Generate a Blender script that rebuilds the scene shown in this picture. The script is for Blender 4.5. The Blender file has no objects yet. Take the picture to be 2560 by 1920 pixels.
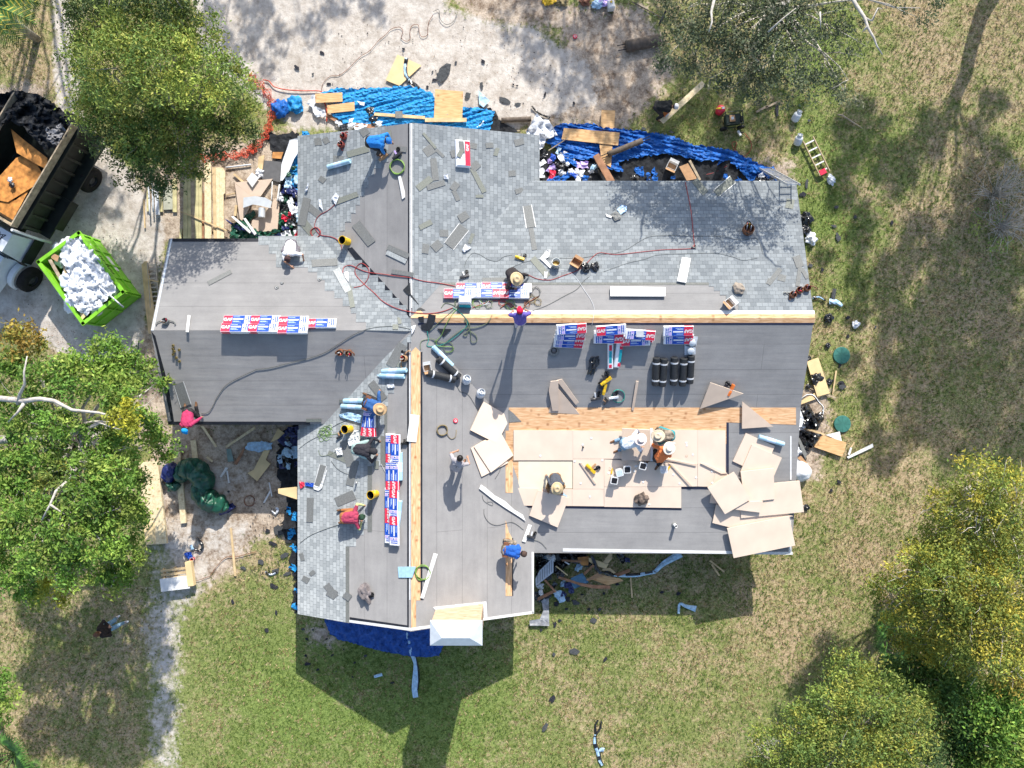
import bpy, bmesh, math, random
import numpy as np
from mathutils import Vector, Matrix, noise, geometry
R = math.radians
rnd = random.Random(7)
SC = bpy.context.scene
C = SC.collection

# ---------------- camera, world, sun, exposure ----------------
CAMH = 28.0
FPX = 1777.0
cd = bpy.data.cameras.new('camera'); cam = bpy.data.objects.new('camera', cd); C.objects.link(cam)
cam.location = (0, 0, CAMH); cam.rotation_euler = (0, 0, 0)
cd.sensor_width = 36.0; cd.lens = 36.0 * FPX / 2560.0; cd.clip_end = 2000.0; cd.clip_start = 0.5
SC.camera = cam
SUNV = Vector((-0.335, -1.36, -1.0)).normalized()      # the way the light travels
elev = math.asin(-SUNV.z); azim = math.atan2(-SUNV.x, -SUNV.y)
w = bpy.data.worlds.new("World"); SC.world = w; w.use_nodes = True
nt = w.node_tree; nt.nodes.clear()
sky = nt.nodes.new('ShaderNodeTexSky'); sky.sky_type = 'NISHITA'; sky.sun_disc = False
sky.sun_elevation = elev; sky.sun_rotation = azim; sky.air_density = 1.0; sky.dust_density = 1.5
bg = nt.nodes.new('ShaderNodeBackground'); bg.inputs[1].default_value = 0.15
wo = nt.nodes.new('ShaderNodeOutputWorld')
nt.links.new(sky.outputs[0], bg.inputs[0]); nt.links.new(bg.outputs[0], wo.inputs[0])
sd = bpy.data.lights.new('sun', 'SUN'); sun = bpy.data.objects.new('sun', sd); C.objects.link(sun)
sd.energy = 4.6; sd.angle = R(0.5); sd.color = (1.0, 0.955, 0.88)
sun.rotation_euler = SUNV.to_track_quat('-Z', 'Y').to_euler(); sun.location = (6, 25, 30)
SC.view_settings.view_transform = 'Standard'; SC.view_settings.look = 'None'
SC.view_settings.exposure = 0.60; SC.view_settings.gamma = 1.0

# ---------------- materials ----------------
def newmat(name):
    m = bpy.data.materials.new(name); m.use_nodes = True
    n = m.node_tree; n.nodes.clear()
    out = n.nodes.new('ShaderNodeOutputMaterial'); b = n.nodes.new('ShaderNodeBsdfPrincipled')
    n.links.new(b.outputs[0], out.inputs[0])
    return m, n, b
def N(n, t, **kw):
    x = n.nodes.new('ShaderNode' + t)
    for k, v in kw.items():
        if k.startswith('i_'): x.inputs[k[2:].replace('_', ' ')].default_value = v
        else: setattr(x, k, v)
    return x
def rgba(c): return (c[0], c[1], c[2], 1.0)
def mixc(n, f, a, b, bt='MIX'):
    x = n.nodes.new('ShaderNodeMix'); x.data_type = 'RGBA'; x.blend_type = bt
    for s, v in ((0, f), (6, a), (7, b)):
        if hasattr(v, 'links') or hasattr(v, 'is_linked'): n.links.new(v, x.inputs[s])
        else: x.inputs[s].default_value = v if s == 0 else rgba(v)
    return x.outputs[2]
def ramp(n, src, p0, p1, c0=(0, 0, 0), c1=(1, 1, 1)):
    r = n.nodes.new('ShaderNodeValToRGB'); r.color_ramp.elements[0].position = p0; r.color_ramp.elements[1].position = p1
    r.color_ramp.elements[0].color = rgba(c0); r.color_ramp.elements[1].color = rgba(c1)
    n.links.new(src, r.inputs[0]); return r.outputs[0]
MC = {}
def mat(name, col, rough=0.75, var=0.25, scale=6.0, spec=0.3, metal=0.0, bump=0.0, stretch=None, col2=None, trans=0.0, alpha=1.0):
    if name in MC: return MC[name]
    m, n, b = newmat(name)
    tc = N(n, 'TexCoord'); src = tc.outputs['Object']
    if stretch:
        mp = N(n, 'Mapping'); mp.inputs['Scale'].default_value = stretch; n.links.new(src, mp.inputs[0]); src = mp.outputs[0]
    nz = N(n, 'TexNoise'); nz.inputs['Scale'].default_value = scale; nz.inputs['Detail'].default_value = 6
    n.links.new(src, nz.inputs['Vector'])
    c2 = col2 if col2 else tuple(max(0, c * (1 - var)) for c in col)
    c1 = col if col2 else tuple(min(1, c * (1 + var * 0.4)) for c in col)
    o = ramp(n, nz.outputs[0], 0.35, 0.65, c2, c1)
    n.links.new(o, b.inputs['Base Color'])
    b.inputs['Roughness'].default_value = rough; b.inputs['Metallic'].default_value = metal
    b.inputs['Specular IOR Level'].default_value = spec
    if alpha < 1: b.inputs['Alpha'].default_value = alpha
    if bump:
        bp = N(n, 'Bump'); bp.inputs['Strength'].default_value = bump; bp.inputs['Distance'].default_value = 0.02
        n.links.new(nz.outputs[0], bp.inputs['Height']); n.links.new(bp.outputs[0], b.inputs['Normal'])
    MC[name] = m; return m

def m_shingle(name, ca, cb, ang=0):
    m, n, b = newmat(name)
    uv = N(n, 'UVMap'); uv.uv_map = 'UVMap'
    br = N(n, 'TexBrick'); br.offset = 0.5; br.offset_frequency = 2
    br.inputs['Scale'].default_value = 1.0; br.inputs['Brick Width'].default_value = 0.2; br.inputs['Row Height'].default_value = 0.143
    br.inputs['Mortar Size'].default_value = 0.006; br.inputs['Bias'].default_value = 0.0
    br.inputs['Color1'].default_value = rgba(ca); br.inputs['Color2'].default_value = rgba(cb); br.inputs['Mortar'].default_value = rgba(tuple(c * 0.5 for c in ca))
    nz0 = N(n, 'TexNoise'); nz0.inputs['Scale'].default_value = 1.3; nz0.inputs['Detail'].default_value = 2
    n.links.new(uv.outputs[0], br.inputs['Vector'])
    n.links.new(uv.outputs[0], nz0.inputs['Vector'])
    nz = N(n, 'TexNoise'); nz.inputs['Scale'].default_value = 60; nz.inputs['Detail'].default_value = 4
    n.links.new(uv.outputs[0], nz.inputs['Vector'])
    c = mixc(n, 0.35, br.outputs[0], ramp(n, nz.outputs[0], 0.3, 0.7, (0.12, 0.13, 0.14), (0.62, 0.65, 0.66)))
    c = mixc(n, 0.6, c, ramp(n, nz0.outputs[0], 0.3, 0.7, (0.78, 0.8, 0.82), (1, 1, 1)), 'MULTIPLY')
    n.links.new(c, b.inputs['Base Color']); b.inputs['Roughness'].default_value = 0.8; b.inputs['Specular IOR Level'].default_value = 0.25; b.inputs['Diffuse Roughness'].default_value = 1.0
    bp = N(n, 'Bump'); bp.inputs['Strength'].default_value = 0.5; bp.inputs['Distance'].default_value = 0.01
    n.links.new(br.outputs['Fac'], bp.inputs['Height']); bp.invert = True; n.links.new(bp.outputs[0], b.inputs['Normal'])
    return m
def m_felt(name, c0):
    m, n, b = newmat(name)
    uv = N(n, 'UVMap'); uv.uv_map = 'UVMap'
    br = N(n, 'TexBrick'); br.offset = 0.37
    br.inputs['Scale'].default_value = 1.0; br.inputs['Brick Width'].default_value = 13.7; br.inputs['Row Height'].default_value = 0.92
    br.inputs['Mortar Size'].default_value = 0.009; br.inputs['Mortar Smooth'].default_value = 0.3
    br.inputs['Color1'].default_value = rgba(tuple(c * 0.96 for c in c0)); br.inputs['Color2'].default_value = rgba(tuple(c * 1.04 for c in c0))
    br.inputs['Mortar'].default_value = rgba(tuple(c * 0.7 for c in c0))
    n.links.new(uv.outputs[0], br.inputs['Vector'])
    mp = N(n, 'Mapping'); mp.inputs['Scale'].default_value = (0.35, 3.2, 1); n.links.new(uv.outputs[0], mp.inputs[0])
    n1 = N(n, 'TexNoise'); n1.inputs['Scale'].default_value = 1.6; n1.inputs['Detail'].default_value = 6; n.links.new(mp.outputs[0], n1.inputs['Vector'])
    n2 = N(n, 'TexNoise'); n2.inputs['Scale'].default_value = 45; n2.inputs['Detail'].default_value = 3; n.links.new(uv.outputs[0], n2.inputs['Vector'])
    c = mixc(n, 1.0, br.outputs[0], ramp(n, n1.outputs[0], 0.25, 0.75, (0.88, 0.88, 0.885), (1, 1, 1)), 'MULTIPLY')
    c = mixc(n, 1.0, c, ramp(n, n2.outputs[0], 0.3, 0.7, (0.86, 0.86, 0.86), (1, 1, 1)), 'MULTIPLY')
    n3 = N(n, 'TexNoise'); n3.inputs['Scale'].default_value = 0.9; n3.inputs['Detail'].default_value = 9; n3.inputs['Roughness'].default_value = 0.75; n.links.new(uv.outputs[0], n3.inputs['Vector'])
    c = mixc(n, 1.0, c, ramp(n, n3.outputs[0], 0.32, 0.62, (0.8, 0.8, 0.805), (1, 1, 1)), 'MULTIPLY')
    n.links.new(c, b.inputs['Base Color']); b.inputs['Roughness'].default_value = 0.6; b.inputs['Specular IOR Level'].default_value = 0.4; b.inputs['Diffuse Roughness'].default_value = 1.0
    bp = N(n, 'Bump'); bp.inputs['Strength'].default_value = 0.35; bp.inputs['Distance'].default_value = 0.03
    n.links.new(n1.outputs[0], bp.inputs['Height']); n.links.new(bp.outputs[0], b.inputs['Normal'])
    return m
def m_ply(name, ca, cb, knot=(0.28, 0.11, 0.04), uvm=True, st=(1.2, 9, 1)):
    m, n, b = newmat(name)
    if uvm: t = N(n, 'UVMap'); t.uv_map = 'UVMap'; src = t.outputs[0]
    else: t = N(n, 'TexCoord'); src = t.outputs['Object']
    mp = N(n, 'Mapping'); mp.inputs['Scale'].default_value = st; n.links.new(src, mp.inputs[0])
    n1 = N(n, 'TexNoise'); n1.inputs['Scale'].default_value = 2.2; n1.inputs['Detail'].default_value = 8; n1.inputs['Distortion'].default_value = 0.6
    n.links.new(mp.outputs[0], n1.inputs['Vector'])
    vo = N(n, 'TexVoronoi'); vo.inputs['Scale'].default_value = 3.4; vo.inputs['Randomness'].default_value = 1.0; n.links.new(src, vo.inputs['Vector'])
    c = ramp(n, n1.outputs[0], 0.32, 0.68, ca, cb)
    c = mixc(n, ramp(n, vo.outputs['Distance'], 0.05, 0.26, (0.75,) * 3, (0,) * 3), c, knot)
    n.links.new(c, b.inputs['Base Color']); b.inputs['Roughness'].default_value = 0.75; b.inputs['Specular IOR Level'].default_value = 0.2
    return m
def m_attr(name, rough=0.6, trans=0.28, spec=0.3):
    """leaves: colour held by each leaf"""
    m, n, b = newmat(name)
    at = N(n, 'Attribute'); at.attribute_name = 'Col'
    n.links.new(at.outputs['Color'], b.inputs['Base Color'])
    b.inputs['Roughness'].default_value = rough; b.inputs['Specular IOR Level'].default_value = spec
    tr = N(n, 'BsdfTranslucent'); n.links.new(at.outputs['Color'], tr.inputs[0])
    ms = N(n, 'MixShader'); ms.inputs[0].default_value = trans
    n.links.new(b.outputs[0], ms.inputs[1]); n.links.new(tr.outputs[0], ms.inputs[2])
    n.links.new(ms.outputs[0], [x for x in n.nodes if x.type == 'OUTPUT_MATERIAL'][0].inputs[0])
    return m

M_SH = m_shingle('blue grey shingles', (0.265, 0.29, 0.30), (0.51, 0.54, 0.54))
M_FELT = m_felt('grey underlayment', (0.39, 0.38, 0.372))
M_FELT2 = m_felt('dark underlayment', (0.375, 0.37, 0.365))
M_PLY = m_ply('orange plywood', (0.52, 0.28, 0.13), (0.78, 0.52, 0.31))
M_PLYO = m_ply('loose plywood', (0.5, 0.29, 0.13), (0.72, 0.48, 0.25), uvm=False)
M_PINE = m_ply('pale pine', (0.6, 0.47, 0.28), (0.8, 0.68, 0.45), (0.4, 0.25, 0.12), uvm=False, st=(6, 6, 6))
M_CHIM = m_ply('weathered chimney boards', (0.42, 0.24, 0.13), (0.62, 0.50, 0.38), (0.4, 0.2, 0.1), uvm=False, st=(1.2, 1.2, 14))
BLACKF = mat('black flashing', (0.02, 0.022, 0.03), 0.5, 0.3)
NAVY = mat('navy edge', (0.025, 0.03, 0.06), 0.5, 0.2)
WHITE = mat('white paint', (0.72, 0.72, 0.71), 0.5, 0.08)
WHITEM = mat('pale metal', (0.62, 0.66, 0.7), 0.35, 0.08, metal=0.2, spec=0.6)

# ---------------- small geometry kit ----------------
def link(o, parent=None):
    C.objects.link(o)
    if parent is not None: o.parent = parent
    return o
class MB:
    def __init__(s): s.v = []; s.f = []; s.mi = []; s.mats = []
    def m(s, mt):
        if mt not in s.mats: s.mats.append(mt)
        return s.mats.index(mt)
    def poly(s, pts, mt):
        k = len(s.v); s.v += [tuple(p) for p in pts]; s.f.append(tuple(range(k, k + len(pts)))); s.mi.append(s.m(mt))
    def prism(s, bot, top, mt, side=None):
        n = len(bot); k = len(s.v); s.v += [tuple(p) for p in bot] + [tuple(p) for p in top]
        i = s.m(mt); j = s.m(side or mt)
        s.f.append(tuple(range(k + n - 1, k - 1, -1))); s.mi.append(j)
        s.f.append(tuple(range(k + n, k + 2 * n))); s.mi.append(i)
        for a in range(n):
            b = (a + 1) % n; s.f.append((k + a, k + b, k + n + b, k + n + a)); s.mi.append(j)
    def box(s, c, d, mt, rot=None):
        hx, hy, hz = d[0] / 2, d[1] / 2, d[2] / 2
        q = [Vector(p) for p in ((-hx, -hy, -hz), (hx, -hy, -hz), (hx, hy, -hz), (-hx, hy, -hz), (-hx, -hy, hz), (hx, -hy, hz), (hx, hy, hz), (-hx, hy, hz))]
        if rot is not None: q = [rot @ p for p in q]
        q = [p + Vector(c) for p in q]
        s.prism(q[:4], q[4:], mt)
    def tube(s, pts, rad, mt, n=8, cap=True):
        pts = [Vector(p) for p in pts]
        if not hasattr(rad, '__len__'): rad = [rad] * len(pts)
        k = len(s.v); i = s.m(mt); up = Vector((0.13, 0.21, 0.97)); prev = None
        for a, p in enumerate(pts):
            t = (pts[min(a + 1, len(pts) - 1)] - pts[max(a - 1, 0)])
            t = t.normalized() if t.length > 1e-6 else Vector((0, 0, 1))
            if prev is None:
                u = t.cross(up)
                if u.length < 1e-3: u = t.cross(Vector((1, 0, 0)))
            else: u = prev - t * prev.dot(t)
            u.normalize(); prev = u; v = t.cross(u)
            for b in range(n):
                an = 2 * math.pi * b / n
                s.v.append(tuple(p + (u * math.cos(an) + v * math.sin(an)) * rad[a]))
        for a in range(len(pts) - 1):
            for b in range(n):
                c = (b + 1) % n
                s.f.append((k + a * n + b, k + a * n + c, k + (a + 1) * n + c, k + (a + 1) * n + b)); s.mi.append(i)
        if cap:
            s.f.append(tuple(k + b for b in range(n - 1, -1, -1))); s.mi.append(i)
            e = k + (len(pts) - 1) * n; s.f.append(tuple(e + b for b in range(n))); s.mi.append(i)
    def lathe(s, prof, c, mt, n=20, axis=None):
        """prof: (radius, height) pairs round +Z, or round axis"""
        k = len(s.v); i = s.m(mt); q = Vector((0, 0, 1)).rotation_difference(Vector(axis)) if axis is not None else None
        for r, h in prof:
            for b in range(n):
                an = 2 * math.pi * b / n; p = Vector((r * math.cos(an), r * math.sin(an), h))
                if q: p = q @ p
                s.v.append(tuple(p + Vector(c)))
        for a in range(len(prof) - 1):
            for b in range(n):
                d = (b + 1) % n; s.f.append((k + a * n + b, k + a * n + d, k + (a + 1) * n + d, k + (a + 1) * n + b)); s.mi.append(i)
    def build(s, name, parent=None, smooth=False, origin=None):
        me = bpy.data.meshes.new(name)
        o0 = Vector(origin) if origin is not None else Vector((0, 0, 0))
        me.from_pydata([(v[0] - o0.x, v[1] - o0.y, v[2] - o0.z) for v in s.v], [], s.f)
        for mt in s.mats: me.materials.append(mt)
        me.polygons.foreach_set('material_index', s.mi)
        if smooth: me.polygons.foreach_set('use_smooth', [True] * len(s.f))
        me.update()
        o = bpy.data.objects.new(name, me); o.location = o0
        return link(o, parent)
def tag(o, label=None, cat=None, group=None, kind=None):
    if label: o['label'] = label
    if cat: o['category'] = cat
    if group: o['group'] = group
    if kind: o['kind'] = kind
    return o
def empty(name, loc=(0, 0, 0), rz=0):
    o = bpy.data.objects.new(name, None); o.empty_display_size = 0.2; o.location = loc; o.rotation_euler = (0, 0, rz)
    return link(o)

def Wp(px, py, z=0.0):
    k = (CAMH - z) / FPX
    return Vector(((px - 1280) * k, (960 - py) * k, z))
def q(c, r, x, y): return (c * 640 + x * 0.28933, r * 480 + y * 0.28933)

# ---------------- roof planes ----------------
XR, YW, YE = -3.43, 1.81, 2.228
FAC = {   # name: (origin on ridge line, up-slope axis in plan, slope, z of origin, plan polygon, along-eave axis)
 'west_north': dict(p=(0, YW), d=(0, 1), s=0.41, z=4.0, poly=[(-12.2, YW), (XR, YW), (XR, 5.19), (-12.25, 5.19)]),
 'west_south': dict(p=(0, YW), d=(0, -1), s=0.41, z=4.0, poly=[(-12.25, -1.43), (XR, -1.43), (XR, YW), (-12.2, YW)]),
 'wing_west': dict(p=(XR, 0), d=(-1, 0), s=0.41, z=4.0, poly=[(-7.74, -8.25), (XR, -8.36), (XR, 8.81), (-7.72, 8.92)]),
 'wing_east': dict(p=(XR, 0), d=(1, 0), s=0.405, z=4.0, poly=[(XR, -8.36), (0.78, -8.27), (0.96, 8.98), (XR, 8.81)]),
 'east_north': dict(p=(0, YE), d=(0, 1), s=0.325, z=4.0, poly=[(XR, YE), (10.2, YE), (10.18, 7.30), (XR, 7.30)]),
 'east_south': dict(p=(0, YE), d=(0, -1), s=0.367, z=4.0, poly=[(XR, -0.82), (10.2, -0.82), (10.2, YE), (XR, YE)]),
 'east_low': dict(p=(0, -0.82), d=(0, -1), s=0.14, z=4.0 - 0.367 * (YE + 0.82), poly=[(XR, -6.12), (10.18, -6.2), (10.2, -0.82), (XR, -0.82)]),
}
def fz(f, x, y):
    F = FAC[f]; return F['z'] - F['s'] * ((x - F['p'][0]) * F['d'][0] + (y - F['p'][1]) * F['d'][1])
def fnorm(f):
    F = FAC[f]; return Vector((F['s'] * F['d'][0], F['s'] * F['d'][1], 1)).normalized()
def inpoly(x, y, P):
    c = False; n = len(P); j = n - 1
    for i in range(n):
        if (P[i][1] > y) != (P[j][1] > y) and x < (P[j][0] - P[i][0]) * (y - P[i][1]) / (P[j][1] - P[i][1]) + P[i][0]: c = not c
        j = i
    return c
def onfac(f, px, py, lift=0.0):
    """where the line of sight of a photo pixel meets a roof plane"""
    F = FAC[f]; a, b = (px - 1280) / FPX, (960 - py) / FPX
    # z = z0 - s*((aD-px)*dx + (bD-py)*dy),  D = CAMH - z
    s, (dx, dy), (ox, oy) = F['s'], F['d'], F['p']
    z0 = F['z'] + lift
    D = (CAMH - z0 - s * (ox * dx + oy * dy)) / (1 - s * (a * dx + b * dy))
    return Vector((a * D, b * D, CAMH - D))
def height(x, y):
    best = 0.0; bf = None
    for f in FAC:
        if inpoly(x, y, FAC[f]['poly']):
            z = fz(f, x, y)
            if z > best: best = z; bf = f
    return best, bf
def surf(px, py, lift=0.0):
    best = None; bf = None
    for f in FAC:
        p = onfac(f, px, py)
        if inpoly(p.x, p.y, FAC[f]['poly']):
            if best is None or p.z > best.z: best = p; bf = f
    if best is None: return Wp(px, py, lift), None
    return onfac(bf, px, py, lift), bf
def facuv(f, p):
    F = FAC[f]; dx, dy = F['d']; k = math.sqrt(1 + F['s'] ** 2)
    v = -((p[0] - F['p'][0]) * dx + (p[1] - F['p'][1]) * dy) * k
    return (p[0] * abs(dy) + p[1] * abs(dx), v)
def uvfill(o, f):
    me = o.data; uvl = me.uv_layers.new(name='UVMap')
    L = o.location
    for lp in me.loops:
        v = me.vertices[lp.vertex_index].co + L
        uvl.data[lp.index].uv = facuv(f, v)

# ---------------- ground ----------------
def pdist(X, Y, P):
    """signed distance, positive inside, numpy"""
    d = np.full(X.shape, 1e9); ins = np.zeros(X.shape, bool); n = len(P)
    for i in range(n):
        x1, y1 = P[i]; x2, y2 = P[(i + 1) % n]
        ex, ey = x2 - x1, y2 - y1; L = ex * ex + ey * ey + 1e-9
        t = np.clip(((X - x1) * ex + (Y - y1) * ey) / L, 0, 1)
        d = np.minimum(d, np.hypot(X - x1 - t * ex, Y - y1 - t * ey))
        cr = ((y1 > Y) != (y2 > Y)) & (X < (x2 - x1) * (Y - y1) / (y2 - y1 + 1e-12) + x1)
        ins ^= cr
    return np.where(ins, d, -d)
def soft(X, Y, P, w): return 1 / (1 + np.exp(-pdist(X, Y, P) / w))
gx = np.concatenate([[-600, -300, -120, -60, -35], np.arange(-23, 23.01, 0.2), [35, 60, 120, 300, 600]])
gy = np.concatenate([[-600, -300, -120, -60, -30], np.arange(-17.4, 17.41, 0.2), [30, 60, 120, 300, 600]])
GX, GY = np.meshgrid(gx, gy)
PXX, PYY = GX * FPX / CAMH + 1280, 960 - GY * FPX / CAMH
SAND = [[(122, -200), (190, -200), (190, 120), (215, 300), (330, 420), (420, 560), (400, 700), (350, 860), (330, 960), (180, 900), (60, 830), (-300, 850), (-300, 520), (60, 330), (140, 300), (128, 150)],
        [(440, -300), (1080, -300), (1120, 10), (1230, 50), (1330, 60), (1480, 160), (1500, 260), (1320, 320), (1000, 330), (740, 330), (640, 260), (500, 150)]]
DIRT = [[(1060, -60), (1420, -60), (1420, 80), (1200, 70)], [(1380, 0), (1620, 0), (1700, 200), (1560, 330), (1420, 330)], [(330, 420), (760, 300), (780, 620), (420, 620), (330, 700)], [(430, 1040), (770, 1040), (770, 1330), (640, 1360), (560, 1450), (470, 1470), (420, 1400), (350, 1340), (340, 1180)],
        [(1230, 60), (1380, 100), (1560, 180), (1500, 330), (1180, 330), (1050, 280)], [(1880, 960), (2090, 960), (2060, 1210), (1900, 1200)],
        [(1330, 380), (1990, 400), (1990, 470), (1330, 470)], [(300, 800), (450, 800), (440, 1100), (330, 1150)],
        [(760, 1560), (850, 1560), (830, 1625), (770, 1620)], [(-60, 200), (120, 200), (130, 320), (-60, 330)]]
PATH = [[(385, 1370), (450, 1380), (442, 1560), (445, 1700), (455, 1960), (385, 1960), (390, 1700), (392, 1550)]]
WORN = [[(470, 1290), (620, 1280), (680, 1340), (560, 1420), (480, 1400)], [(430, 1100), (640, 1180), (600, 1300), (450, 1260)], [(360, 1130), (440, 1130), (430, 1400), (350, 1400)], [(350, 1240), (500, 1300), (560, 1420), (480, 1560), (480, 1980), (350, 1980), (345, 1500)], [(1840, 1850), (2000, 1760), (2060, 1820), (1900, 1930)]]
LUSH = [[(560, 1640), (760, 1560), (1300, 1660), (1250, 1960), (560, 1960)], [(2020, 300), (2200, 350), (2150, 620), (1990, 640)], [(1950, 20), (2120, 20), (2100, 250), (1950, 240)]]
TAN = [[(2150, 900), (2350, 1100), (2250, 1500), (1900, 1600), (1850, 1450), (2050, 1300)], [(2230, -50), (2600, -50), (2600, 1100), (2350, 900), (2200, 500)], [(0, 1500), (300, 1500), (200, 1800), (0, 1900)], [(-50, 0), (130, 0), (130, 250), (-50, 280)]]
mk = np.zeros(GX.shape + (4,))
for P in SAND: mk[..., 0] = np.maximum(mk[..., 0], soft(PXX, PYY, P, 14))
for P in PATH: mk[..., 0] = np.maximum(mk[..., 0], 0.72 * soft(PXX, PYY, P, 16))
for P in WORN: mk[..., 0] = np.maximum(mk[..., 0], 0.80 * soft(PXX, PYY, P, 36))
for P in DIRT: mk[..., 1] = np.maximum(mk[..., 1], soft(PXX, PYY, P, 22))
for P in LUSH: mk[..., 2] = np.maximum(mk[..., 2], soft(PXX, PYY, P, 60))
for P in TAN: mk[..., 3] = np.maximum(mk[..., 3], 0.55 * soft(PXX, PYY, P, 60))
nx, ny = len(gx), len(gy)
verts = np.zeros((nx * ny, 3)); verts[:, 0] = GX.ravel(); verts[:, 1] = GY.ravel()
hz = np.array([noise.noise(Vector((a * 0.5, b * 0.5, 0))) for a, b in zip(verts[:, 0], verts[:, 1])]); verts[:, 2] = -0.03 + 0.03 * hz
ids = np.arange(nx * ny).reshape(ny, nx)
faces = np.stack([ids[:-1, :-1], ids[:-1, 1:], ids[1:, 1:], ids[1:, :-1]], -1).reshape(-1, 4)
me = bpy.data.meshes.new('ground'); me.from_pydata(verts.tolist(), [], faces.tolist())
at = me.attributes.new('mask', 'FLOAT_COLOR', 'POINT'); at.data.foreach_set('color', mk.reshape(-1).astype(np.float32))
ground = link(bpy.data.objects.new('ground', me)); tag(ground, kind='structure')
def m_ground():
    m, n, b = newmat('lawn and sand')
    tc = N(n, 'TexCoord'); P = tc.outputs['Object']
    at = N(n, 'Attribute'); at.attribute_name = 'mask'; sp = N(n, 'SeparateColor'); n.links.new(at.outputs['Color'], sp.inputs[0])
    def nz(sc, det=5, rough=0.55, dist=0.0, vec=P):
        x = N(n, 'TexNoise'); x.inputs['Scale'].default_value = sc; x.inputs['Detail'].default_value = det; x.inputs['Roughness'].default_value = rough
        x.inputs['Distortion'].default_value = dist; n.links.new(vec, x.inputs['Vector']); return x.outputs[0]
    big, mid, fine, vfine = nz(0.35, 4), nz(1.7, 8, 0.65), nz(6, 6, 0.7), nz(15, 4, 0.85)
    def madd(a, ka, b_, kb, c=0.0):
        x = N(n, 'Math', operation='MULTIPLY'); n.links.new(a, x.inputs[0]); x.inputs[1].default_value = ka
        y = N(n, 'Math', operation='MULTIPLY_ADD'); n.links.new(b_, y.inputs[0]); y.inputs[1].default_value = kb; n.links.new(x.outputs[0], y.inputs[2])
        z = N(n, 'Math', operation='ADD'); n.links.new(y.outputs[0], z.inputs[0]); z.inputs[1].default_value = c; return z.outputs[0]
    green = ramp(n, vfine, 0.36, 0.62, (0.085, 0.11, 0.03), (0.30, 0.325, 0.12))
    lush = ramp(n, vfine, 0.36, 0.62, (0.065, 0.115, 0.022), (0.245, 0.32, 0.09))
    tan = ramp(n, vfine, 0.34, 0.64, (0.18, 0.13, 0.065), (0.56, 0.44, 0.28))
    g = mixc(n, sp.outputs['Blue'], green, lush)
    t = madd(mid, 0.9, fine, 1.0); t = madd(t, 1.0, big, 0.9, -0.96)
    ta = madd(t, 1.0, at.outputs['Alpha'], 0.30, 0.0)
    tb = madd(ta, 1.0, sp.outputs['Blue'], -0.16, 0.0)
    c = mixc(n, ramp(n, tb, 0.36, 0.66), g, tan)
    dirt = mixc(n, ramp(n, madd(mid, 0.6, fine, 0.4), 0.40, 0.55), ramp(n, vfine, 0.36, 0.66, (0.13, 0.09, 0.06), (0.32, 0.24, 0.175)), ramp(n, vfine, 0.3, 0.6, (0.34, 0.265, 0.20), (0.60, 0.50, 0.395)))
    df = madd(sp.outputs['Green'], 1.35, t, 0.9, -0.72)
    c = mixc(n, ramp(n, df, 0.38, 0.62), c, dirt)
    sand = ramp(n, madd(fine, 0.45, mid, 0.55), 0.36, 0.60, (0.36, 0.31, 0.26), (0.62, 0.575, 0.52))
    sp2 = ramp(n, nz(13, 3, 0.9), 0.60, 0.72, (1, 1, 1), (0.5, 0.44, 0.38))
    sand = mixc(n, 1.0, sand, sp2, 'MULTIPLY')
    sf = madd(sp.outputs['Red'], 1.5, t, 0.8, -0.80)
    c = mixc(n, ramp(n, sf, 0.30, 0.62), c, sand)
    n.links.new(c, b.inputs['Base Color']); b.inputs['Roughness'].default_value = 0.95; b.inputs['Specular IOR Level'].default_value = 0.08
    bp = N(n, 'Bump'); bp.inputs['Strength'].default_value = 0.8; bp.inputs['Distance'].default_value = 0.05
    n.links.new(madd(fine, 0.5, vfine, 0.5), bp.inputs['Height']); n.links.new(bp.outputs[0], b.inputs['Normal'])
    return m
me.materials.append(m_ground())

# ---------------- house ----------------
house = empty('house'); tag(house, 'sprawling single-storey house with cross-gabled roof being re-roofed in grey shingle and felt', 'house')
RS = {}
for f, F in FAC.items():
    top = [Vector((x, y, fz(f, x, y))) for x, y in F['poly']]
    bot = [p - Vector((0, 0, 0.14)) for p in top]
    mb = MB(); mb.prism(bot, top, M_FELT2 if f in ('east_south', 'east_low') else M_FELT, WHITE)
    o = mb.build('roof_slope', house, origin=top[0]); uvfill(o, f); RS[f] = o
def patch(f, name, P, mt, lift=0.006, side=None, uvf=None, z0=0.0, pixels=True, label=None):
    top = [onfac(f, a, b, lift) for a, b in P] if pixels else [Vector((a, b, fz(f, a, b) + lift)) for a, b in P]
    area = sum(top[i].x * top[(i + 1) % len(top)].y - top[(i + 1) % len(top)].x * top[i].y for i in range(len(top)))
    if area < 0: top.reverse()
    bot = [p - Vector((0, 0, lift - z0 - 0.001)) for p in top]
    mb = MB(); mb.prism(bot, top, mt, side)
    par = RS[f]; o = mb.build(name, None, origin=top[0])
    uvfill(o, uvf or f)
    o.parent = par; o.matrix_parent_inverse = Matrix.Translation(-par.location)
    if label: o['label'] = label
    return o
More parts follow.
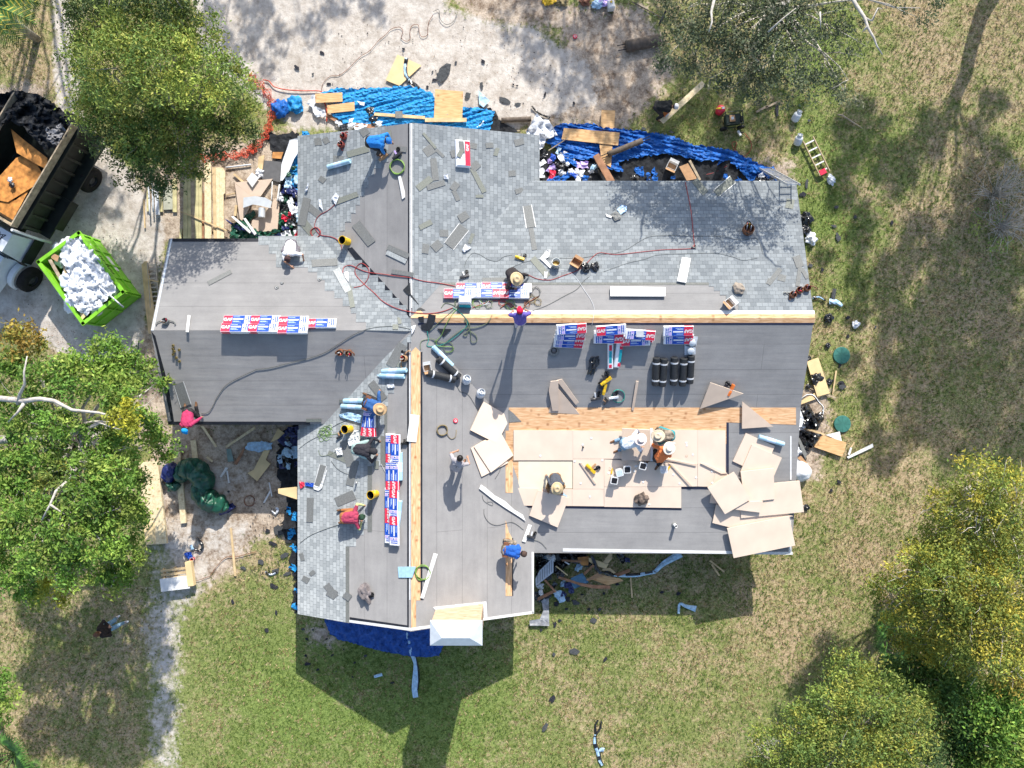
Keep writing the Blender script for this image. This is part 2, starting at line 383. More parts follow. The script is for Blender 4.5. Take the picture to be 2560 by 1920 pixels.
# shingled fields
patch('wing_west', 'shingle_field', [(744, 340), (961, 316), (961, 345), (972, 345), (972, 405), (955, 405), (955, 420), (935, 420), (935, 440), (921, 440), (921, 470), (912, 470), (912, 490), (900, 490), (900, 512), (889, 512), (889, 533), (878, 533), (878, 555), (862, 555), (862, 577), (850, 577), (850, 600), (840, 600), (840, 625), (744, 625)], M_SH, 0.012)
st = [(646, 590), (646, 612), (672, 612), (672, 634), (690, 634), (690, 668), (770, 668), (770, 680), (793, 680), (793, 700), (812, 700), (812, 727), (836, 727), (836, 745), (857, 745), (857, 765), (877, 765), (877, 783), (890, 783), (890, 805), (915, 805), (915, 826), (1030, 828), (1042, 800)]
rt = [(1016, 780), (1016, 763), (998, 763), (998, 745), (981, 745), (981, 726), (962, 726), (962, 705), (945, 705), (945, 688), (925, 688), (925, 668), (905, 668), (905, 650), (888, 650), (872, 635), (850, 610), (838, 590)]
patch('west_north', 'shingle_field', st + rt, M_SH, 0.012)
patch('wing_west', 'shingle_field', [(838, 600), (852, 612), (872, 635), (888, 650), (905, 650), (905, 668), (925, 668), (925, 688), (945, 688), (945, 705), (962, 705), (962, 726), (981, 726), (981, 745), (998, 745), (998, 763), (1016, 763), (1016, 785), (1028, 800), (1027, 826), (930, 740), (800, 600)], M_SH, 0.014, uvf='west_north')
patch('wing_west', 'valley_liner', [(868, 622), (880, 618), (1024, 780), (1026, 826), (1010, 810)], BLACKF, 0.008)
patch('wing_west', 'shingle_field', [(1028, 832), (1028, 856), (1018, 856), (1018, 885), (1008, 885), (1008, 915), (999, 915), (999, 943), (985, 943), (985, 983), (970, 983), (970, 1015), (960, 1015), (960, 1090), (951, 1090), (951, 1165), (919, 1165), (919, 1322), (909, 1322), (909, 1337), (890, 1337), (890, 1366), (864, 1366), (864, 1556), (744, 1535), (744, 1075), (780, 1060)], M_SH, 0.012)
patch('wing_east', 'shingle_field', [(1031, 307), (1349, 338), (1349, 470), (1200, 600), (1031, 790)], M_SH, 0.012)
patch('east_north', 'shingle_field', [(1040, 764), (1094, 706), (1772, 706), (1772, 716), (1785, 716), (1785, 727), (1800, 727), (1800, 738), (1815, 738), (1815, 750), (1832, 750), (1832, 762), (1846, 762), (1846, 776), (2033, 776), (1990, 452), (1300, 452), (1200, 500)], M_SH, 0.012)
# starter strips along the shingled eaves
GREENSH = mat('grey green shingle backs', (0.19, 0.195, 0.18), 0.9, 0.15, 14)
patch('wing_west', 'starter_strip', [(864, 1366), (873, 1366), (873, 1558), (864, 1556)], GREENSH, 0.010)
patch('wing_west', 'starter_strip', [(951, 1090), (961, 1090), (961, 1015), (968, 1015), (968, 1167), (951, 1165)], GREENSH, 0.010)
patch('wing_west', 'starter_strip', [(919, 1165), (930, 1165), (930, 1330), (919, 1330)], GREENSH, 0.010)
patch('east_north', 'starter_strip', [(1094, 706), (1772, 706), (1778, 712), (1090, 712)], GREENSH, 0.010)
# felt of another batch on the lower wing
patch('wing_east', 'exposed_sheathing', [(1028, 880), (1039, 868), (1051, 880), (1051, 1501), (1040, 1501), (1040, 1568), (1028, 1570)], M_PLY, 0.008)
patch('wing_west', 'exposed_sheathing', [(1023, 880), (1026, 870), (1026, 1500), (1023, 1500)], WHITE, 0.008)
patch('wing_west', 'valley_liner', [(1018, 850), (1022, 850), (1022, 1570), (1018, 1569)], BLACKF, 0.007)
patch('wing_east', 'valley_liner', [(1051.5, 880), (1056, 880), (1056, 1500), (1051.5, 1500)], BLACKF, 0.007)
patch('wing_east', 'valley_liner', [(1028, 308), (1030.5, 308), (1030.5, 770), (1028, 770)], WHITE, 0.02)
patch('wing_west', 'valley_liner', [(1020, 308), (1024, 308), (1024, 790), (1020, 790)], BLACKF, 0.009)
patch('wing_west', 'ridge_flashing', [(1024, 308), (1026.4, 308), (1026.4, 790), (1024, 790)], WHITE, 0.012)
patch('east_north', 'ridge_flashing', [(1175, 776), (2036, 776), (2037, 785), (1175, 785)], WHITE, 0.012)
patch('east_north', 'exposed_sheathing', [(1028, 752), (1060, 785), (2037, 785), (2037, 795.2), (1028, 795.2)], M_PLY, 0.008)
patch('east_south', 'exposed_sheathing', [(1075, 794.8), (2037, 794.8), (2036, 807), (1092, 807)], M_PLY, 0.008)
patch('east_south', 'valley_liner', [(1045, 807.5), (2036, 807.5), (2035.5, 812), (1045, 812)], NAVY, 0.007)
patch('east_low', 'exposed_sheathing', [(1272, 1019), (1990, 1019), (1990, 1062), (1818, 1056), (1816, 1110), (1272, 1110)], M_PLY, 0.008)
patch('east_low', 'exposed_sheathing', [(1264, 1077), (1296, 1077), (1296, 1262), (1264, 1262)], M_PLY, 0.009)
patch('wing_east', 'exposed_sheathing', [(1264, 1077), (1282, 1077), (1282, 1232), (1264, 1232)], M_PLY, 0.009)
patch('wing_east', 'exposed_sheathing', [(1264, 1300), (1272, 1330), (1280, 1345), (1280, 1490), (1264, 1490)], M_PLY, 0.009)
patch('wing_east', 'valley_liner', [(1280.5, 1345), (1283, 1345), (1283, 1490), (1280.5, 1490)], BLACKF, 0.007)
# drip edges
patch('west_north', 'drip_edge', [(427, 596), (712, 596), (712, 604), (433, 604)], BLACKF, 0.008)
patch('west_south', 'drip_edge', [(420, 1054), (775, 1054), (775, 1062), (420, 1062)], BLACKF, 0.008)
patch('west_north', 'drip_edge', [(427, 596), (431, 596), (384, 826), (378, 826)], WHITEM, 0.009)
patch('west_south', 'drip_edge', [(378, 828), (388, 840), (398, 880), (420, 960), (436, 1060), (430, 1060), (405, 945), (390, 870)], BLACKF, 0.009)
patch('wing_west', 'drip_edge', [(873, 1550), (1025, 1570), (1025, 1577), (873, 1556)], WHITE, 0.02)
patch('wing_west', 'drip_edge', [(874, 1543), (1020, 1564), (1021, 1570), (874, 1549)], BLACKF, 0.012)
patch('wing_east', 'drip_edge', [(1026, 1570), (1334, 1528), (1334, 1534), (1026, 1577)], WHITE, 0.012)
patch('wing_east', 'drip_edge', [(1329, 1380), (1334, 1380), (1335, 1534), (1330, 1534)], WHITE, 0.012)
patch('east_low', 'drip_edge', [(1407, 1371), (1982, 1380), (1982, 1387), (1407, 1379)], WHITE, 0.012)
patch('east_low', 'drip_edge', [(1972, 1290), (1978, 1290), (1978, 1386), (1972, 1386)], WHITE, 0.014)
patch('east_low', 'drip_edge', [(1975, 1090), (1979, 1090), (1979, 1200), (1975, 1200)], WHITE, 0.014)
# foam boards already laid on the low slope
BOARD = mat('peach foam board', (0.745, 0.605, 0.485), 0.85, 0.08, 1.3, 0.15)
BOARD2 = mat('pale foam board', (0.82, 0.72, 0.54), 0.85, 0.05, 3, 0.15)
BEDGE = mat('cut foam edge', (0.66, 0.53, 0.42), 0.9, 0.1)
TANB = mat('tan board back', (0.56, 0.45, 0.36), 0.85, 0.06, 3, 0.15)
patch('east_low', 'board_edge_strip', [(1281, 1262), (1704, 1270), (1704, 1275), (1281, 1268)], NAVY, 0.012)
patch('east_low', 'board_edge_strip', [(1704, 1218), (1816, 1220), (1816, 1056), (1822, 1056), (1822, 1224), (1704, 1222)], NAVY, 0.012)
for P, mt, lf in ([[(1284, 1075), (1432, 1076), (1432, 1151), (1284, 1151)], BOARD, 0.05], [[(1432.3, 1076), (1556, 1077), (1556, 1147), (1432.3, 1147)], BOARD, 0.05],
              [[(1556.3, 1072), (1744, 1075), (1744, 1160), (1556.3, 1148)], BOARD, 0.055], [[(1744.3, 1075), (1814, 1076), (1814, 1218), (1744.3, 1216)], BOARD, 0.05],
              [[(1296, 1153), (1431, 1153), (1431, 1221), (1296, 1221)], BOARD2, 0.02], [[(1432.3, 1147.6), (1510, 1147.6), (1510, 1222.5), (1432.3, 1222.5)], BOARD, 0.05],
              [[(1510.5, 1148.4), (1743.6, 1160.6), (1743.6, 1216), (1703, 1216.8), (1510.5, 1216.8)], BOARD, 0.05],
              [[(1281, 1220), (1430, 1223), (1430, 1265), (1283, 1264)], BOARD, 0.05], [[(1430.4, 1223), (1509.8, 1223), (1509.8, 1266), (1430.4, 1265)], BOARD, 0.05],
              [[(1510.5, 1217.5), (1703, 1217.5), (1703, 1270), (1510.5, 1267)], BOARD, 0.052]):
    patch('east_low', 'insulation_board', P, mt, lf, BEDGE)
# dots of adhesive / fastener plates
for k in range(60):
    a = rnd.uniform(1290, 1805); b = rnd.uniform(1085, 1262)
    if b > 1214 and a > 1695: continue
    if a < 1435 and 1150 < b < 1224: continue
    if rnd.random() < 0.45 and a < 1560: continue
    p = onfac('east_low', a, b, 0.057); mb = MB()
    mb.lathe([(0.0, 0.004), (0.036, 0.003), (0.04, 0)], (0, 0, 0), WHITE, 10); o = mb.build('fastener_plate', None)
    o.parent = RS['east_low']; o.location = p - RS['east_low'].location
# walls with openings
M_WALL = mat('cream stucco wall', (0.5, 0.46, 0.4), 0.9, 0.1, 20, bump=0.2)
GLASS = mat('dark window glass', (0.03, 0.04, 0.05), 0.08, 0.1, spec=0.8)
def wallbox(x0, x1, y0, y1, h):
    mb = MB(); mb.box(((x0 + x1) / 2, (y0 + y1) / 2, h / 2), (x1 - x0, y1 - y0, h), M_WALL); return mb.build('wall', house)
wallbox(-11.8, -7.0, -1.0, 4.75, 2.45); wallbox(-7.2, 0.4, -7.8, 8.4, 2.05); wallbox(0.2, 9.8, -5.2, 6.85, 2.0)
def gable(P):
    mb = MB(); mb.prism(P[0], P[1], M_WALL); mb.build('gable_wall', house)
for x in (-11.8, -11.6): pass
gable(([(-11.8, -1.0, 2.45), (-11.8, 4.75, 2.45), (-11.8, 1.86, 3.7)], [(-11.6, -1.0, 2.45), (-11.6, 4.75, 2.45), (-11.6, 1.86, 3.7)]))
gable(([(9.8, -0.8, 2.0), (9.8, 6.85, 2.0), (9.8, 2.2, 3.75)], [(9.6, -0.8, 2.0), (9.6, 6.85, 2.0), (9.6, 2.2, 3.75)]))
gable(([(-7.2, -7.8, 2.05), (0.4, -7.8, 2.05), (-3.43, -7.8, 3.7)], [(-7.2, -7.6, 2.05), (0.4, -7.6, 2.05), (-3.43, -7.6, 3.7)]))
gable(([(-7.2, 8.4, 2.05), (0.4, 8.4, 2.05), (-3.43, 8.4, 3.7)], [(-7.2, 8.2, 2.05), (0.4, 8.2, 2.05), (-3.43, 8.2, 3.7)]))
def window(x, y, nxy, w=1.3, h=1.0, z=1.2):
    nx_, ny_ = nxy; mb = MB(); fr = 0.07
    def B(du, dz, wu, wz, dd, off, mt, mbb):
        c = (x + (-ny_) * du * 1 + nx_ * off, y + nx_ * du + ny_ * off, z + dz)
        d = (abs(ny_) * wu + abs(nx_) * dd, abs(nx_) * wu + abs(ny_) * dd, wz); mbb.box(c, d, mt)
    B(0, h / 2, w, fr, 0.08, 0.03, WHITE, mb); B(0, -h / 2, w + 0.1, fr, 0.12, 0.05, WHITE, mb)
    for s in (-1, 1): B(s * w / 2, 0, fr, h - fr, 0.08, 0.03, WHITE, mb)
    B(0, 0, 0.04, h - fr, 0.06, 0.02, WHITE, mb)
    o = mb.build('window', house); g = MB(); B(0, 0, w - fr, h - fr, 0.02, 0.012, GLASS, g); g.build('pane', o)
for x in (1.6, 4.2, 7.4): window(x, -5.2, (0, -1)); window(x + 0.5, 6.85, (0, 1))
for y in (-0.2 + 1, 3.4): window(-11.8, y, (-1, 0)); window(9.8, y, (1, 0))
for y in (-5.8, -3.2, 7.0): window(-7.2, y, (-1, 0))
window(-5.6, -7.8, (0, -1)); window(-5.5, 8.4, (0, 1))
# chimney
mb = MB(); mb.box((-1.81, -8.08, 3.5), (1.6, 0.74, 2.7), M_CHIM); ch = mb.build('chimney', house, origin=(-1.81, -8.08, 2.2))
x0, x1, y0, y1, z = -2.66, -0.96, -8.49, -7.68, 4.86
mb = MB(); A = [(x0, y0), (x1, y0), (x1, y1), (x0, y1)]
mb.prism([(a, b, z) for a, b in A], [(a, b, z + 0.07) for a, b in A], WHITEM)
r0, r1, ry, rz = (-2.25, -8.17), (-1.37, -8.17), -8.17, 5.14
zz = z + 0.071
mb.poly([(x0, y0, zz), (x1, y0, zz), (r1[0], ry, rz), (r0[0], ry, rz)], WHITEM); mb.poly([(x1, y0, zz), (x1, y1, zz), (r1[0], ry, rz)], WHITEM)
mb.poly([(x1, y1, zz), (x0, y1, zz), (r0[0], ry, rz), (r1[0], ry, rz)], WHITEM); mb.poly([(x0, y1, zz), (x0, y0, zz), (r0[0], ry, rz)], WHITEM)
o = mb.build('chimney_cap', None, origin=(-1.81, -8.08, z)); o.parent = ch; o.matrix_parent_inverse = Matrix.Translation(-ch.location)
SILV = mat('bright trim', (0.7, 0.7, 0.7), 0.5, 0.3, 25)
patch('wing_east', 'chimney_flashing', [(1083, 1518), (1216, 1504), (1219, 1548), (1210, 1548), (1208, 1510), (1086, 1524)], SILV, 0.02)
# ---------------- trees ----------------
M_LEAF = m_attr('tree leaves')
BARK = mat('grey bark', (0.33, 0.30, 0.26), 0.9, 0.4, 9, bump=0.5)
PALEB = mat('pale bark', (0.52, 0.48, 0.43), 0.85, 0.3, 9, bump=0.4)
nr = np.random.RandomState(5)
PAL = {
 'oak': [(0.24, 0.33, 0.07), (0.16, 0.26, 0.06), (0.33, 0.40, 0.08), (0.12, 0.20, 0.06), (0.44, 0.43, 0.09)],
 'oakdark': [(0.07, 0.12, 0.04), (0.09, 0.14, 0.05), (0.12, 0.17, 0.05)],
 'bright': [(0.15, 0.29, 0.045), (0.23, 0.37, 0.06), (0.11, 0.23, 0.04), (0.31, 0.39, 0.08)],
 'yellow': [(0.50, 0.47, 0.05), (0.42, 0.42, 0.05), (0.3, 0.34, 0.05)],
 'orange': [(0.34, 0.22, 0.05), (0.2, 0.24, 0.05), (0.38, 0.30, 0.06)],
 'gold': [(0.52, 0.46, 0.07), (0.16, 0.23, 0.05), (0.24, 0.30, 0.06), (0.44, 0.41, 0.06), (0.34, 0.37, 0.07), (0.2, 0.28, 0.06), (0.50, 0.40, 0.06), (0.12, 0.2, 0.04), (0.28, 0.33, 0.07)],
 'grey': [(0.10, 0.13, 0.07), (0.14, 0.17, 0.09), (0.08, 0.11, 0.06), (0.18, 0.18, 0.12)],
 'deep': [(0.05, 0.11, 0.03), (0.07, 0.15, 0.035), (0.10, 0.18, 0.04)],
}
def leafmesh(lumps, dens, size, name, parent):
    """lumps: (centre, radius, palette, density factor). Leaves gather in twig clusters inside every lump."""
    P = []; Cc = []
    for c, r, pal, df in lumps:
        ncl = max(6, int(30 * r * r * df * dens)); pa = np.array(PAL[pal]); lt = nr.uniform(.75, 1.2)
        d = nr.normal(size=(ncl, 3)); d /= np.linalg.norm(d, axis=1)[:, None]
        rad = r * nr.uniform(0.35, 1.0, ncl) ** 0.6
        cc = np.array(c) + d * rad[:, None] * np.array([1, 1, 0.62])
        for k in range(ncl):
            nl = nr.randint(30, 70); cr = nr.uniform(0.09, 0.19) * (0.6 + 0.5 * r)
            pts = cc[k] + nr.normal(size=(nl, 3)) * cr * np.array([1, 1, 0.5])
            base = pa[nr.randint(len(pa))] * nr.uniform(0.75, 1.2) * lt
            mixb = pa[nr.randint(len(pa), size=nl)]
            col = (0.78 * base + 0.22 * mixb) * nr.uniform(0.75, 1.25, (nl, 1))
            P.append(pts); Cc.append(col)
    P = np.concatenate(P); Cc = np.concatenate(Cc); n = len(P)
    keep = P[:, 2] > 0.15; P = P[keep]; Cc = Cc[keep]; n = len(P)
    u = nr.normal(size=(n, 3)); u[:, 2] *= 0.5; u /= np.linalg.norm(u, axis=1)[:, None]
    t = nr.normal(size=(n, 3)); v = np.cross(u, t); v /= np.linalg.norm(v, axis=1)[:, None]
    L = size * .74 * nr.uniform(0.6, 1.4, (n, 1)); Wd = L * 0.42
    V = np.stack([P - u * L, P + v * Wd - u * L * 0.1, P + u * L, P - v * Wd - u * L * 0.1], 1).reshape(-1, 3)
    org = np.array(parent.location) if parent else np.zeros(3)
    V = V - org
    me = bpy.data.meshes.new(name)
    me.vertices.add(4 * n); me.vertices.foreach_set('co', V.reshape(-1).astype(np.float32))
    me.loops.add(4 * n); me.loops.foreach_set('vertex_index', np.arange(4 * n, dtype=np.int32))
    me.polygons.add(n); me.polygons.foreach_set('loop_start', np.arange(0, 4 * n, 4, dtype=np.int32))
    me.update(calc_edges=True)
    a = me.attributes.new('Col', 'FLOAT_COLOR', 'FACE')
    cc = np.concatenate([np.clip(Cc, 0.01, 1), np.ones((n, 1))], 1); a.data.foreach_set('color', cc.reshape(-1).astype(np.float32))
    me.materials.append(M_LEAF); me.validate()
    o = bpy.data.objects.new(name, me); link(o, parent); return o
def bend(a, b, k, n=6, seed=0):
    r = random.Random(seed); a = Vector(a); b = Vector(b); L = (b - a).length; out = []
    off = Vector((r.uniform(-1, 1), r.uniform(-1, 1), r.uniform(0.2, 1))) * L * k
    for i in range(n + 1):
        t = i / n; j = Vector((r.uniform(-1, 1), r.uniform(-1, 1), r.uniform(-1, 1))) * L * 0.025 if 0 < i < n else Vector()
        out.append(a.lerp(b, t) + off * math.sin(t * math.pi) + j)
    return out
def tree(name, label, base, fork, lumps, dens=1.0, leaf=0.075, bark=BARK, trunk_r=0.22, twigs=3, extra=(), group=None, cat='tree', limb=1.0, grow=1.0):
    lumps = [(c_, r_ * grow, p_, d_) for c_, r_, p_, d_ in lumps]
    t = empty(name, base); tag(t, label, cat, group)
    b = Vector(base); f = Vector(fork); mb = MB()
    pts = bend(b, f, 0.05, 6, len(lumps)); mb.tube([p - b for p in pts], [trunk_r * (1.25 - 0.45 * i / 6) for i in range(7)], bark, 10)
    mb.build('trunk', t, smooth=True)
    mb = MB()
    for i, (c, r, pal, df) in enumerate(lumps):
        c = Vector(c); s = f + Vector((rnd.uniform(-.1, .1), rnd.uniform(-.1, .1), -0.2)); path = bend(s, c, 0.10, 6, i + 3)
        d = (c - s).length; r0 = limb * min(trunk_r * 0.6, 0.03 + 0.018 * d)
        mb.tube([p - b for p in path], [r0 * (1 - 0.8 * k / 6) for k in range(7)], bark, 6)
        for k in range(twigs):
            st_ = path[rnd.randint(3, 6)]; dr = Vector((rnd.gauss(0, 1), rnd.gauss(0, 1), rnd.gauss(0.1, .5))).normalized()
            e = c + dr * r * rnd.uniform(0.7, 1.1)
            mb.tube([p - b for p in bend(st_, e, 0.12, 4, i * 7 + k)], [r0 * .35, r0 * .28, r0 * .2, r0 * .13, r0 * .05], bark, 5)
    for path, r0 in extra:
        n_ = len(path); mb.tube([Vector(p) - b for p in path], [r0 * (1 - 0.75 * k / (n_ - 1)) for k in range(n_)], bark, 8)
    mb.build('limbs', t, smooth=True)
    leafmesh(lumps, dens, leaf, 'crown', t)
    return t
def L(px, py, z, r, pal, df=1.0): return (tuple(Wp(px, py, z)), r, pal, df)
def Lsh(px, py, z, r, pal, df=1.0, zt=0.0):
    """a lump whose shade lands at the pixel px,py of a surface zt high"""
    p = Wp(px, py, zt); h = z - zt
    return ((p.x + .335 * h, p.y + 1.36 * h, z), r, pal, df)
OAKS = [(x, y, 1.2 + z * ((.46 if x < 480 else .55) if y > 200 else .75), r, p, d) for x, y, z, r, p, d in [
 (420, 60, 6.4, 1.0, 'oak', 1), (330, 90, 6.6, 1.1, 'oak', 1), (240, 60, 5.8, 0.9, 'oakdark', .9), (500, 100, 6.0, .9, 'oak', .9), (222, 130, 5.8, .9, 'oak', .9),
 (290, 170, 7.0, 1.2, 'oak', 1), (400, 160, 7.3, 1.2, 'oak', 1), (490, 190, 6.6, 1.0, 'oak', .9), (560, 200, 5.6, .8, 'oak', .8), (222, 220, 6.2, .9, 'oak', .9),
 (250, 260, 6.4, 1.0, 'oak', 1), (350, 260, 7.0, 1.2, 'oak', 1), (450, 270, 7.0, 1.1, 'oak', 1), (545, 270, 5.8, .9, 'oak', .9), (610, 250, 5.0, .7, 'oak', .9),
 (270, 330, 5.8, .9, 'oakdark', .9), (350, 350, 6.2, 1.0, 'oak', 1), (440, 350, 6.2, 1.0, 'oak', 1), (530, 340, 5.2, .8, 'oakdark', .9), (600, 320, 4.6, .7, 'oakdark', .8),
 (330, 410, 5.2, .8, 'oakdark', .9), (400, 430, 5.2, .8, 'oakdark', 1), (460, 410, 5.2, .7, 'oak', .9), (560, 165, 5.5, .6, 'oak', .6), (208, 30, 5.5, .7, 'oak', .5)]]
oak = [L(x, y, z, r, p, d) for x, y, z, r, p, d in OAKS]
tree('oak_tree', 'big dense oak with yellow-green crown between the dump truck and the house', Wp(480, 380, 0), tuple(Wp(450, 300, 3.2)), oak, 1.9, 0.07, trunk_r=0.3, limb=.7, grow=1.0)
oak2 = [L(x, y, z, r, 'oakdark', 1) for x, y, z, r in [(210, -10, 6, .9), (300, -30, 6.4, 1.0), (440, -10, 6.4, .9), (380, -60, 7, 1.1)]]
tree('oak_tree', 'darker oak crown cut by the top edge just above the big yellow-green oak', Wp(470, -150, 0), tuple(Wp(420, -100, 3)), oak2, 1.1, 0.07)
sw = [(60, 850, 6, .7, 'orange', 1), (25, 905, 6, .6, 'bright', 1), (270, 890, 6.2, .8, 'bright', 1), (330, 925, 6.0, .8, 'bright', 1), (110, 950, 6.5, .8, 'bright', .8), (195, 940, 6.6, .9, 'bright', 1),
 (400, 950, 5.2, .45, 'bright', .7), (300, 985, 6.6, .8, 'bright', 1), (60, 1060, 6.3, .8, 'bright', .9), (140, 1060, 7, .7, 'bright', 1), (310, 1043, 7.2, .55, 'yellow', 1.3), (350, 1075, 6.0, .8, 'bright', 1), (405, 1110, 5.0, .65, 'bright', .9),
 (245, 1090, 6.4, .7, 'bright', .8), (110, 1130, 6.6, .8, 'bright', 1), (35, 1150, 6.2, .7, 'bright', 1), (290, 1130, 6.4, .8, 'bright', 1), (215, 1160, 7, .6, 'bright', .7), (270, 1190, 7.0, .8, 'bright', 1), (330, 1200, 5.6, .6, 'bright', 1),
 (130, 1180, 6.8, .6, 'oak', .9), (40, 1240, 6.2, .8, 'bright', 1), (210, 1250, 7.2, .8, 'bright', 1), (300, 1270, 6.6, .8, 'bright', 1), (100, 1290, 7, .8, 'bright', 1), (340, 1300, 5.4, .6, 'bright', 1),
 (30, 1330, 6.4, .8, 'bright', 1), (170, 1330, 7.2, .8, 'bright', 1), (250, 1350, 7, .8, 'bright', 1), (320, 1380, 5.8, .7, 'bright', 1), (100, 1390, 6.8, .8, 'bright', 1), (200, 1420, 6.6, .8, 'bright', 1), (30, 1430, 6, .7, 'bright', 1), (290, 1440, 5.6, .7, 'bright', 1),
 (140, 1475, 6, .6, 'yellow', .6), (80, 1470, 5.6, .6, 'bright', .9), (-60, 1200, 6, 1.1, 'bright', 1), (-60, 1000, 6, 1.0, 'bright', 1), (-60, 1400, 6, 1.0, 'bright', 1)]
UP = 0.75
def chain(*pts): return [tuple(Wp(a, b, z + UP)) for a, b, z in pts]
ext = [(chain((-60, 1000, 5.6), (0, 996, 5.8), (60, 1002, 6.1), (100, 997, 6.3), (135, 1002, 6.4), (180, 1025, 6.3), (250, 1032, 6.2), (290, 1045, 6)), 0.10),
       (chain((-60, 1102, 5), (40, 1098, 5.3), (135, 1093, 5.6), (190, 1080, 5.8), (230, 1066, 5.9), (262, 1050, 6)), 0.15),
       (chain((200, 1082, 5.7), (208, 1110, 5.6), (200, 1150, 5.6), (185, 1180, 5.8), (172, 1200, 6.2), (140, 1228, 6.5), (126, 1260, 6.6), (105, 1300, 6.6)), 0.09),
       (chain((45, 1010, 6), (50, 985, 6.2), (62, 960, 6.5), (60, 930, 6.6), (68, 890, 6.6)), 0.06), (chain((62, 1006, 6.1), (45, 1030, 6.2), (20, 1055, 6)), 0.06),
       (chain((126, 1262, 6.6), (150, 1278, 6.6), (168, 1290, 6.5)), 0.035)]
tree('shade_tree', 'broad bright green tree with pale bare limbs at the left edge', Wp(300, 1075, 0), tuple(Wp(190, 1090, 4.6)), [L(x, y, z * (.66 if x >= 328 and y > 930 else 1), r, p, d_) for x, y, z, r, p, d_ in sw], 2.5, 0.085, bark=PALEB, trunk_r=0.3, twigs=1, extra=ext, limb=.8, grow=0.86)
ne = [(1720, 20, 5.6, .8, 'grey', .6), (1800, 60, 6, .9, 'grey', .7), (1700, 120, 5.4, .8, 'grey', .75), (1790, 140, 5.8, .9, 'grey', .75), (1880, 40, 6.2, 1, 'grey', .8), (1880, 140, 6, .9, 'grey', .7), (1960, 90, 6.4, 1, 'grey', .7), (1990, 180, 6, .9, 'grey', .6),
 (2050, 40, 6.4, .9, 'grey', .4), (1930, 220, 5.6, .8, 'grey', .5), (2070, 150, 6.2, .8, 'grey', .35), (2140, 100, 6.2, .7, 'grey', .25), (1830, 220, 5.2, .6, 'grey', .35), (2120, 200, 6, .7, 'grey', .25), (1960, -30, 6.5, 1, 'grey', .7), (2300, 20, 6, .6, 'grey', .3), (2110, 230, 5.4, .5, 'grey', .3)]
ext = [(chain((1800, -60, 5.5), (1785, 0, 6), (1778, 30, 6.2), (1780, 55, 6.3), (1772, 80, 6.3)), .06), (chain((2100, -60, 6), (2140, 12, 6.5), (2162, 45, 6.7), (2170, 70, 6.8), (2185, 95, 6.8), (2192, 115, 6.8), (2206, 136, 6.7)), .06),
       (chain((2162, 45, 6.7), (2180, 52, 6.8), (2195, 20, 6.9), (2205, 22, 6.9)), .04), (chain((2170, 66, 6.8), (2155, 80, 6.6)), .05), (chain((1920, 80, 6.2), (1955, 48, 6.3), (1990, 20, 6.4)), .03), (chain((2050, 30, 6.5), (2052, 70, 6.5)), .03)]
tree('sparse_tree', 'thin grey-green tree with bare pale branches above the upper right of the roof', Wp(1940, -20, 0), tuple(Wp(1950, 20, 4.0)), [L(*a) for a in ne], 1.5, 0.07, bark=PALEB, trunk_r=0.2, twigs=2, extra=ext, limb=.45, grow=1.15)
g1 = [(2470, 1210, 6, .9, 'gold', .7), (2540, 1250, 6.4, 1, 'gold', .8), (2400, 1260, 5.6, .8, 'gold', .7), (2350, 1330, 5, .7, 'gold', .6), (2440, 1320, 6, .9, 'gold', .7), (2530, 1340, 6.2, .9, 'gold', .8), (2330, 1270, 4.6, .5, 'gold', .4), (2490, 1400, 5.6, .7, 'gold', .5)]
tree('yellow_tree', 'loose yellow-green tree, upper of the gold crowns at the right edge', Wp(2420, 1230, 0), tuple(Wp(2460, 1270, 3.6)), [L(*a) for a in g1], 1.7, 0.07, bark=PALEB, twigs=9, limb=.6, grow=1.2)
g2 = [(2215, 1470, 3.6, .6, 'gold', .8), (2270, 1565, 4, .7, 'gold', .9), (2320, 1610, 4.4, .7, 'gold', .9), (2330, 1395, 4.6, .8, 'gold', .8), (2420, 1415, 5, .8, 'gold', .8), (2290, 1430, 5.4, .8, 'gold', .7), (2260, 1500, 5, .6, 'gold', .6), (2360, 1450, 6, .9, 'gold', .9), (2440, 1490, 6.4, .9, 'gold', 1), (2520, 1480, 6.4, 1, 'gold', 1), (2340, 1530, 5.6, .9, 'gold', .9), (2420, 1570, 6, .9, 'gold', 1), (2510, 1580, 6.4, 1, 'gold', 1), (2390, 1620, 5.2, .7, 'gold', .7), (2470, 1650, 5.8, .8, 'gold', .8), (2540, 1670, 5.8, .8, 'orange', .8)]
tree('yellow_tree', 'full golden tree over the palm clumps, lower of the gold crowns at the right edge', Wp(2300, 1450, 0), tuple(Wp(2380, 1510, 3.6)), [L(*a) for a in g2], 2.0, 0.07, bark=PALEB, twigs=9, limb=.6, grow=1.2)
g3 = [(2120, 1690, 4.6, .7, 'oak', .9), (2190, 1730, 5, .8, 'oak', 1), (2270, 1760, 5, .7, 'oak', 1), (2080, 1780, 5, .8, 'oak', 1), (2160, 1800, 5.6, 1, 'oak', 1), (2260, 1830, 5.6, .9, 'oak', 1), (2340, 1790, 4.6, .7, 'oak', .9), (2010, 1830, 4.8, .8, 'oak', 1), (1940, 1880, 4.4, .8, 'oak', 1), (2080, 1880, 5.6, 1, 'oak', 1), (2200, 1900, 5.6, 1, 'gold', 1), (2300, 1890, 5, .8, 'oakdark', 1), (1990, 1930, 5, .9, 'oak', 1), (1900, 1935, 4, .6, 'oak', .9)]
tree('scrub_oak', 'rounded olive green scrub oak at the bottom right', Wp(2060, 1750, 0), tuple(Wp(2110, 1810, 3)), [L(*a) for a in g3], 2.1, 0.065, limb=.7, grow=1.25)
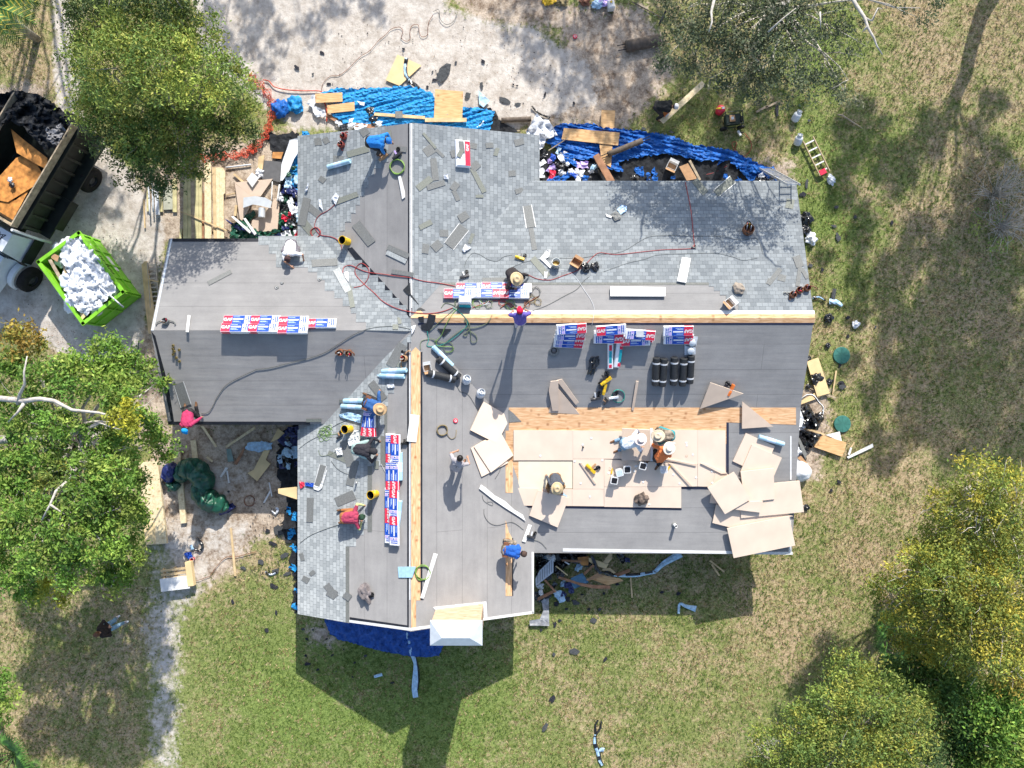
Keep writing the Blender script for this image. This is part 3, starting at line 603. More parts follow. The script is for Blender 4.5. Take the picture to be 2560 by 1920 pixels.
g4 = [(2330, 1640, 2.6, .7, 'deep', 1), (2300, 1700, 2.6, .7, 'deep', 1), (2250, 1695, 1.6, .5, 'deep', 1), (2380, 1670, 3, .7, 'deep', 1), (2350, 1400, 2, .6, 'deep', 1), (2480, 1340, 2.5, .8, 'deep', 1), (2420, 1760, 5, .8, 'deep', 1), (2500, 1780, 5.4, .9, 'bright', .9), (2540, 1860, 5.6, .9, 'bright', 1), (2450, 1850, 4.6, .9, 'deep', 1), (2380, 1880, 4, .8, 'deep', 1), (2500, 1930, 5, 1, 'bright', 1), (2560, 1760, 5, .8, 'deep', 1), (2380, 1720, 3, .7, 'deep', .8)]  # leading low deep lumps: dark leaves put in for shade under the gold crowns
tree('dark_tree', 'deep green leafy tree in the bottom right corner', Wp(2350, 1760, 0), tuple(Wp(2420, 1810, 2.6)), [L(*a) for a in g4], 2.2, 0.085, grow=1.25)
g5 = [(-10, 1700, 5, .6, 'bright', 1.2), (5, 1740, 5, .5, 'bright', 1.2), (-20, 1790, 5, .6, 'bright', 1)]
tree('young_tree', 'bright green tree just showing at the lower left edge', Wp(-60, 1660, 0), tuple(Wp(-40, 1700, 3)), [L(*a) for a in g5], 1.3, 0.08, trunk_r=.1)
# leafless shrubs at the right edge
def bare(label, px, py, z, r, n, pal):
    t = empty('bare_shrub', Wp(px, py, 0)); tag(t, label, 'shrub', 'bare shrubs at the right edge'); mb = MB()
    for k in range(n):
        d = Vector((rnd.gauss(0, 1), rnd.gauss(0, 1), rnd.uniform(.4, 1.4))).normalized() * rnd.uniform(.6, 1) * r; d.z = abs(d.z) * 1.4 * z / 2.2
        p = bend((0, 0, 0), d, .1, 5, k); mb.tube(p, [.022, .018, .014, .01, .007, .004], PALEB, 5)
        for j in range(3):
            s = p[rnd.randint(2, 5)]; e = s + Vector((rnd.gauss(0, 1), rnd.gauss(0, 1), rnd.uniform(-.2, .8))) * r * .22
            mb.tube(bend(s, e, .1, 3, k * 5 + j), [.008, .006, .004, .003], PALEB, 4)
    mb.build('twigs', t, smooth=True)
    leafmesh([(tuple(Wp(px, py, z * .4)), r * .8, pal, .35)], 1, .05, 'foliage', t)
bare('grey leafless shrub, upper of two at the right edge', 2480, 490, 2.2, 1.5, 60, 'grey')
bare('low twiggy shrub with some green, right edge below the grey one', 2500, 570, 1.6, 1.5, 45, 'bright')
# trees beyond the frame whose shade falls into it
far = [(2150, 330, 11, 1.3), (2250, 420, 11, 1.2), (2330, 330, 10, 1.0), (2480, 430, 11, 1.3), (2420, 520, 11, 1.2), (2520, 620, 12, 1.5), (2400, 650, 12, 1.4), (2300, 600, 12, 1.0), (2230, 700, 12, 1.1), (2350, 780, 12, 1.5), (2460, 800, 12, 1.6), (2250, 860, 12, 1.2), (2340, 930, 12, 1.5), (2450, 960, 12, 1.6), (2540, 880, 12, 1.6), (2300, 1040, 13, 1.2), (2400, 1080, 13, 1.5), (2520, 1080, 13, 1.6), (2150, 560, 11, .8), (2110, 480, 11, .8), (2180, 980, 12, .7), (2140, 780, 12, .7), (2210, 1130, 12, .8), (2480, 700, 12, 1.1), (2560, 480, 11, 1.2), (2150, 640, 12, .5), (2145, 700, 12, .5), (2230, 800, 12, .6), (2120, 900, 12, .5), (2100, 420, 11, .5), (2060, 640, 11, .4), (2180, 1080, 12, .5), (2490, 250, 9, .7), (2440, 330, 10, .6)]
tree('tall_tree', 'tall loose tree standing outside the frame, shading the right side lawn', (20.0, 18.5, 0), (19.4, 19.3, 6), [Lsh(a, b, z, r * .84, 'grey', 1.9) for a, b, z, r in far], 1.0, .10, trunk_r=.3, limb=.16, twigs=1)
far2 = [(600, 60, 9, 1.0, 0), (680, 20, 9, 1.0, 0), (760, 90, 9, .7, 0), (660, 130, 8, .8, 0), (560, 150, 8, .7, 0), (880, 0, 9, .8, 0), (820, 40, 9, .7, 0), (520, 60, 8, .8, 0), (950, 30, 9, .5, 0)]
tree('tall_tree', 'tall tree standing outside the frame above the sandy drive', (-8, 29, 0), (-8, 29, 5), [Lsh(a, b, z, r, 'oak', .4, zt) for a, b, z, r, zt in far2], 1.2, .11, trunk_r=.3, limb=.5)
far3 = [(1400, 60, 9, 1.2), (1500, 100, 9, 1.2), (1350, 150, 9, 1.0), (1600, 150, 10, 1.2), (1450, 210, 9, 1.2), (1560, 250, 9, 1.1), (1680, 230, 10, 1.2), (1780, 300, 10, 1.2), (1700, 340, 10, 1.0), (1300, 40, 9, 1), (1520, 330, 9, 1.0), (1620, 320, 9, .9), (1850, 330, 10, 1), (1400, 330, 9, .8), (1600, 60, 9, 1.2), (1950, 260, 10, 1.0), (1900, 400, 10, 1.0)]
tree('tall_tree', 'tall tree standing outside the frame above the shaded upper lawn', (4.5, 27.5, 0), (4.5, 27, 5), [Lsh(a, b, z, r, 'oak', .42) for a, b, z, r in far3], 1.2, .11, trunk_r=.3, limb=.5)
far4 = [(60, 380, 8, .9), (10, 480, 8, 1.2), (120, 520, 8, 1.0), (180, 590, 8, .9), (250, 500, 8, .9), (20, 780, 8, .7)]
tree('tall_tree', 'tall tree standing outside the frame above the dump truck', (-17, 24, 0), (-17, 23.5, 4), [Lsh(a, b, z + 2, r, 'oak', .4) for a, b, z, r in far4], 1.2, .11, trunk_r=.3, limb=.5)
# palms and palmettos
def fan(mb, base, d, ln, n, spread, mt, droop=.35):
    d = Vector(d).normalized(); side = d.cross(Vector((0, 0, 1))).normalized(); b = Vector(base)
    for k in range(n):
        a = (k / (n - 1) - .5) * spread; dr = (d * math.cos(a) + side * math.sin(a))
        nrm = dr.cross(Vector((0, 0, 1))).normalized() * ln * .035; l = ln * (1 - .25 * abs(k / (n - 1) - .5) * 2)
        p0 = b; p1 = b + dr * l * .55 + Vector((0, 0, .05)); p2 = b + dr * l - Vector((0, 0, droop * l * .5))
        mb.poly([p0, p1 - nrm, p1 + nrm], mt); mb.poly([p1 - nrm, p2, p1 + nrm], mt)
M_PALM = mat('palm leaf', (0.08, 0.19, 0.035), .5, .5, 5, .3); M_PALMY = mat('yellowing palm leaf', (0.55, 0.45, 0.06), .5, .4, 2, .3, col2=(0.2, 0.27, 0.04))
def palmetto(label, px, py, r, n, mt=None, h=.9):
    t = empty('palmetto', Wp(px, py, 0)); tag(t, label, 'palm', 'fan palms at the lawn edge'); mb = MB(); sm = MB()
    for k in range(n):
        a = 2 * math.pi * k / n + rnd.uniform(-.3, .3); d = Vector((math.cos(a), math.sin(a), rnd.uniform(.1, .7)))
        tip = d * r * rnd.uniform(.35, .6); tip.z = abs(tip.z) + h * .5
        sm.tube([(0, 0, .05), tip * .5 + Vector((0, 0, .1)), tip], [.02, .016, .012], M_PALM, 5)
        fan(mb, tip, d, r * .62, 18, R(200), mt or M_PALM)
    sm.build('stem', t); mb.build('fronds', t)
palmetto('palmetto clump below the golden tree, right of two with spiky fans', 2270, 1640, 1.3, 9)
palmetto('palmetto clump below the golden tree, left of two with spiky fans', 2215, 1590, .95, 8)
palmetto('small palmetto fan at the lawn edge, topmost of its group', 2200, 1545, .6, 6)
palmetto('palmetto under the gap in the gold crowns at the right edge', 2400, 1395, .9, 7)
palmetto('dark palmetto in the bottom left corner', 40, 1880, 1.3, 10)
palmetto('small palmetto at the bottom edge right of the corner one', 100, 1915, .7, 7)
def palm(label, px, py, z, r, n):
    t = empty('palm_tree', Wp(px, py, 0)); tag(t, label, 'palm'); b = Vector(t.location); mb = MB()
    mb.tube([(0, 0, 0), (0.03, 0.02, z * .5), (0, 0, z)], [.16, .13, .12], BARK, 10); mb.build('trunk', t, smooth=True); mb = MB()
    for k in range(n):
        a = 2 * math.pi * k / n + rnd.uniform(-.15, .15); d = Vector((math.cos(a), math.sin(a), 0)); prev = None
        rb = [Vector((0, 0, z)) + d * r * s + Vector((0, 0, .5 * math.sin(s * 2.6) - .9 * s * s)) for s in [i / 12 for i in range(13)]]
        mb.tube(rb, [.02 * (1 - .07 * i) for i in range(13)], M_PALM, 5)
        side = d.cross(Vector((0, 0, 1)))
        for i in range(1, 36):
            s = i / 36; j = s * 12; i0 = int(j); p = rb[i0].lerp(rb[min(i0 + 1, 12)], j - i0); ln = .62 * math.sin(min(1, s * 1.1 + .12) * math.pi) ** .6
            for sg in (-1, 1):
                e = p + side * sg * ln + d * ln * .55 - Vector((0, 0, .18)); wv = d * .028
                mb.poly([p - wv, e, p + wv], M_PALMY if (i + k) % 3 == 0 else M_PALM)
    mb.build('fronds', t)
palm('palm with yellow-tipped fronds in the top left corner', 92, 98, 2.4, 2.0, 17)

# ---------------- grass tufts: countless ----------------
def tufts(n):
    ux = nr.uniform(-20.5, 20.5, n); uy = nr.uniform(-15.3, 15.3, n)
    ix = np.clip(np.searchsorted(gx, ux), 0, nx - 1); iy = np.clip(np.searchsorted(gy, uy), 0, ny - 1); m_ = mk[iy, ix]
    inside = ((ux > -11.6) & (ux < -3) & (uy > -1) & (uy < 4.6)) | ((ux > -7) & (ux < .3) & (uy > -7.6) & (uy < 8.3)) | ((ux > -3) & (ux < 9.6) & (uy > -5.2) & (uy < 6.8))
    keep = (nr.rand(n) > m_[:, 0] * 1.25) & (nr.rand(n) > m_[:, 1] * 1.15) & ~inside; ux, uy, m_ = ux[keep], uy[keep], m_[keep]; n = len(ux)
    nv = np.array([noise.noise(Vector((a * .8, b * .8, 3))) + .5 * noise.noise(Vector((a * 2.5, b * 2.5, 7))) for a, b in zip(ux, uy)])
    dry = np.clip(.42 + 1.0 * nv + .2 * m_[:, 3] - .2 * m_[:, 2], 0, 1)[:, None]
    G_ = np.array([(.08, .15, .02), (.15, .22, .04), (.23, .29, .07)])[nr.randint(3, size=n)]; D_ = np.array([(.20, .14, .06), (.42, .33, .16), (.54, .44, .25)])[nr.randint(3, size=n)]
    col = np.where(nr.rand(n, 1) < dry * .8, D_, G_) * nr.uniform(.7, 1.2, (n, 1)); K = 4
    P = np.repeat(np.stack([ux, uy, np.full(n, -.02)], 1), K, 0); a = nr.uniform(0, 2 * np.pi, n * K); l = nr.uniform(.03, .085, n * K); h = nr.uniform(.015, .06, n * K); w_ = nr.uniform(.006, .014, n * K)
    dx, dy = np.cos(a), np.sin(a); P[:, 0] += dx * .01; P[:, 1] += dy * .01; S_ = np.stack([-dy * w_, dx * w_, np.zeros(n * K)], 1); T_ = P + np.stack([dx * l, dy * l, h + .02], 1)
    V = np.stack([P - S_, P + S_, T_], 1).reshape(-1, 3); F = n * K; me = bpy.data.meshes.new('grass_tufts'); me.vertices.add(3 * F); me.vertices.foreach_set('co', V.reshape(-1).astype(np.float32)); me.loops.add(3 * F); me.loops.foreach_set('vertex_index', np.arange(3 * F, dtype=np.int32))
    me.polygons.add(F); me.polygons.foreach_set('loop_start', np.arange(0, 3 * F, 3, dtype=np.int32)); me.update(calc_edges=True); at = me.attributes.new('Col', 'FLOAT_COLOR', 'FACE'); cc = np.concatenate([np.repeat(col, K, 0), np.ones((F, 1))], 1); at.data.foreach_set('color', cc.reshape(-1).astype(np.float32)); me.materials.append(M_LEAF); me.validate()
    tag(link(bpy.data.objects.new('grass_tufts', me)), kind='stuff')
tufts(150000)
# ---------------- labels by landmarks ----------------
LM = [("the blue-shirted worker", 940, 365), ("the white-shirted croucher", 727, 625), ("the worker by the hoses", 1290, 700), ("the red-capped worker", 1300, 800),
 ("the magenta-shirted worker", 470, 1045), ("the blue-sleeved worker", 925, 1010), ("the dark-shirted bending worker", 905, 1125), ("the maroon-shirted worker", 875, 1290), ("the numbered jersey", 1140, 1155),
 ("the belted worker", 1262, 1372), ("the uppermost yellow bucket", 868, 603), ("the middle yellow bucket", 874, 1071), ("the lowest yellow bucket", 938, 1233), ("the brown tool bag", 1867, 575), ("the clear bucket", 1390, 660),
 ("the roof corner ladders", 1950, 445), ("the long white bundle", 1595, 728), ("the upper hose coil", 992, 415), ("the chimney", 1145, 1580), ("the lower hose coil", 1052, 1432), ("the black tarped heap", 2010, 1080), ("the upper manhole lid", 2103, 890), ("the lower manhole lid", 2103, 1058),
 ("the generator", 1822, 308), ("the open stepladder", 2037, 395), ("the dumpster", 205, 700), ("the dump truck", 80, 430), ("the green tarp roll", 510, 1220), ("the pallet", 450, 1440), ("the lawn woman", 250, 1575), ("the left wing valley", 960, 730), ("the foam board heap", 1850, 1250),
 ("the big plywood square", 1123, 262), ("the plywood cross", 1500, 330), ("the lumber stacks", 480, 500), ("the scrap heap", 1420, 1420), ("the lone blue strip", 1500, 1850), ("the hanging blue strip", 1035, 1700), ("the peaked top gable", 1023, 320), ("the sawing man", 1650, 265), ("the bent blue strip", 1700, 1520),
 ("the left gable peak", 380, 825), ("the slanting white sheet", 1035, 1070), ("the right gable peak", 2030, 790), ("the red measuring tape", 1138, 1051), ("the white curved trim", 1220, 1250), ("the row of black rolls", 1680, 925)]
USED = set()
def auto(desc, px, py):
    cand = sorted(LM, key=lambda l: math.hypot(l[1] - px, l[2] - py))
    for k, (nm, x, y) in enumerate(cand):
        dx, dy = px - x, y - py; d = math.hypot(dx, dy)
        a = math.degrees(math.atan2(dy, dx)) % 360
        w8 = ['right of', 'upper right of', 'above', 'upper left of', 'left of', 'lower left of', 'below', 'lower right of'][int((a + 22.5) // 45) % 8]
        pre = 'close by, ' if d < 35 else ('' if d < 110 else 'some way ')
        lab = f"{desc} {pre}{w8} {nm}"
        if lab not in USED and len(lab.split()) <= 16: USED.add(lab); return lab
    return desc
# ---------------- placing ----------------
def frame(px, py, ang, lift=0.0, f=None):
    """point on whatever surface lies under the pixel, with its normal; x axis points along ang (degrees, photo sense)"""
    if f is None: p, f = surf(px, py, lift)
    elif f == 'ground': p = Wp(px, py, lift); f = None
    else: p = onfac(f, px, py, lift)
    n = fnorm(f) if f else Vector((0, 0, 1))
    x = Vector((math.cos(R(ang)), math.sin(R(ang)), 0)); x = (x - n * x.dot(n)).normalized(); y = n.cross(x)
    M = Matrix((x, y, n)).transposed().to_4x4(); M.translation = p
    return M
def setm(o, M): o.matrix_world = M
def dup(o, parent=None):
    c = o.copy(); C.objects.link(c)
    if parent is not None: c.parent = parent
    for ch in list(o.children): dup(ch, c)
    return c
def slab(name, P, mt, th, lift=0.0, f=None, side=None, label=None, cat=None, group=None, jag=0):
    """flat rigid piece whose outline is seen at the pixels P, lying at lift above its surface"""
    cx = sum(a for a, b in P) / len(P); cy = sum(b for a, b in P) / len(P)
    if f is None: f = surf(cx, cy)[1]
    up = lift + th
    top = [onfac(f, a, b, up) if f and f != 'ground' else Wp(a, b, up) for a, b in P]
    nrm = fnorm(f) if f and f != 'ground' else Vector((0, 0, 1))
    ar = sum(top[i].x * top[(i + 1) % len(top)].y - top[(i + 1) % len(top)].x * top[i].y for i in range(len(top)))
    if ar < 0: top.reverse()
    bot = [p - nrm * th for p in top]; org = sum(bot, Vector()) / len(bot)
    mb = MB(); mb.prism(bot, top, mt, side); o = mb.build(name, origin=org)
    if cat: tag(o, label, cat, group)
    return o
def rect(cx, cy, l, wd, ang):
    c, s = math.cos(R(ang)), math.sin(R(ang)); out = []
    for a, b in ((-1, -1), (1, -1), (1, 1), (-1, 1)):
        out.append((cx + a * l / 2 * c - b * wd / 2 * s, cy - (a * l / 2 * s + b * wd / 2 * c)))
    return out
# ---------------- text as flat meshes ----------------
def textmesh(s, size, mt, bold=0.0):
    cu = bpy.data.curves.new('lettering', 'FONT'); cu.body = s; cu.size = size; cu.align_x = 'CENTER'; cu.align_y = 'CENTER'; cu.offset = bold; cu.extrude = 0.0006
    o = bpy.data.objects.new('t', cu); C.objects.link(o)
    dg = bpy.context.evaluated_depsgraph_get(); me = bpy.data.meshes.new_from_object(o.evaluated_get(dg)); bpy.data.objects.remove(o)
    me.materials.clear(); me.materials.append(mt); return me
# ---------------- shingle bundles ----------------
RED = mat('wrapper red', (0.68, 0.03, 0.07), .35, .12, 9, .5); BLUE = mat('wrapper blue', (0.012, 0.075, 0.45), .35, .2, 9, .5); WRAP = mat('white plastic wrapper', (0.78, 0.79, 0.82), .35, .08, 9, .5)
LILAC = mat('wrapper lilac', (0.5, 0.38, 0.75), .4, .1, 9, .5); PALEBL = mat('wrapper pale print', (0.55, 0.72, 0.9), .4, .1, 9, .5)
def softbox(mb, l, wd, h, mt, r=0.012):
    """box with bevelled top edges"""
    a = [(-l/2, -wd/2), (l/2, -wd/2), (l/2, wd/2), (-l/2, wd/2)]; b = [(x - r * (1 if x > 0 else -1), y - r * (1 if y > 0 else -1)) for x, y in a]
    k = len(mb.v); mb.v += [(x, y, 0) for x, y in a] + [(x, y, h - r) for x, y in a] + [(x, y, h) for x, y in b]; i = mb.m(mt)
    fs = [(3, 2, 1, 0), (8, 9, 10, 11)] + [(j, (j + 1) % 4, 4 + (j + 1) % 4, 4 + j) for j in range(4)] + [(4 + j, 4 + (j + 1) % 4, 8 + (j + 1) % 4, 8 + j) for j in range(4)]
    for q_ in fs: mb.f.append(tuple(k + t for t in q_)); mb.mi.append(i)
def flat(mb, x0, x1, y0, y1, z, mt, dz=0.0025): mb.prism([(x0, y0, z - .004), (x1, y0, z - .004), (x1, y1, z - .004), (x0, y1, z - .004)], [(x0, y0, z + dz), (x1, y0, z + dz), (x1, y1, z + dz), (x0, y1, z + dz)], mt)
BH = 0.10
def make_bundle():
    t = empty('shingle_bundle'); mb = MB(); softbox(mb, 1.0, .34, BH, WRAP); mb.build('wrapper', t)
    mb = MB(); flat(mb, -.485, -.19, -.155, .155, BH, RED); mb.prism([(-.485, -.171, .012), (-.19, -.171, .012), (-.19, -.171, BH - .014), (-.485, -.171, BH - .014)], [(-.485, -.1735, .012), (-.19, -.1735, .012), (-.19, -.1735, BH - .014), (-.485, -.1735, BH - .014)], RED); mb.build('red_panel', t)
    mb = MB(); flat(mb, -.189, .22, -.155, .155, BH, BLUE); flat(mb, .33, .43, -.13, .15, BH, BLUE); mb.build('blue_panel', t)
    o = bpy.data.objects.new('brand_lettering', textmesh('GAF', .155, WHITE, .006)); link(o, t); o.location = (-.335, 0, BH + .0045)
    mb = MB(); z = BH + .004
    for y, l, h_ in ((.02, .34, .05), (-.06, .20, .018), (-.09, .26, .012), (.10, .22, .014)): flat(mb, -.16, -.16 + l, y - h_ / 2, y + h_ / 2, z, WRAP if h_ > .02 else PALEBL)
    mb.build('product_line', t)
    mb = MB(); flat(mb, .235, .315, -.15, .15, BH + .001, LILAC)
    c = [(.275 + .055 * math.cos(a), .0 + .055 * math.sin(a)) for a in (0, R(90), R(180), R(270))]
    mb.prism([(x, y, z) for x, y in c], [(x, y, z + .003) for x, y in c], WRAP); c = [(.275 + .034 * math.cos(a), .034 * math.sin(a)) for a in (0, R(90), R(180), R(270))]
    mb.prism([(x, y, z + .003) for x, y in c], [(x, y, z + .006) for x, y in c], BLUE)
    for y in (.115, .06, .005, -.05):
        c = [(.38 + .022 * math.cos(R(45 * k)), y + .022 * math.sin(R(45 * k))) for k in range(8)]; mb.prism([(a, b, z) for a, b in c], [(a, b, z + .003) for a, b in c], WRAP)
    flat(mb, .345, .415, -.125, -.09, z, WRAP); mb.build('emblem_marks', t)
    return t
B0 = make_bundle(); usedB = [False]
def bundle(px, py, ang, layer, label, group, lx=0.0):
    o = B0 if not usedB[0] else dup(B0); usedB[0] = True
    f = surf(px, py)[1]; M = frame(px, py, ang, layer * BH + BH + .012, f)
    M.translation = M.translation - M.to_3x3() @ Vector((0, 0, BH)); setm(o, M); tag(o, label, 'shingle bundle', group)
    USED.add(label)
g = 'wrapped shingle bundles on the left ridge'
for k, (a, b, ly, s) in enumerate([(589, 818, 1, 'front row, leftmost'), (657, 818, 1, 'front row, middle'), (731, 821, 1.15, 'front row, rightmost of the three'), (595, 799, 1.05, 'back row, leftmost'), (663, 799, 1.05, 'back row, middle, under crumpled white film'), (733, 801, 1.1, 'back row, rightmost'), (803, 807, .2, 'lone end bundle at the right end')]):
    bundle(a, b, rnd.uniform(-1, 1), ly, f'red and blue shingle bundle on the left ridge, {s}', g)
for k, (a, b, s) in enumerate([(591, 820, 'left'), (659, 820, 'middle'), (731, 821, 'right')]): bundle(a, b, 0, 0.05, f'shingle bundle under the top layer of the left ridge stack, {s}', g)
g = 'wrapped shingle bundles in the long column beside the bare ridge'
for a, b, an, ly, s in [(987, 1123, -90, 1, 'topmost of the upper layer'), (985, 1189, 90, 1, 'second of the upper layer'), (983, 1259, -91, 1, 'third of the upper layer'), (984, 1327, -89, 1, 'lowest of the upper layer'),
                        (974, 1121, 90, 0, 'topmost of the lower layer'), (974, 1189, 90, 0, 'second of the lower layer'), (972, 1257, 90, 0, 'third of the lower layer'), (972, 1322, -90, 0, 'lowest of the lower layer')]:
    bundle(a, b, an, ly, f'shingle bundle in the long vertical column, {s}', g)
g = 'wrapped shingle bundles beside the straw hat worker'
for a, b, an, ly, s in [(925, 1056, 92, 2, 'top one'), (915, 1056, 80, 1, 'middle one, fanned to the left'), (924, 1057, 98, 0, 'bottom one, mostly hidden')]:
    bundle(a, b, an, ly, f'shingle bundle in the fanned stack below the blue-sleeved worker, {s}', g)
g = 'wrapped shingle bundles among the tangled hoses'
for a, b, an, ly, s in [(1146, 733, 0, .6, 'left end, beside the white box'), (1218, 732, 180, .6, 'middle, printed upside down'), (1286, 733, -1, .8, 'right end, below the straw hat'), (1176, 718, 0, .1, 'back left, half covered'), (1240, 716, 0, .1, 'back middle, pale print'), (1292, 719, 0, .2, 'back right, under the worker')]:
    bundle(a, b, an, ly, f'shingle bundle among tangled hoses, {s}', g)
g = 'wrapped shingle bundles on the dark right slope'
for a, b, an, ly, s in [(1429, 823, 184, 3, 'left stack, top bundle'), (1426, 839, 180, 2, 'left stack, second from top'), (1423, 850, 178, 1, 'left stack, third from top'), (1421, 858, 177, 0, 'left stack, lowest bundle'),
                        (1528, 826, 5, 3, 'middle stack, top bundle tilted up to the right'), (1522, 847, 180, 2, 'middle stack, just under the top'), (1522, 838, 182, 1, 'middle stack, near the bottom'), (1522, 847, 180, 0, 'middle stack, bottom one'), (1601, 838, 176, 2, 'middle stack, right one under white paper'), (1589, 853, 2, 1, 'middle stack, low right one'), (1596, 845, 180, 0, 'middle stack, bottom right one'),
                        (1696, 828, 181, 2, 'right stack, top bundle'), (1697, 849, 180, 1, 'right stack, lower front bundle'), (1696, 836, 180, 0, 'right stack, bottom bundle')]:
    bundle(a, b, an, ly, f'shingle bundle on the dark right slope, {s}', g)
# ---------------- rolls ----------------
ROLLB = mat('black roll felt', (0.028, 0.03, 0.033), .6, .3, 12, .4); STRAP = mat('silver strap', (0.6, 0.62, 0.65), .4, .1); ROLLW = mat('pale blue film roll', (0.40, 0.62, 0.75), .35, .12, 10, .5)
def rollproto(name, mt, rad, ln, strap):
    t = empty(name); mb = MB(); n = 24; prof = [(0, -ln/2 + .012), (.035, -ln/2 + .012), (.04, -ln/2), (rad - .008, -ln/2), (rad, -ln/2 + .012), (rad, ln/2 - .012), (rad - .008, ln/2), (.04, ln/2), (.035, ln/2 - .012), (0, ln/2 - .012)]
    mb.lathe(prof, (0, 0, rad), mt, n, axis=(1, 0, 0)); mb.build('roll', t, smooth=False)
    if strap:
        for s in (-1, 1):
            mb = MB(); x = s * ln * .31
            mb.lathe([(rad + .001, x - .028), (rad + .004, x - .026), (rad + .004, x + .026), (rad + .001, x + .028)], (0, 0, rad), STRAP, n, axis=(1, 0, 0)); mb.build('strap', t)
    else:
        mb = MB(); mb.lathe([(rad + .001, -ln * .2), (rad + .003, -ln * .2 + .004), (rad + .003, ln * .14), (rad + .001, ln * .14 + .004)], (0, 0, rad), PALEBL, n, axis=(1, 0, 0)); mb.build('printed_band', t)
    return t
RB = rollproto('underlayment_roll', ROLLB, .125, 1.0, True); RW = rollproto('film_roll', ROLLW, .085, .95, False); fb = {}
def roll(proto, px, py, ang, label, group, lift=0.0, f=None):
    o = proto if proto.name not in fb else dup(proto); fb[proto.name] = 1; setm(o, frame(px, py, ang, lift + .012, f)); tag(o, label, 'roll', group)
for a, b, s in [(1638, 926, 'leftmost of the row of five'), (1656, 928, 'second from the left in the row of five'), (1683, 925, 'middle of the row of five'), (1706, 927, 'fourth from the left in the row of five'), (1724, 921, 'rightmost of the row of five')]:
    roll(RB, a, b, 91 + rnd.uniform(-2, 2), f'black roll with two silver straps, {s}', 'black rolls of underlayment')
roll(RB, 1119, 920, -38, 'black strapped roll by the hoses, upper of two, next to the pale blue roll', 'black rolls of underlayment'); roll(RB, 1101, 941, -12, 'black strapped roll by the hoses, lower of two', 'black rolls of underlayment')
for a, b, an, s in [(1105, 891, -41, 'beside the two black strapped rolls'), (989, 927, 2, 'upper of the pair left of the bare ridge strip'), (984, 940, -2, 'lower of the pair left of the bare ridge strip'), (892, 1002, 1, 'upper of the pair at the feet of the blue-sleeved worker'), (886, 1017, -2, 'lower of the pair at the feet of the blue-sleeved worker'), (1926, 1100, -17, 'among the loose boards at the right edge of the roof'), (851, 412, 6, 'lying alone on the upper left shingles'), (1004, 1165, 90, 'tucked along the right side of the bundle column, upper'), (1000, 1285, 82, 'tucked along the right side of the bundle column, lower')]:
    roll(RW, a, b, an, f'pale blue film roll {s}', 'pale blue rolls')
# tall cartons
for a, b, an, s in [(1525, 888, 92, 'left of the pair, label upward'), (1544, 884, 86, 'right of the pair, white side upward')]:
    t = empty('starter_carton'); tag(t, f'slim white carton under the middle stack, {s}', 'carton', 'slim cartons under the middle stack'); mb = MB(); softbox(mb, .95, .19, .13, WRAP, .03); mb.build('wrapper', t)
    mb = MB(); TEAL = mat('teal print', (0.02, 0.35, 0.42), .4, .2); d = -.0 if 'left' in s else .075
    flat(mb, .2, .4, -.05 - d, .05 - d * 1.0, .13, RED); flat(mb, -.25, .19, -.05 - d, .05 - d, .13, TEAL); flat(mb, -.42, -.3, -.05 - d, .05 - d, .13, RED); mb.build('printed_label', t); setm(t, frame(a, b, an, .0, 'east_south'))
# ---------------- loose shingles ----------------
SHG = [mat('loose shingle grey', (0.20, 0.205, 0.20), .9, .18, 25, .15), mat('loose shingle olive', (0.225, 0.235, 0.205), .9, .15, 25, .15), mat('loose shingle pale', (0.40, 0.42, 0.42), .9, .2, 18, .15), mat('loose shingle dark', (0.10, 0.10, 0.105), .9, .2, 20, .15)]
SN = ['grey shingle', 'olive grey shingle', 'pale grey shingle', 'dark shingle']
def shingle(c, r, x, y, l, wd, ang, k=0, lift=None):
    px, py = q(c, r, x, y); l *= .28933; wd *= .28933; sz = 'strip' if l > 1.9 * wd else ('scrap' if l < 22 else 'piece'); P = rect(px, py, l, wd, ang)
    P = [(a + rnd.uniform(-.6, .6), b + rnd.uniform(-.6, .6)) for a, b in P]
    slab('shingle_' + ('strip' if sz == 'strip' else 'piece'), P, SHG[k], .009, lift if lift is not None else .014 + rnd.uniform(0, .014), None, SHG[3], auto(f"{SN[k]} {sz}", px, py), 'shingle', 'loose cut shingles on the roof')
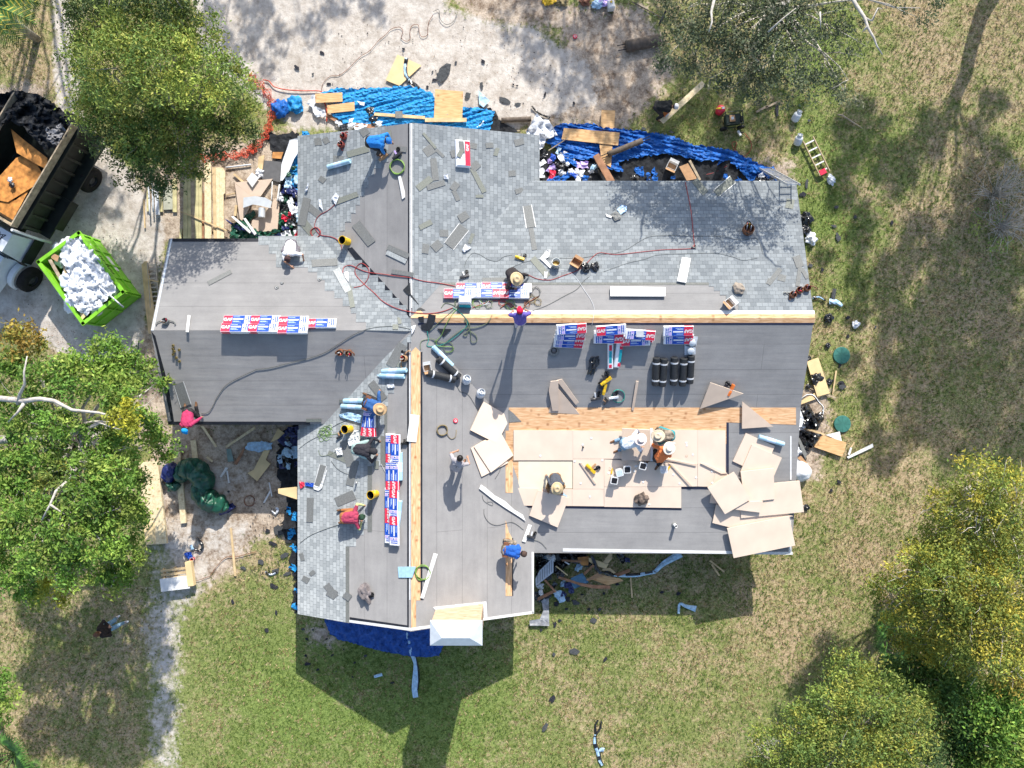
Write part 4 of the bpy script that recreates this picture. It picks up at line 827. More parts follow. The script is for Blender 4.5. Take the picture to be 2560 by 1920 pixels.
for a in [(1,0,535,1225,60,62,5),(1,0,605,1215,52,52,28),(1,0,935,1140,72,66,35,0),(1,0,880,1310,190,55,16,1),(1,0,710,1378,90,62,-3,0),(1,0,1255,1287,90,45,-5,0),(1,0,1495,1302,84,84,35,0),(1,0,1500,1215,170,26,-50,1),(1,0,1590,1325,90,26,-45,0),
 (1,0,1542,1465,190,52,-83,0),(1,0,1455,1585,150,60,38,1),(1,0,1555,1600,160,50,18,0),(1,0,1718,1325,70,60,20,0),(1,0,1880,1262,60,50,-10,0),(1,0,2018,1256,60,42,5,0),(1,0,2078,1312,70,32,72,1),(1,0,1895,1436,76,66,40,0),(1,0,1718,1612,74,58,55,0),(1,0,1920,1560,230,42,-63,1),(1,0,570,1552,58,48,-35,0),(1,0,1150,1180,110,40,-85,1),
 (1,1,415,170,240,66,78,0),(1,1,500,165,125,62,-40,0),(1,1,440,300,170,70,-50,1),(1,1,785,52,200,46,20,1),(1,1,930,360,222,82,-52,0),(1,1,1228,515,200,46,-24,0),(1,1,1212,560,190,40,-26,2),(1,1,1265,700,192,38,-8,0),(1,1,592,610,222,64,3,0),(1,1,745,762,222,64,-62,2),(1,1,820,905,190,42,-80,1),
 (1,1,1465,283,118,46,28,1),(1,1,1792,215,84,70,33,0),(1,1,1625,357,72,60,0,0),(1,1,1860,402,90,28,70,1),(1,1,1466,492,78,56,82,0),(1,1,1562,466,84,76,40,0),(1,1,1728,30,100,36,-65,0),(1,1,1932,37,64,26,0,1),(1,1,2065,770,222,58,1,0),(1,1,1215,1412,222,84,60,0),(1,1,1225,1490,70,40,-35,1),(1,1,1205,1165,42,50,90,1),
 (2,1,180,405,190,42,-80,0),(2,1,245,650,210,56,-50,1),(2,1,62,-10,70,40,20,0),(2,0,62,1228,82,54,15,0),(2,0,2,1500,60,50,5,0),(2,0,1625,1612,150,60,-50,1),
 (1,2,465,1090,212,56,88,0),(1,2,768,990,172,84,22,0),(1,2,790,600,230,74,-75,0),(1,2,705,632,180,44,-24,1),(1,2,832,770,224,62,76,0),(1,2,395,1495,68,34,-72,0),(1,2,485,1636,52,36,40,0),(1,2,1050,60,190,66,-52,0),(1,2,732,150,28,26,0,1),(1,2,1040,700,70,40,85,1),
 (1,3,428,32,60,48,-28,0),(1,3,648,132,140,56,-52,0),(1,3,655,150,84,76,-30,0),(1,3,788,176,66,60,-33,0),(0,1,1898,738,225,38,27,0),(3,1,55,730,170,38,52,0),(3,1,120,742,66,56,-15,0),(3,1,262,600,100,66,-70,0),(3,1,268,720,190,32,82,0),(3,1,318,705,90,32,-62,0),
 (3,1,190,100,80,66,80,1),(3,1,2,770,50,20,60,0),(1,2,500,315,130,30,0,1),(1,1,1240,1110,30,60,5,1)]:
    shingle(*a)
# shingles with white backing film edges
def filmed(c, r, x, y, l, wd, ang, k=0):
    px, py = q(c, r, x, y); l *= .28933; wd *= .28933
    o = slab('shingle_strip', rect(px, py, l, wd, ang), SHG[k], .01, .02, None, SHG[3], auto(f"{SN[k]} strip edged with white film", px, py), 'shingle', 'loose cut shingles on the roof')
    for s in (-1, 1):
        dx, dy = -math.sin(R(ang)) * s * (wd / 2 + .6), -math.cos(R(ang)) * s * (wd / 2 + .6)
        e = slab('release_film', rect(px + dx, py + dy, l * 1.02, 1.6, ang + s), WHITE, .004, .026); e.parent = o; e.matrix_parent_inverse = Matrix.Translation(-o.location)
for a in [(2,1,148,212,190,74,-80),(1,1,1732,385,210,96,52),(1,2,552,800,200,52,74),(2,0,1835,1612,190,70,40,1),(0,2,1575,92,205,86,-72,0)]: filmed(*a)
# dark felt offcuts near the centre
for P, s in [([q(1,1,1390,960), q(1,1,1410,975), q(1,1,1335,905), q(1,1,1330,870), q(1,1,1350,900)], 'long dark felt offcut'), ([q(1,1,1270,845), q(1,1,1330,785), q(1,1,1335,900), q(1,1,1300,880)], 'diamond of dark felt'),
             ([q(1,1,1490,1055), q(1,1,1555,1065), q(1,1,1545,1120), q(1,1,1500,1205), q(1,1,1470,1150)], 'folded dark felt offcut'), ([q(1,1,1425,1150), q(1,1,1470,1130), q(1,1,1500,1210), q(1,1,1430,1190)], 'small dark felt offcut'), ([q(1,1,1565,1180), q(1,1,1690,1185), q(1,1,1620,1255)], 'triangle of dark felt'), ([q(1,1,1400,1080), q(1,1,1450,1075), q(1,1,1450,1130), q(1,1,1415,1125)], 'square dark felt scrap'),
             ([q(2,2,-30,220), q(2,2,10,250), q(2,2,82,325), q(2,2,-25,332)], 'grey felt corner piece'), ([q(1,1,1380,1010), q(1,1,1425,1000), q(1,1,1465,1020), q(1,1,1390,1025)], 'sliver of dark felt')]:
    cx = sum(a for a, b in P) / len(P); cy = sum(b for a, b in P) / len(P); slab('felt_offcut', P, ROLLB if 'grey' not in s else SHG[0], .008, .014, None, None, auto(s, cx, cy), 'felt scrap', 'felt offcuts on the roof')
# ---------------- foam boards and other sheets on the roof ----------------
def z7(*P): return [(1600 + x * .21696, 1060 + y * .21696) for x, y in P]
g = 'loose peach foam boards heaped at the right end'
for P, lf, s in [(z7((1220,105),(1555,255),(1405,585),(1070,430)), .012, 'uppermost, tilted square one left of the blue roll'), (z7((1290,240),(1635,390),(1500,700),(1160,545)), .065, 'square one below the uppermost'), (z7((1160,550),(1540,510),(1552,866),(1205,905)), .17, 'nearly upright square one in the middle'),
                 (z7((1150,720),(1840,655),(1890,1015),(1165,1085)), .118, 'long one overhanging the right eave'), (z7((1090,985),(1180,900),(1415,890),(1395,1022)), .225, 'small slice below the middle square'), (z7((880,930),(1600,1000),(1765,1062),(1050,1195),(835,1140)), .065, 'flat wedge above the lowest board'),
                 (z7((865,565),(1120,600),(1010,930),(805,910)), .012, 'leftmost, partly under the tilted square'), (z7((780,735),(1085,552),(1280,865),(980,1040)), .28, 'diamond-turned square on top of the heap'), (z7((1005,1205),(1720,1060),(1790,1400),(1080,1545)), .17, 'lowest long one jutting past the eave'), (z7((700,455),(735,450),(1010,570),(940,575)), .056, 'narrow off-cut pointing into the heap')]:
    slab('foam_board', P, BOARD, .05, lf, 'east_low', BEDGE, f'peach foam board in the right heap, {s}', 'foam board', g)
g = 'peach foam boards on the middle felt'
for P, lf, f, s in [([q(1,2,1965,150), q(1,2,2200,288), q(1,2,2082,515), q(1,2,1852,398)], .075, 'wing_east', 'upper tilted square left of the bare strip'), ([q(1,2,2122,430), q(1,2,2225,615), q(1,2,2030,765), q(1,2,1885,543)], .07, 'wing_east', 'lower square overlapping its twin'), ([q(1,2,1858,555), q(1,2,1985,480), q(1,2,2182,680), q(1,2,1950,802)], .014, 'wing_east', 'bottom one peeking out at the lower left'),
                    ([q(2,2,225,918), q(2,2,490,985), q(2,2,395,1240), q(2,2,150,1137)], .06, 'east_low', 'loose square under the shadow of the seated worker')]:
    slab('foam_board', P, BOARD, .05, lf, f, BEDGE, f'peach foam board, {s}', 'foam board', g)
slab('foam_board', [q(2,2,953,383), q(2,2,1192,398), q(2,2,1196,666), q(2,2,950,660)], TANB, .05, .22, 'east_low', WHITE, 'tan-backed foam board being set by the white-shirted worker', 'foam board')
slab('foam_board', [q(2,2,1193,383), q(2,2,1218,383), q(2,2,1218,668), q(2,2,1197,668)], WHITE, .05, .2, 'east_low', WHITE, 'thin white board edge beside the orange-shirted worker', 'foam board')
g = 'tan board offcuts along the bare plywood'
for P, lf, f, s in [([q(2,2,388,25), q(2,2,586,262), q(2,2,316,246)], .03, 'east_south', 'triangular tan offcut, leftmost at the plywood edge'), ([q(2,1,333,1637), q(2,1,400,1630), q(2,2,405,232), q(2,2,350,232), q(2,2,318,60)], .09, 'east_south', 'upright tan slice over the left triangle'), ([q(2,2,385,-30), q(2,2,432,-42), q(2,2,577,160), q(2,2,550,180)], .06, 'east_south', 'narrow tan strip right of the left triangle'),
                    ([q(2,2,1715,-12), q(2,2,2000,85), q(2,2,1625,216)], .12, 'east_south', 'big tan triangle pointing right at the plywood edge'), ([q(2,2,1990,150), q(2,2,2258,368), q(2,2,1988,386)], .09, 'east_low', 'tan right triangle at the right end of the plywood'), ([q(2,1,1072,1635), q(2,1,1095,1637), q(2,2,1052,230), q(2,2,1033,225)], .03, 'east_south', 'thin tan batten standing out from the plywood edge')]:
    slab('board_offcut', P, TANB, .04, lf, f, BOARD, s, 'board offcut', g)
g = 'narrow foam strips on the laid boards'
for P, s in [([q(2,2,582,680), q(2,2,600,680), q(2,2,727,862), q(2,2,712,866)], 'left one beside the yellow tool'), ([q(2,2,1330,655), q(2,2,1345,645), q(2,2,1597,697), q(2,2,1590,712)], 'nearly level one right of the orange-shirted worker'), ([q(2,2,1355,685), q(2,2,1375,690), q(2,2,1560,885), q(2,2,1535,885)], 'slanting one below the level strip'), ([q(2,2,1635,690), q(2,2,1650,682), q(2,2,1850,768), q(2,2,1815,768)], 'one reaching the board heap')]:
    slab('foam_strip', P, TANB, .04, .055, 'east_low', BOARD, f'narrow foam strip, {s}', 'foam strip', g)
# white sheets, tubes and trims
for P, lf, s, n_, ct in [([q(1,2,1335,262), q(1,2,1413,270), q(1,2,1385,503), q(1,2,1303,495)], .03, 'white sheet slanting over the bare ridge strip', 'white_sheet', 'sheet'), ([q(2,1,1470,562), q(2,1,1546,572), q(2,1,1505,782), q(2,1,1427,768)], .05, 'white wrapped bundle lying alone on the right shingles', 'white_bundle', 'bundle'),
                     ([q(2,1,850,815), q(2,1,1326,822), q(2,1,1326,900), q(2,1,850,898)], .08, 'long white wrapped bundle with red corners on the felt', 'white_bundle', 'bundle'), ([q(0,1,1622,1064), q(0,1,1646,1066), q(0,1,1628,1210), q(0,1,1605,1208)], .04, 'short white trim across the left ridge', 'trim_board', 'trim'),
                     ([q(1,2,1225,1580), q(1,2,1380,1578), q(1,3,1350,14), q(1,3,1232,14)], .02, 'pale blue square sheet beside the lower hose coil', 'blue_sheet', 'sheet'), ([q(1,2,1535,1462), q(1,2,1570,1470), q(1,3,1450,195), q(1,3,1420,190)], .05, 'long white trim lying across the felt by the lower hose coil', 'trim_board', 'trim'),
                     ([q(2,2,142,1212), q(2,2,172,1220), q(2,2,118,1368), q(2,2,88,1360)], .04, 'short white trim next to the small nail gun', 'trim_board', 'trim'), ([q(1,0,1225,1520), q(1,0,1250,1520), q(1,0,1285,1659), q(1,1,1287,45), q(1,1,1262,62), q(1,0,1250,1650)], .03, 'white trim strip under the coiled green hose', 'trim_board', 'trim'),
                     ([q(2,1,1072,1195), q(2,1,1138,1197), q(2,1,1136,1255), q(2,1,1074,1252)], .36, 'white paper lying on the right part of the middle stack', 'paper_sheet', 'paper')]:
    slab(n_, P, ROLLW if 'blue' in s else WHITE, .05 if 'bundle' in n_ else .02, lf, None, None, s, ct)
o = slab('curved_trim', [q(1,2,1945,868), q(1,2,1985,895), q(1,2,2060,960), q(1,2,2150,1010), q(2,2,20,1085), q(2,2,95,1130), q(2,2,118,1185), q(2,2,60,1145), q(1,2,2160,1075), q(1,2,2050,1000), q(1,2,1930,905)], WHITE, .03, .04, 'wing_east', None, 'curved white trim board between the foam squares and the nail gun', 'trim')
# ---------------- buckets ----------------
YEL = mat('yellow plastic', (0.75, 0.47, 0.02), .4, .08, 5, .5); BLK = mat('black inside', (0.012, 0.012, 0.013), .6, .2)
def ybucket(px, py, s):
    t = empty('yellow_bucket'); tag(t, f'yellow round bucket {s}', 'bucket', 'yellow buckets on the left slopes'); mb = MB(); mb.lathe([(0, .0), (.12, 0), (.125, .01), (.145, .36), (.155, .362), (.155, .375), (.14, .378), (.137, .36)], (0, 0, 0), YEL, 24); mb.build('pail', t)
    mb = MB(); mb.lathe([(.1365, .36), (.12, .02), (0, .02)], (0, 0, 0), BLK, 24); mb.build('dark_inside', t)
    mb = MB(); mb.tube([(.157 * math.cos(a), .157 * math.sin(a), .33 - .2 * math.sin(a)) for a in [math.pi * k / 10 for k in range(11)]], .004, STRAP, 5); mb.build('handle', t); setm(t, frame(px, py, 20, .012))
ybucket(871, 605, 'in the upper left valley'); ybucket(877, 1072, 'beside the straw-hatted blue-sleeved worker'); ybucket(941, 1234, 'on the felt left of the bundle column')
def wbucket(px, py, an, s, fill):
    t = empty('square_bucket'); tag(t, s, 'bucket', 'square white buckets on the foam boards'); mb = MB(); h = .3; a, b = .105, .13
    sq = lambda r, z: [(x * r, y * r, z) for x, y in ((-1, -.8), (-.8, -1), (.8, -1), (1, -.8), (1, .8), (.8, 1), (-.8, 1), (-1, .8))]
    mb.prism(sq(a, 0), sq(b - .012, h - .03), WHITE); mb.prism(sq(b, h - .029), sq(b, h), WHITE); mb.build('pail', t)
    mb = MB(); mb.prism(sq(b - .03, h - .01), sq(b - .03, h + .003), fill); mb.build('contents', t); mb = MB()
    mb.tube([(-.125, 0, h - .02), (-.11, -.09, h - .05), (0, -.16, h - .06), (.11, -.09, h - .05), (.125, 0, h - .02)], .006, WHITE, 5); mb.build('handle', t); setm(t, frame(px, py, an, .06, 'east_low'))
TAR = mat('black adhesive', (0.02, .018, .018), .25, .3, 20, .6); ICE = mat('pale bits', (.55, .65, .75), .5, .3, 40)
wbucket(1533, 1196, -8, 'square white bucket of black adhesive, lowest left of the group', TAR); wbucket(1546, 1177, 15, 'square white bucket holding pale blue bits', ICE); wbucket(1565, 1169, 3, 'square white bucket of black adhesive beside the pale blue one', TAR); wbucket(1604, 1160, -14, 'square white bucket of black adhesive under the held board', TAR); wbucket(1656, 1169, 2, 'square white bucket with a grey tool inside, right of the group', mat('grey tool tray', (.6, .6, .62), .5, .4, 30))
# ---------------- hoses and cords ----------------
def catmull(P, k=8):
    out = []; P = [Vector((a[0], a[1], a[2] if len(a) > 2 else 0)) for a in P]; Q = [P[0]] + P + [P[-1]]
    for i in range(1, len(Q) - 2):
        for j in range(k):
            t = j / k; a, b, c, d = Q[i - 1], Q[i], Q[i + 1], Q[i + 2]
            out.append(.5 * ((2 * b) + (c - a) * t + (2 * a - 5 * b + 4 * c - d) * t * t + (3 * b - a - 3 * c + d) * t ** 3))
    out.append(P[-1]); return out
def hose(name, P, rad, mt, label, cat='hose', group=None, k=8):
    pts = []; last = None
    for v in catmull(P, k):
        p, f = surf(v.x, v.y, rad + .014 + v.z); pts.append(p)
    # keep the run continuous over eaves
    mb = MB(); c = pts[len(pts) // 2]; mb.tube(pts, rad, mt, 6); o = mb.build(name, None, True, origin=c); tag(o, label, cat, group); return o
def coil(name, px, py, r, n, rad, mt, label, lift=0, wob=.12, tail=(), cat='hose', group=None, ry=None):
    P = []; ry = ry or r
    for i in range(n * 12):
        a = i / 12 * 2 * math.pi; rr = 1 + wob * math.sin(i * 1.3 + px) * .6 + wob * (rnd.random() - .5); P.append((px + r * rr * math.cos(a), py - ry * rr * math.sin(a), lift + .012 * (i // 12)))
    return hose(name, P + list(tail), rad, mt, label, cat, group, 2)
REDH = mat('red rubber', (.36, .05, .05), .5, .2); GRNH = mat('green rubber', (.20, .34, .08), .5, .2); TEALH = mat('teal hose', (.02, .30, .25), .4, .2); GRYC = mat('grey cord', (.10, .11, .105), .6, .2); TANC = mat('tan rope', (.24, .19, .10), .8, .2); OLV = mat('olive hose', (.16, .20, .12), .5, .2); BRNC = mat('brown cord', (.22, .09, .05), .6, .2)
def Q(c, r, *P): return [q(c, r, a[0], a[1]) + ((a[2],) if len(a) > 2 else ()) for a in P]
hose('air_hose', Q(1,1,(680,110),(620,160),(550,200),(515,250),(510,310),(560,370),(640,385),(700,410),(735,460),(740,500)), .012, REDH, 'red air hose from the upper left shingles down to the yellow bucket')
coil('air_hose', *q(1,1,515,350), 12, 3, .011, REDH, 'small red hose coil by the yellow bucket in the valley')
hose('air_hose', Q(1,1,(750,700),(760,650),(820,635),(900,670),(980,695),(1100,710),(1200,725),(1330,740),(1450,770),(1600,790),(1750,820)), .013, REDH, 'red hose running level from the valley to the tangled hoses')
hose('air_hose', Q(1,1,(845,825),(920,805),(970,740),(970,660),(910,615),(860,660),(865,720),(950,810),(1030,880),(1090,940),(1200,1000),(1330,1035),(1480,1050),(1600,1035),(1700,1000)), .013, REDH, 'red hose looping over the valley shingles and down to the bare ridge')
hose('air_hose', [q(2,0,1495,1560), q(2,0,1515,1659), q(2,1,1545,150), q(2,1,1565,350), q(2,1,1578,480)], .013, REDH, 'dark red hose dropping down the right shingles from the upper eave')
hose('air_hose', Q(2,1,(1578,485),(1500,492),(1300,500),(1100,520),(900,540),(760,525),(700,560),(640,620),(560,680),(450,720),(330,760),(220,750),(150,720)), .012, REDH, 'thin red hose running left from the hose joint to the straw-hatted worker')
hose('cord', Q(2,1,(-10,655),(100,610),(210,585),(400,575),(600,570),(740,545),(950,515),(1100,430),(1200,385),(1400,378),(1600,385),(1800,385),(1980,415),(2100,400),(2140,440),(2170,540)), .006, GRYC, 'thin grey cord arching across the right shingles to the tool bag', 'cord')
hose('cord', Q(2,1,(790,690),(900,650),(1000,615),(1150,580),(1260,545),(1500,535),(1750,530),(1900,560),(2000,590),(2120,570)), .006, GRYC, 'lower thin grey cord along the right shingles', 'cord')
hose('cord', Q(2,1,(140,1040),(300,980),(450,900),(560,840),(620,770),(670,730)), .007, GRYC, 'grey cord slanting over the felt below the black plastic bag', 'cord')
hose('cord', Q(2,1,(400,680),(480,680),(560,750),(620,840),(680,930),(710,1010),(700,1100),(690,1150)), .007, STRAP, 'pale cord hanging from the bait bucket over the ridge', 'cord')
hose('cord', Q(1,1,(-5,1535),(120,1520),(300,1475),(450,1440),(600,1385),(720,1310),(850,1230),(980,1180),(1120,1162),(1230,1165),(1330,1185)) , .010, GRYC, 'dark cord wandering from the lower left felt to the ridge crossing, right half', 'cord')
hose('cord', Q(0,2,(1740,255),(1800,245),(1840,190),(1880,110),(1975,-5)) + [q(0,1,2212,1535)], .010, GRYC, 'dark cord end lying on felt beside the magenta-shirted worker', 'cord')
coil('green_hose', *q(1,0,1220,1440), 18, 6, .012, GRNH, 'coiled green hose at the upper bare ridge', wob=.1); coil('green_hose', *q(1,2,1440,1630), 18, 5, .012, GRNH, 'coiled green hose over the lower bare ridge strip', wob=.16)
coil('rope', *q(1,2,1610,400), 13, 5, .011, TANC, 'tan rope coil on the middle felt', cat='rope', tail=[q(1,2,1660,450), q(1,2,1690,475), q(1,2,1725,455), q(1,2,1730,395)])
coil('teal_hose', *q(2,2,918,105), 16, 3, .010, TEALH, 'teal hose coil on the dark slope above the plywood', ry=16, wob=.06)
tang = [('tangled_hose', (1,1,(1480,1205),(1490,1280),(1480,1330),(1560,1330),(1650,1300),(1760,1220),(1830,1130),(1760,1040),(1700,1000)), TEALH), ('tangled_hose', (1,1,(1500,1200),(1600,1110),(1680,1040),(1720,990),(1640,960),(1600,1000)), OLV), ('tangled_hose', (1,1,(1420,1360),(1430,1290),(1520,1270),(1600,1300),(1680,1300),(1700,1350),(1650,1390),(1620,1340),(1640,1300),(1720,1230),(1800,1180),(1900,1170),(2000,1130),(2040,1060)), OLV),
        ('tangled_hose', (1,1,(1780,1050),(1840,1130),(1840,1190),(1790,1230),(1820,1240),(1840,1200),(1900,1240),(1905,1290),(1860,1290),(1850,1200),(1800,1100)), OLV), ('tangled_hose', (1,1,(1540,1300),(1600,1240),(1640,1150),(1700,1050),(1760,990)), GRNH), ('tangled_hose', (1,1,(1560,1280),(1570,1330),(1700,1340),(1690,1380),(1640,1380)), GRNH)]
tl = ['teal hose loop below the ridge crossing', 'olive hose at the left end of the ridge strip', 'olive hose winding along the dark slope top', 'olive hose loop hanging over the bare ridge', 'green hose slanting over the ridge strip', 'short green hose loop above the pale blue roll']
for (n_, a, mt), s in zip(tang, tl): hose('air_hose', Q(*a), .011, mt, s, group='tangled hoses')
for k, (cx, cy, r, mt, s) in enumerate([(1, 1172, 10, 0, '')][:0] + [(1146, 757, 9, OLV, 'left of the white box'), (1193, 757, 11, GRNH, 'right of the white box'), (1222, 760, 9, OLV, 'below the middle bundle'), (1275, 762, 11, GRNH, 'below the right bundle'), (1210, 750, 12, STRAP, 'nearest the middle bundle'), (1330, 748, 9, TANC, 'at the right end, upper'), (1345, 755, 8, TANC, 'at the right end, lower'), (1318, 760, 7, BRNC, 'at the right end, brown'), (1255, 756, 8, REDH, 'red, in the middle'), (1340, 730, 12, GRYC, 'at the right end, thin and high')]):
    coil('air_hose', cx, cy, r, 2, .008, mt, f'hose loop in the tangle under the bundles, {s}', wob=.3, lift=.02, group='tangled hoses')
hose('air_hose', Q(2,1,(-100,1000),(-30,960),(30,1000),(90,1010),(130,960),(180,930),(230,900)), .02, BRNC, 'thick brown hose bundle at the right of the tangle', group='tangled hoses')
hose('air_hose', Q(1,1,(1870,1000),(1950,970),(2050,940),(2150,950),(2212,1000)), .012, REDH, 'red hose in the tangle under the bundles, running level', group='tangled hoses')
hose('cord', Q(1,2,(370,560),(450,500),(560,440),(700,350),(800,310)), .007, GRYC, 'cord running down left from the film roll pair', 'cord'); hose('cord', Q(1,2,(540,570),(560,620),(640,610),(720,570),(830,570)), .008, OLV, 'olive cord looping left of the dark-shirted worker', 'cord')
hose('cord', Q(1,2,(380,1375),(470,1310),(600,1255),(720,1215)), .008, GRYC, 'cord from the left eave to the maroon-shirted worker', 'cord'); hose('cord', Q(1,2,(650,665),(700,730),(780,775),(850,770)), .007, GRYC, 'cord curving under the dark-shirted worker', 'cord'); hose('cord', Q(1,2,(1080,690),(1110,750),(1140,800)), .007, STRAP, 'pale cord at the left of the bundle column', 'cord')
hose('cord', Q(1,2,(1735,0),(1760,60),(1830,90),(1880,160),(1930,250),(1990,350),(2060,400),(2110,390),(2110,420),(2040,420),(2020,460),(2080,530),(2120,640),(2110,740),(2065,820)), .007, GRYC, 'dark cord trailing over the two foam squares', 'cord')
hose('cord', Q(1,2,(1955,960),(1970,1010),(2040,1050),(2040,1020),(2000,1020)), .006, GRYC, 'small cord loop below the white curved trim', 'cord'); hose('cord', Q(1,2,(1970,1080),(1975,1140),(2020,1200),(2090,1220),(2212,1195)) + [q(2,2,100,1260)], .007, GRYC, 'cord curling on the felt left of the short white trim', 'cord')
hose('cord', Q(2,2,(190,1345),(250,1370),(300,1425)), .007, GRYC, 'cord from the small nail gun to the eave', 'cord')
for dx, s in ((-20, 'left'), (0, 'middle'), (18, 'right')): coil('cord_tangle', *q(1,2,600 + dx, 420 - dx), 11, 2, .007, GRNH, f'bright green cord tangle on the left shingles, {s} loops', wob=.7, group='green cord tangle')
hose('cord', Q(1,2,(620,440),(700,430),(760,400),(740,340)), .006, GRNH, 'green cord from the tangle to the middle yellow bucket', 'cord')
hose('cord', Q(1,1,(1800,650),(1820,590),(1870,530),(1930,540),(2000,580),(2080,600),(2140,560),(2212,545)), .006, GRYC, 'thin dark cord on the shingles right of the white plastic scrap', 'cord')
# on the sand
hose('extension_cord', Q(1,0,(565,780),(580,720),(640,660),(720,650),(800,590),(900,490),(980,440),(1060,350),(1120,300),(1170,250),(1240,235),(1270,270),(1255,320),(1290,355),(1330,340),(1330,270),(1350,220),(1400,215),(1410,270),(1430,315),(1480,300),(1490,200),(1530,130)), .010, BRNC, 'long brown extension cord curling over the pale sand', 'cord')
hose('extension_cord', Q(1,0,(1530,100),(1580,85),(1590,160),(1640,210),(1700,190),(1740,120)), .010, GRYC, 'dark cord loop at the top of the sand', 'cord')
hose('extension_cord', Q(0,2,(1815,1659),(1870,1580),(1950,1500),(2050,1490),(2150,1465),(2212,1450)), .012, BRNC, 'brown cord crossing the pale board below the trench', 'cord')
hose('extension_cord', Q(0,3,(1640,30),(1700,40),(1760,20),(1815,0)), .010, BRNC, 'brown cord end on the pallet', 'cord')
hose('extension_cord', Q(2,0,(2010,1150),(2060,1220),(2065,1290),(2000,1350),(1930,1300),(1940,1230),(1900,1240),(1930,1330),(1900,1400),(1830,1450),(1750,1490),(1670,1510)), .012, REDH, 'red cord from the generator over the dark blue tarp', 'cord')
coil('black_cable', *q(0,2,2155,1010), 13, 2, .012, BRNC, 'brown cable loop on the dirt right of the green tarp roll')
# ---------------- crumpled sheets ----------------
def sheet(name, P, mt, step, amp, freq, label, cat, base=.02, group=None, f='ground', streak=None, seed=0, th=0.0, jag=0.0):
    """cloth, film or felt lying loosely inside the outline P (pixels)"""
    if jag:
        Q2 = []; n = len(P)
        for i in range(n):
            a, b = P[i], P[(i + 1) % n]; d = math.hypot(b[0] - a[0], b[1] - a[1]); m = max(1, int(d / (step * 1.2)))
            for j in range(m):
                t = j / m; Q2.append((a[0] + (b[0] - a[0]) * t + rnd.uniform(-jag, jag), a[1] + (b[1] - a[1]) * t + rnd.uniform(-jag, jag)))
        P = Q2
    pts = [Vector((a, b)) for a, b in P]; ne = len(pts); edges = [(i, (i + 1) % ne) for i in range(ne)]
    x0 = min(p.x for p in pts); x1 = max(p.x for p in pts); y0 = min(p.y for p in pts); y1 = max(p.y for p in pts)
    PP = [(p.x, p.y) for p in pts]; y = y0 + step / 2
    while y < y1:
        x = x0 + step / 2
        while x < x1:
            a, b = x + rnd.uniform(-.3, .3) * step, y + rnd.uniform(-.3, .3) * step
            if inpoly(a, b, PP): pts.append(Vector((a, b)))
            x += step
        y += step
    try: V, E, F, _, _, _ = geometry.delaunay_2d_cdt(pts, edges, [], 1, 1e-3)
    except Exception: return None
    co = []
    for v in V:
        u, w_ = v.x * freq, v.y * freq
        if streak: c, s = math.cos(R(streak[0])), math.sin(R(streak[0])); u, w_ = (u * c - w_ * s) / streak[1], (u * s + w_ * c) * 1.0
        h = abs(noise.noise(Vector((u, w_, seed)))) * 1.0 + .5 * abs(noise.noise(Vector((u * 2.3, w_ * 2.3, seed + 5)))) + .25 * noise.noise(Vector((u * 5, w_ * 5, seed + 9)))
        z = base + amp * max(0, 1.1 - 1.35 * h)
        if f == 'ground': co.append(Wp(v.x, v.y, z))
        else: co.append(surf(v.x, v.y, z)[0])
    org = sum(co, Vector()) / len(co); me = bpy.data.meshes.new(name); me.from_pydata([tuple(p - org) for p in co], [], [tuple(q_) for q_ in F]); me.materials.append(mt); me.update()
    if len(F) and sum(p.normal.z for p in me.polygons) < 0: me.flip_normals()
    if mt in SMOOTH: me.polygons.foreach_set('use_smooth', [True] * len(me.polygons))
    o = bpy.data.objects.new(name, me); o.location = org; link(o)
    if cat: tag(o, label, cat, group)
    return o
SMOOTH = []
def blob(name, px, py, r, h, mt, label, cat, group=None, f=None, rough=.5, seed=None, sub=4, asp=1.0, ang=0, lift=0.0, parent=None):
    """crumpled bag or lump"""
    bm = bmesh.new(); bmesh.ops.create_icosphere(bm, subdivisions=sub, radius=1.0); sd_ = seed if seed is not None else rnd.random() * 50
    for v in bm.verts:
        n = v.co.normalized(); k = 1 + rough * (-.9 * abs(noise.noise(n * 1.1 + Vector((sd_, 0, 0)))) + .5 * noise.noise(n * 1.9 + Vector((0, sd_, 0))) - .2 * abs(noise.noise(Vector((n.x * 4, n.y * 1.4, n.z * 2)) + Vector((0, 0, sd_)))))
        v.co = n * k; v.co.x *= r * asp; v.co.y *= r; v.co.z = max(v.co.z, -.35) * h / 1.3 + h * .27
    me = bpy.data.meshes.new(name); bm.to_mesh(me); bm.free(); me.materials.append(mt); me.polygons.foreach_set('use_smooth', [mt in SMOOTH] * len(me.polygons)); o = bpy.data.objects.new(name, me); link(o); setm(o, frame(px, py, ang, lift + .01, f))
    if parent is not None: o.parent = parent; o.matrix_parent_inverse = parent.matrix_world.inverted()
    elif cat: tag(o, label, cat, group)
    return o
def film(name, col, rough=.28, spec=.7, col2=None, var=.2, sc=14, alpha=1): return mat(name, col, rough, var, sc, spec, 0, .35, None, col2, 0, alpha)
TARPL = film('sky blue tarp', (.02, .26, .58), .6, .25, var=.35, sc=9); TARPB = film('royal blue tarp', (.012, .12, .45), .58, .25, var=.35, sc=9); TARPN = film('deep blue tarp', (.008, .075, .33), .5, .4, var=.25, sc=5); TARPG = film('dark green tarp', (.012, .085, .05), .4, .5, var=.4, sc=6); TARPV = film('navy tarp', (.012, .02, .11), .4, .5)
BAG = film('black plastic', (.012, .012, .014), .25, .8); CLEAR = film('milky plastic film', (.74, .77, .82), .25, .7, var=.12); PBL = film('pale blue underlay film', (.42, .62, .80), .35, .5, var=.25, sc=8); SMOOTH += [CLEAR, PBL]; FELTG = film('torn black felt', (.03, .032, .036), .85, .1, var=.5, sc=4)
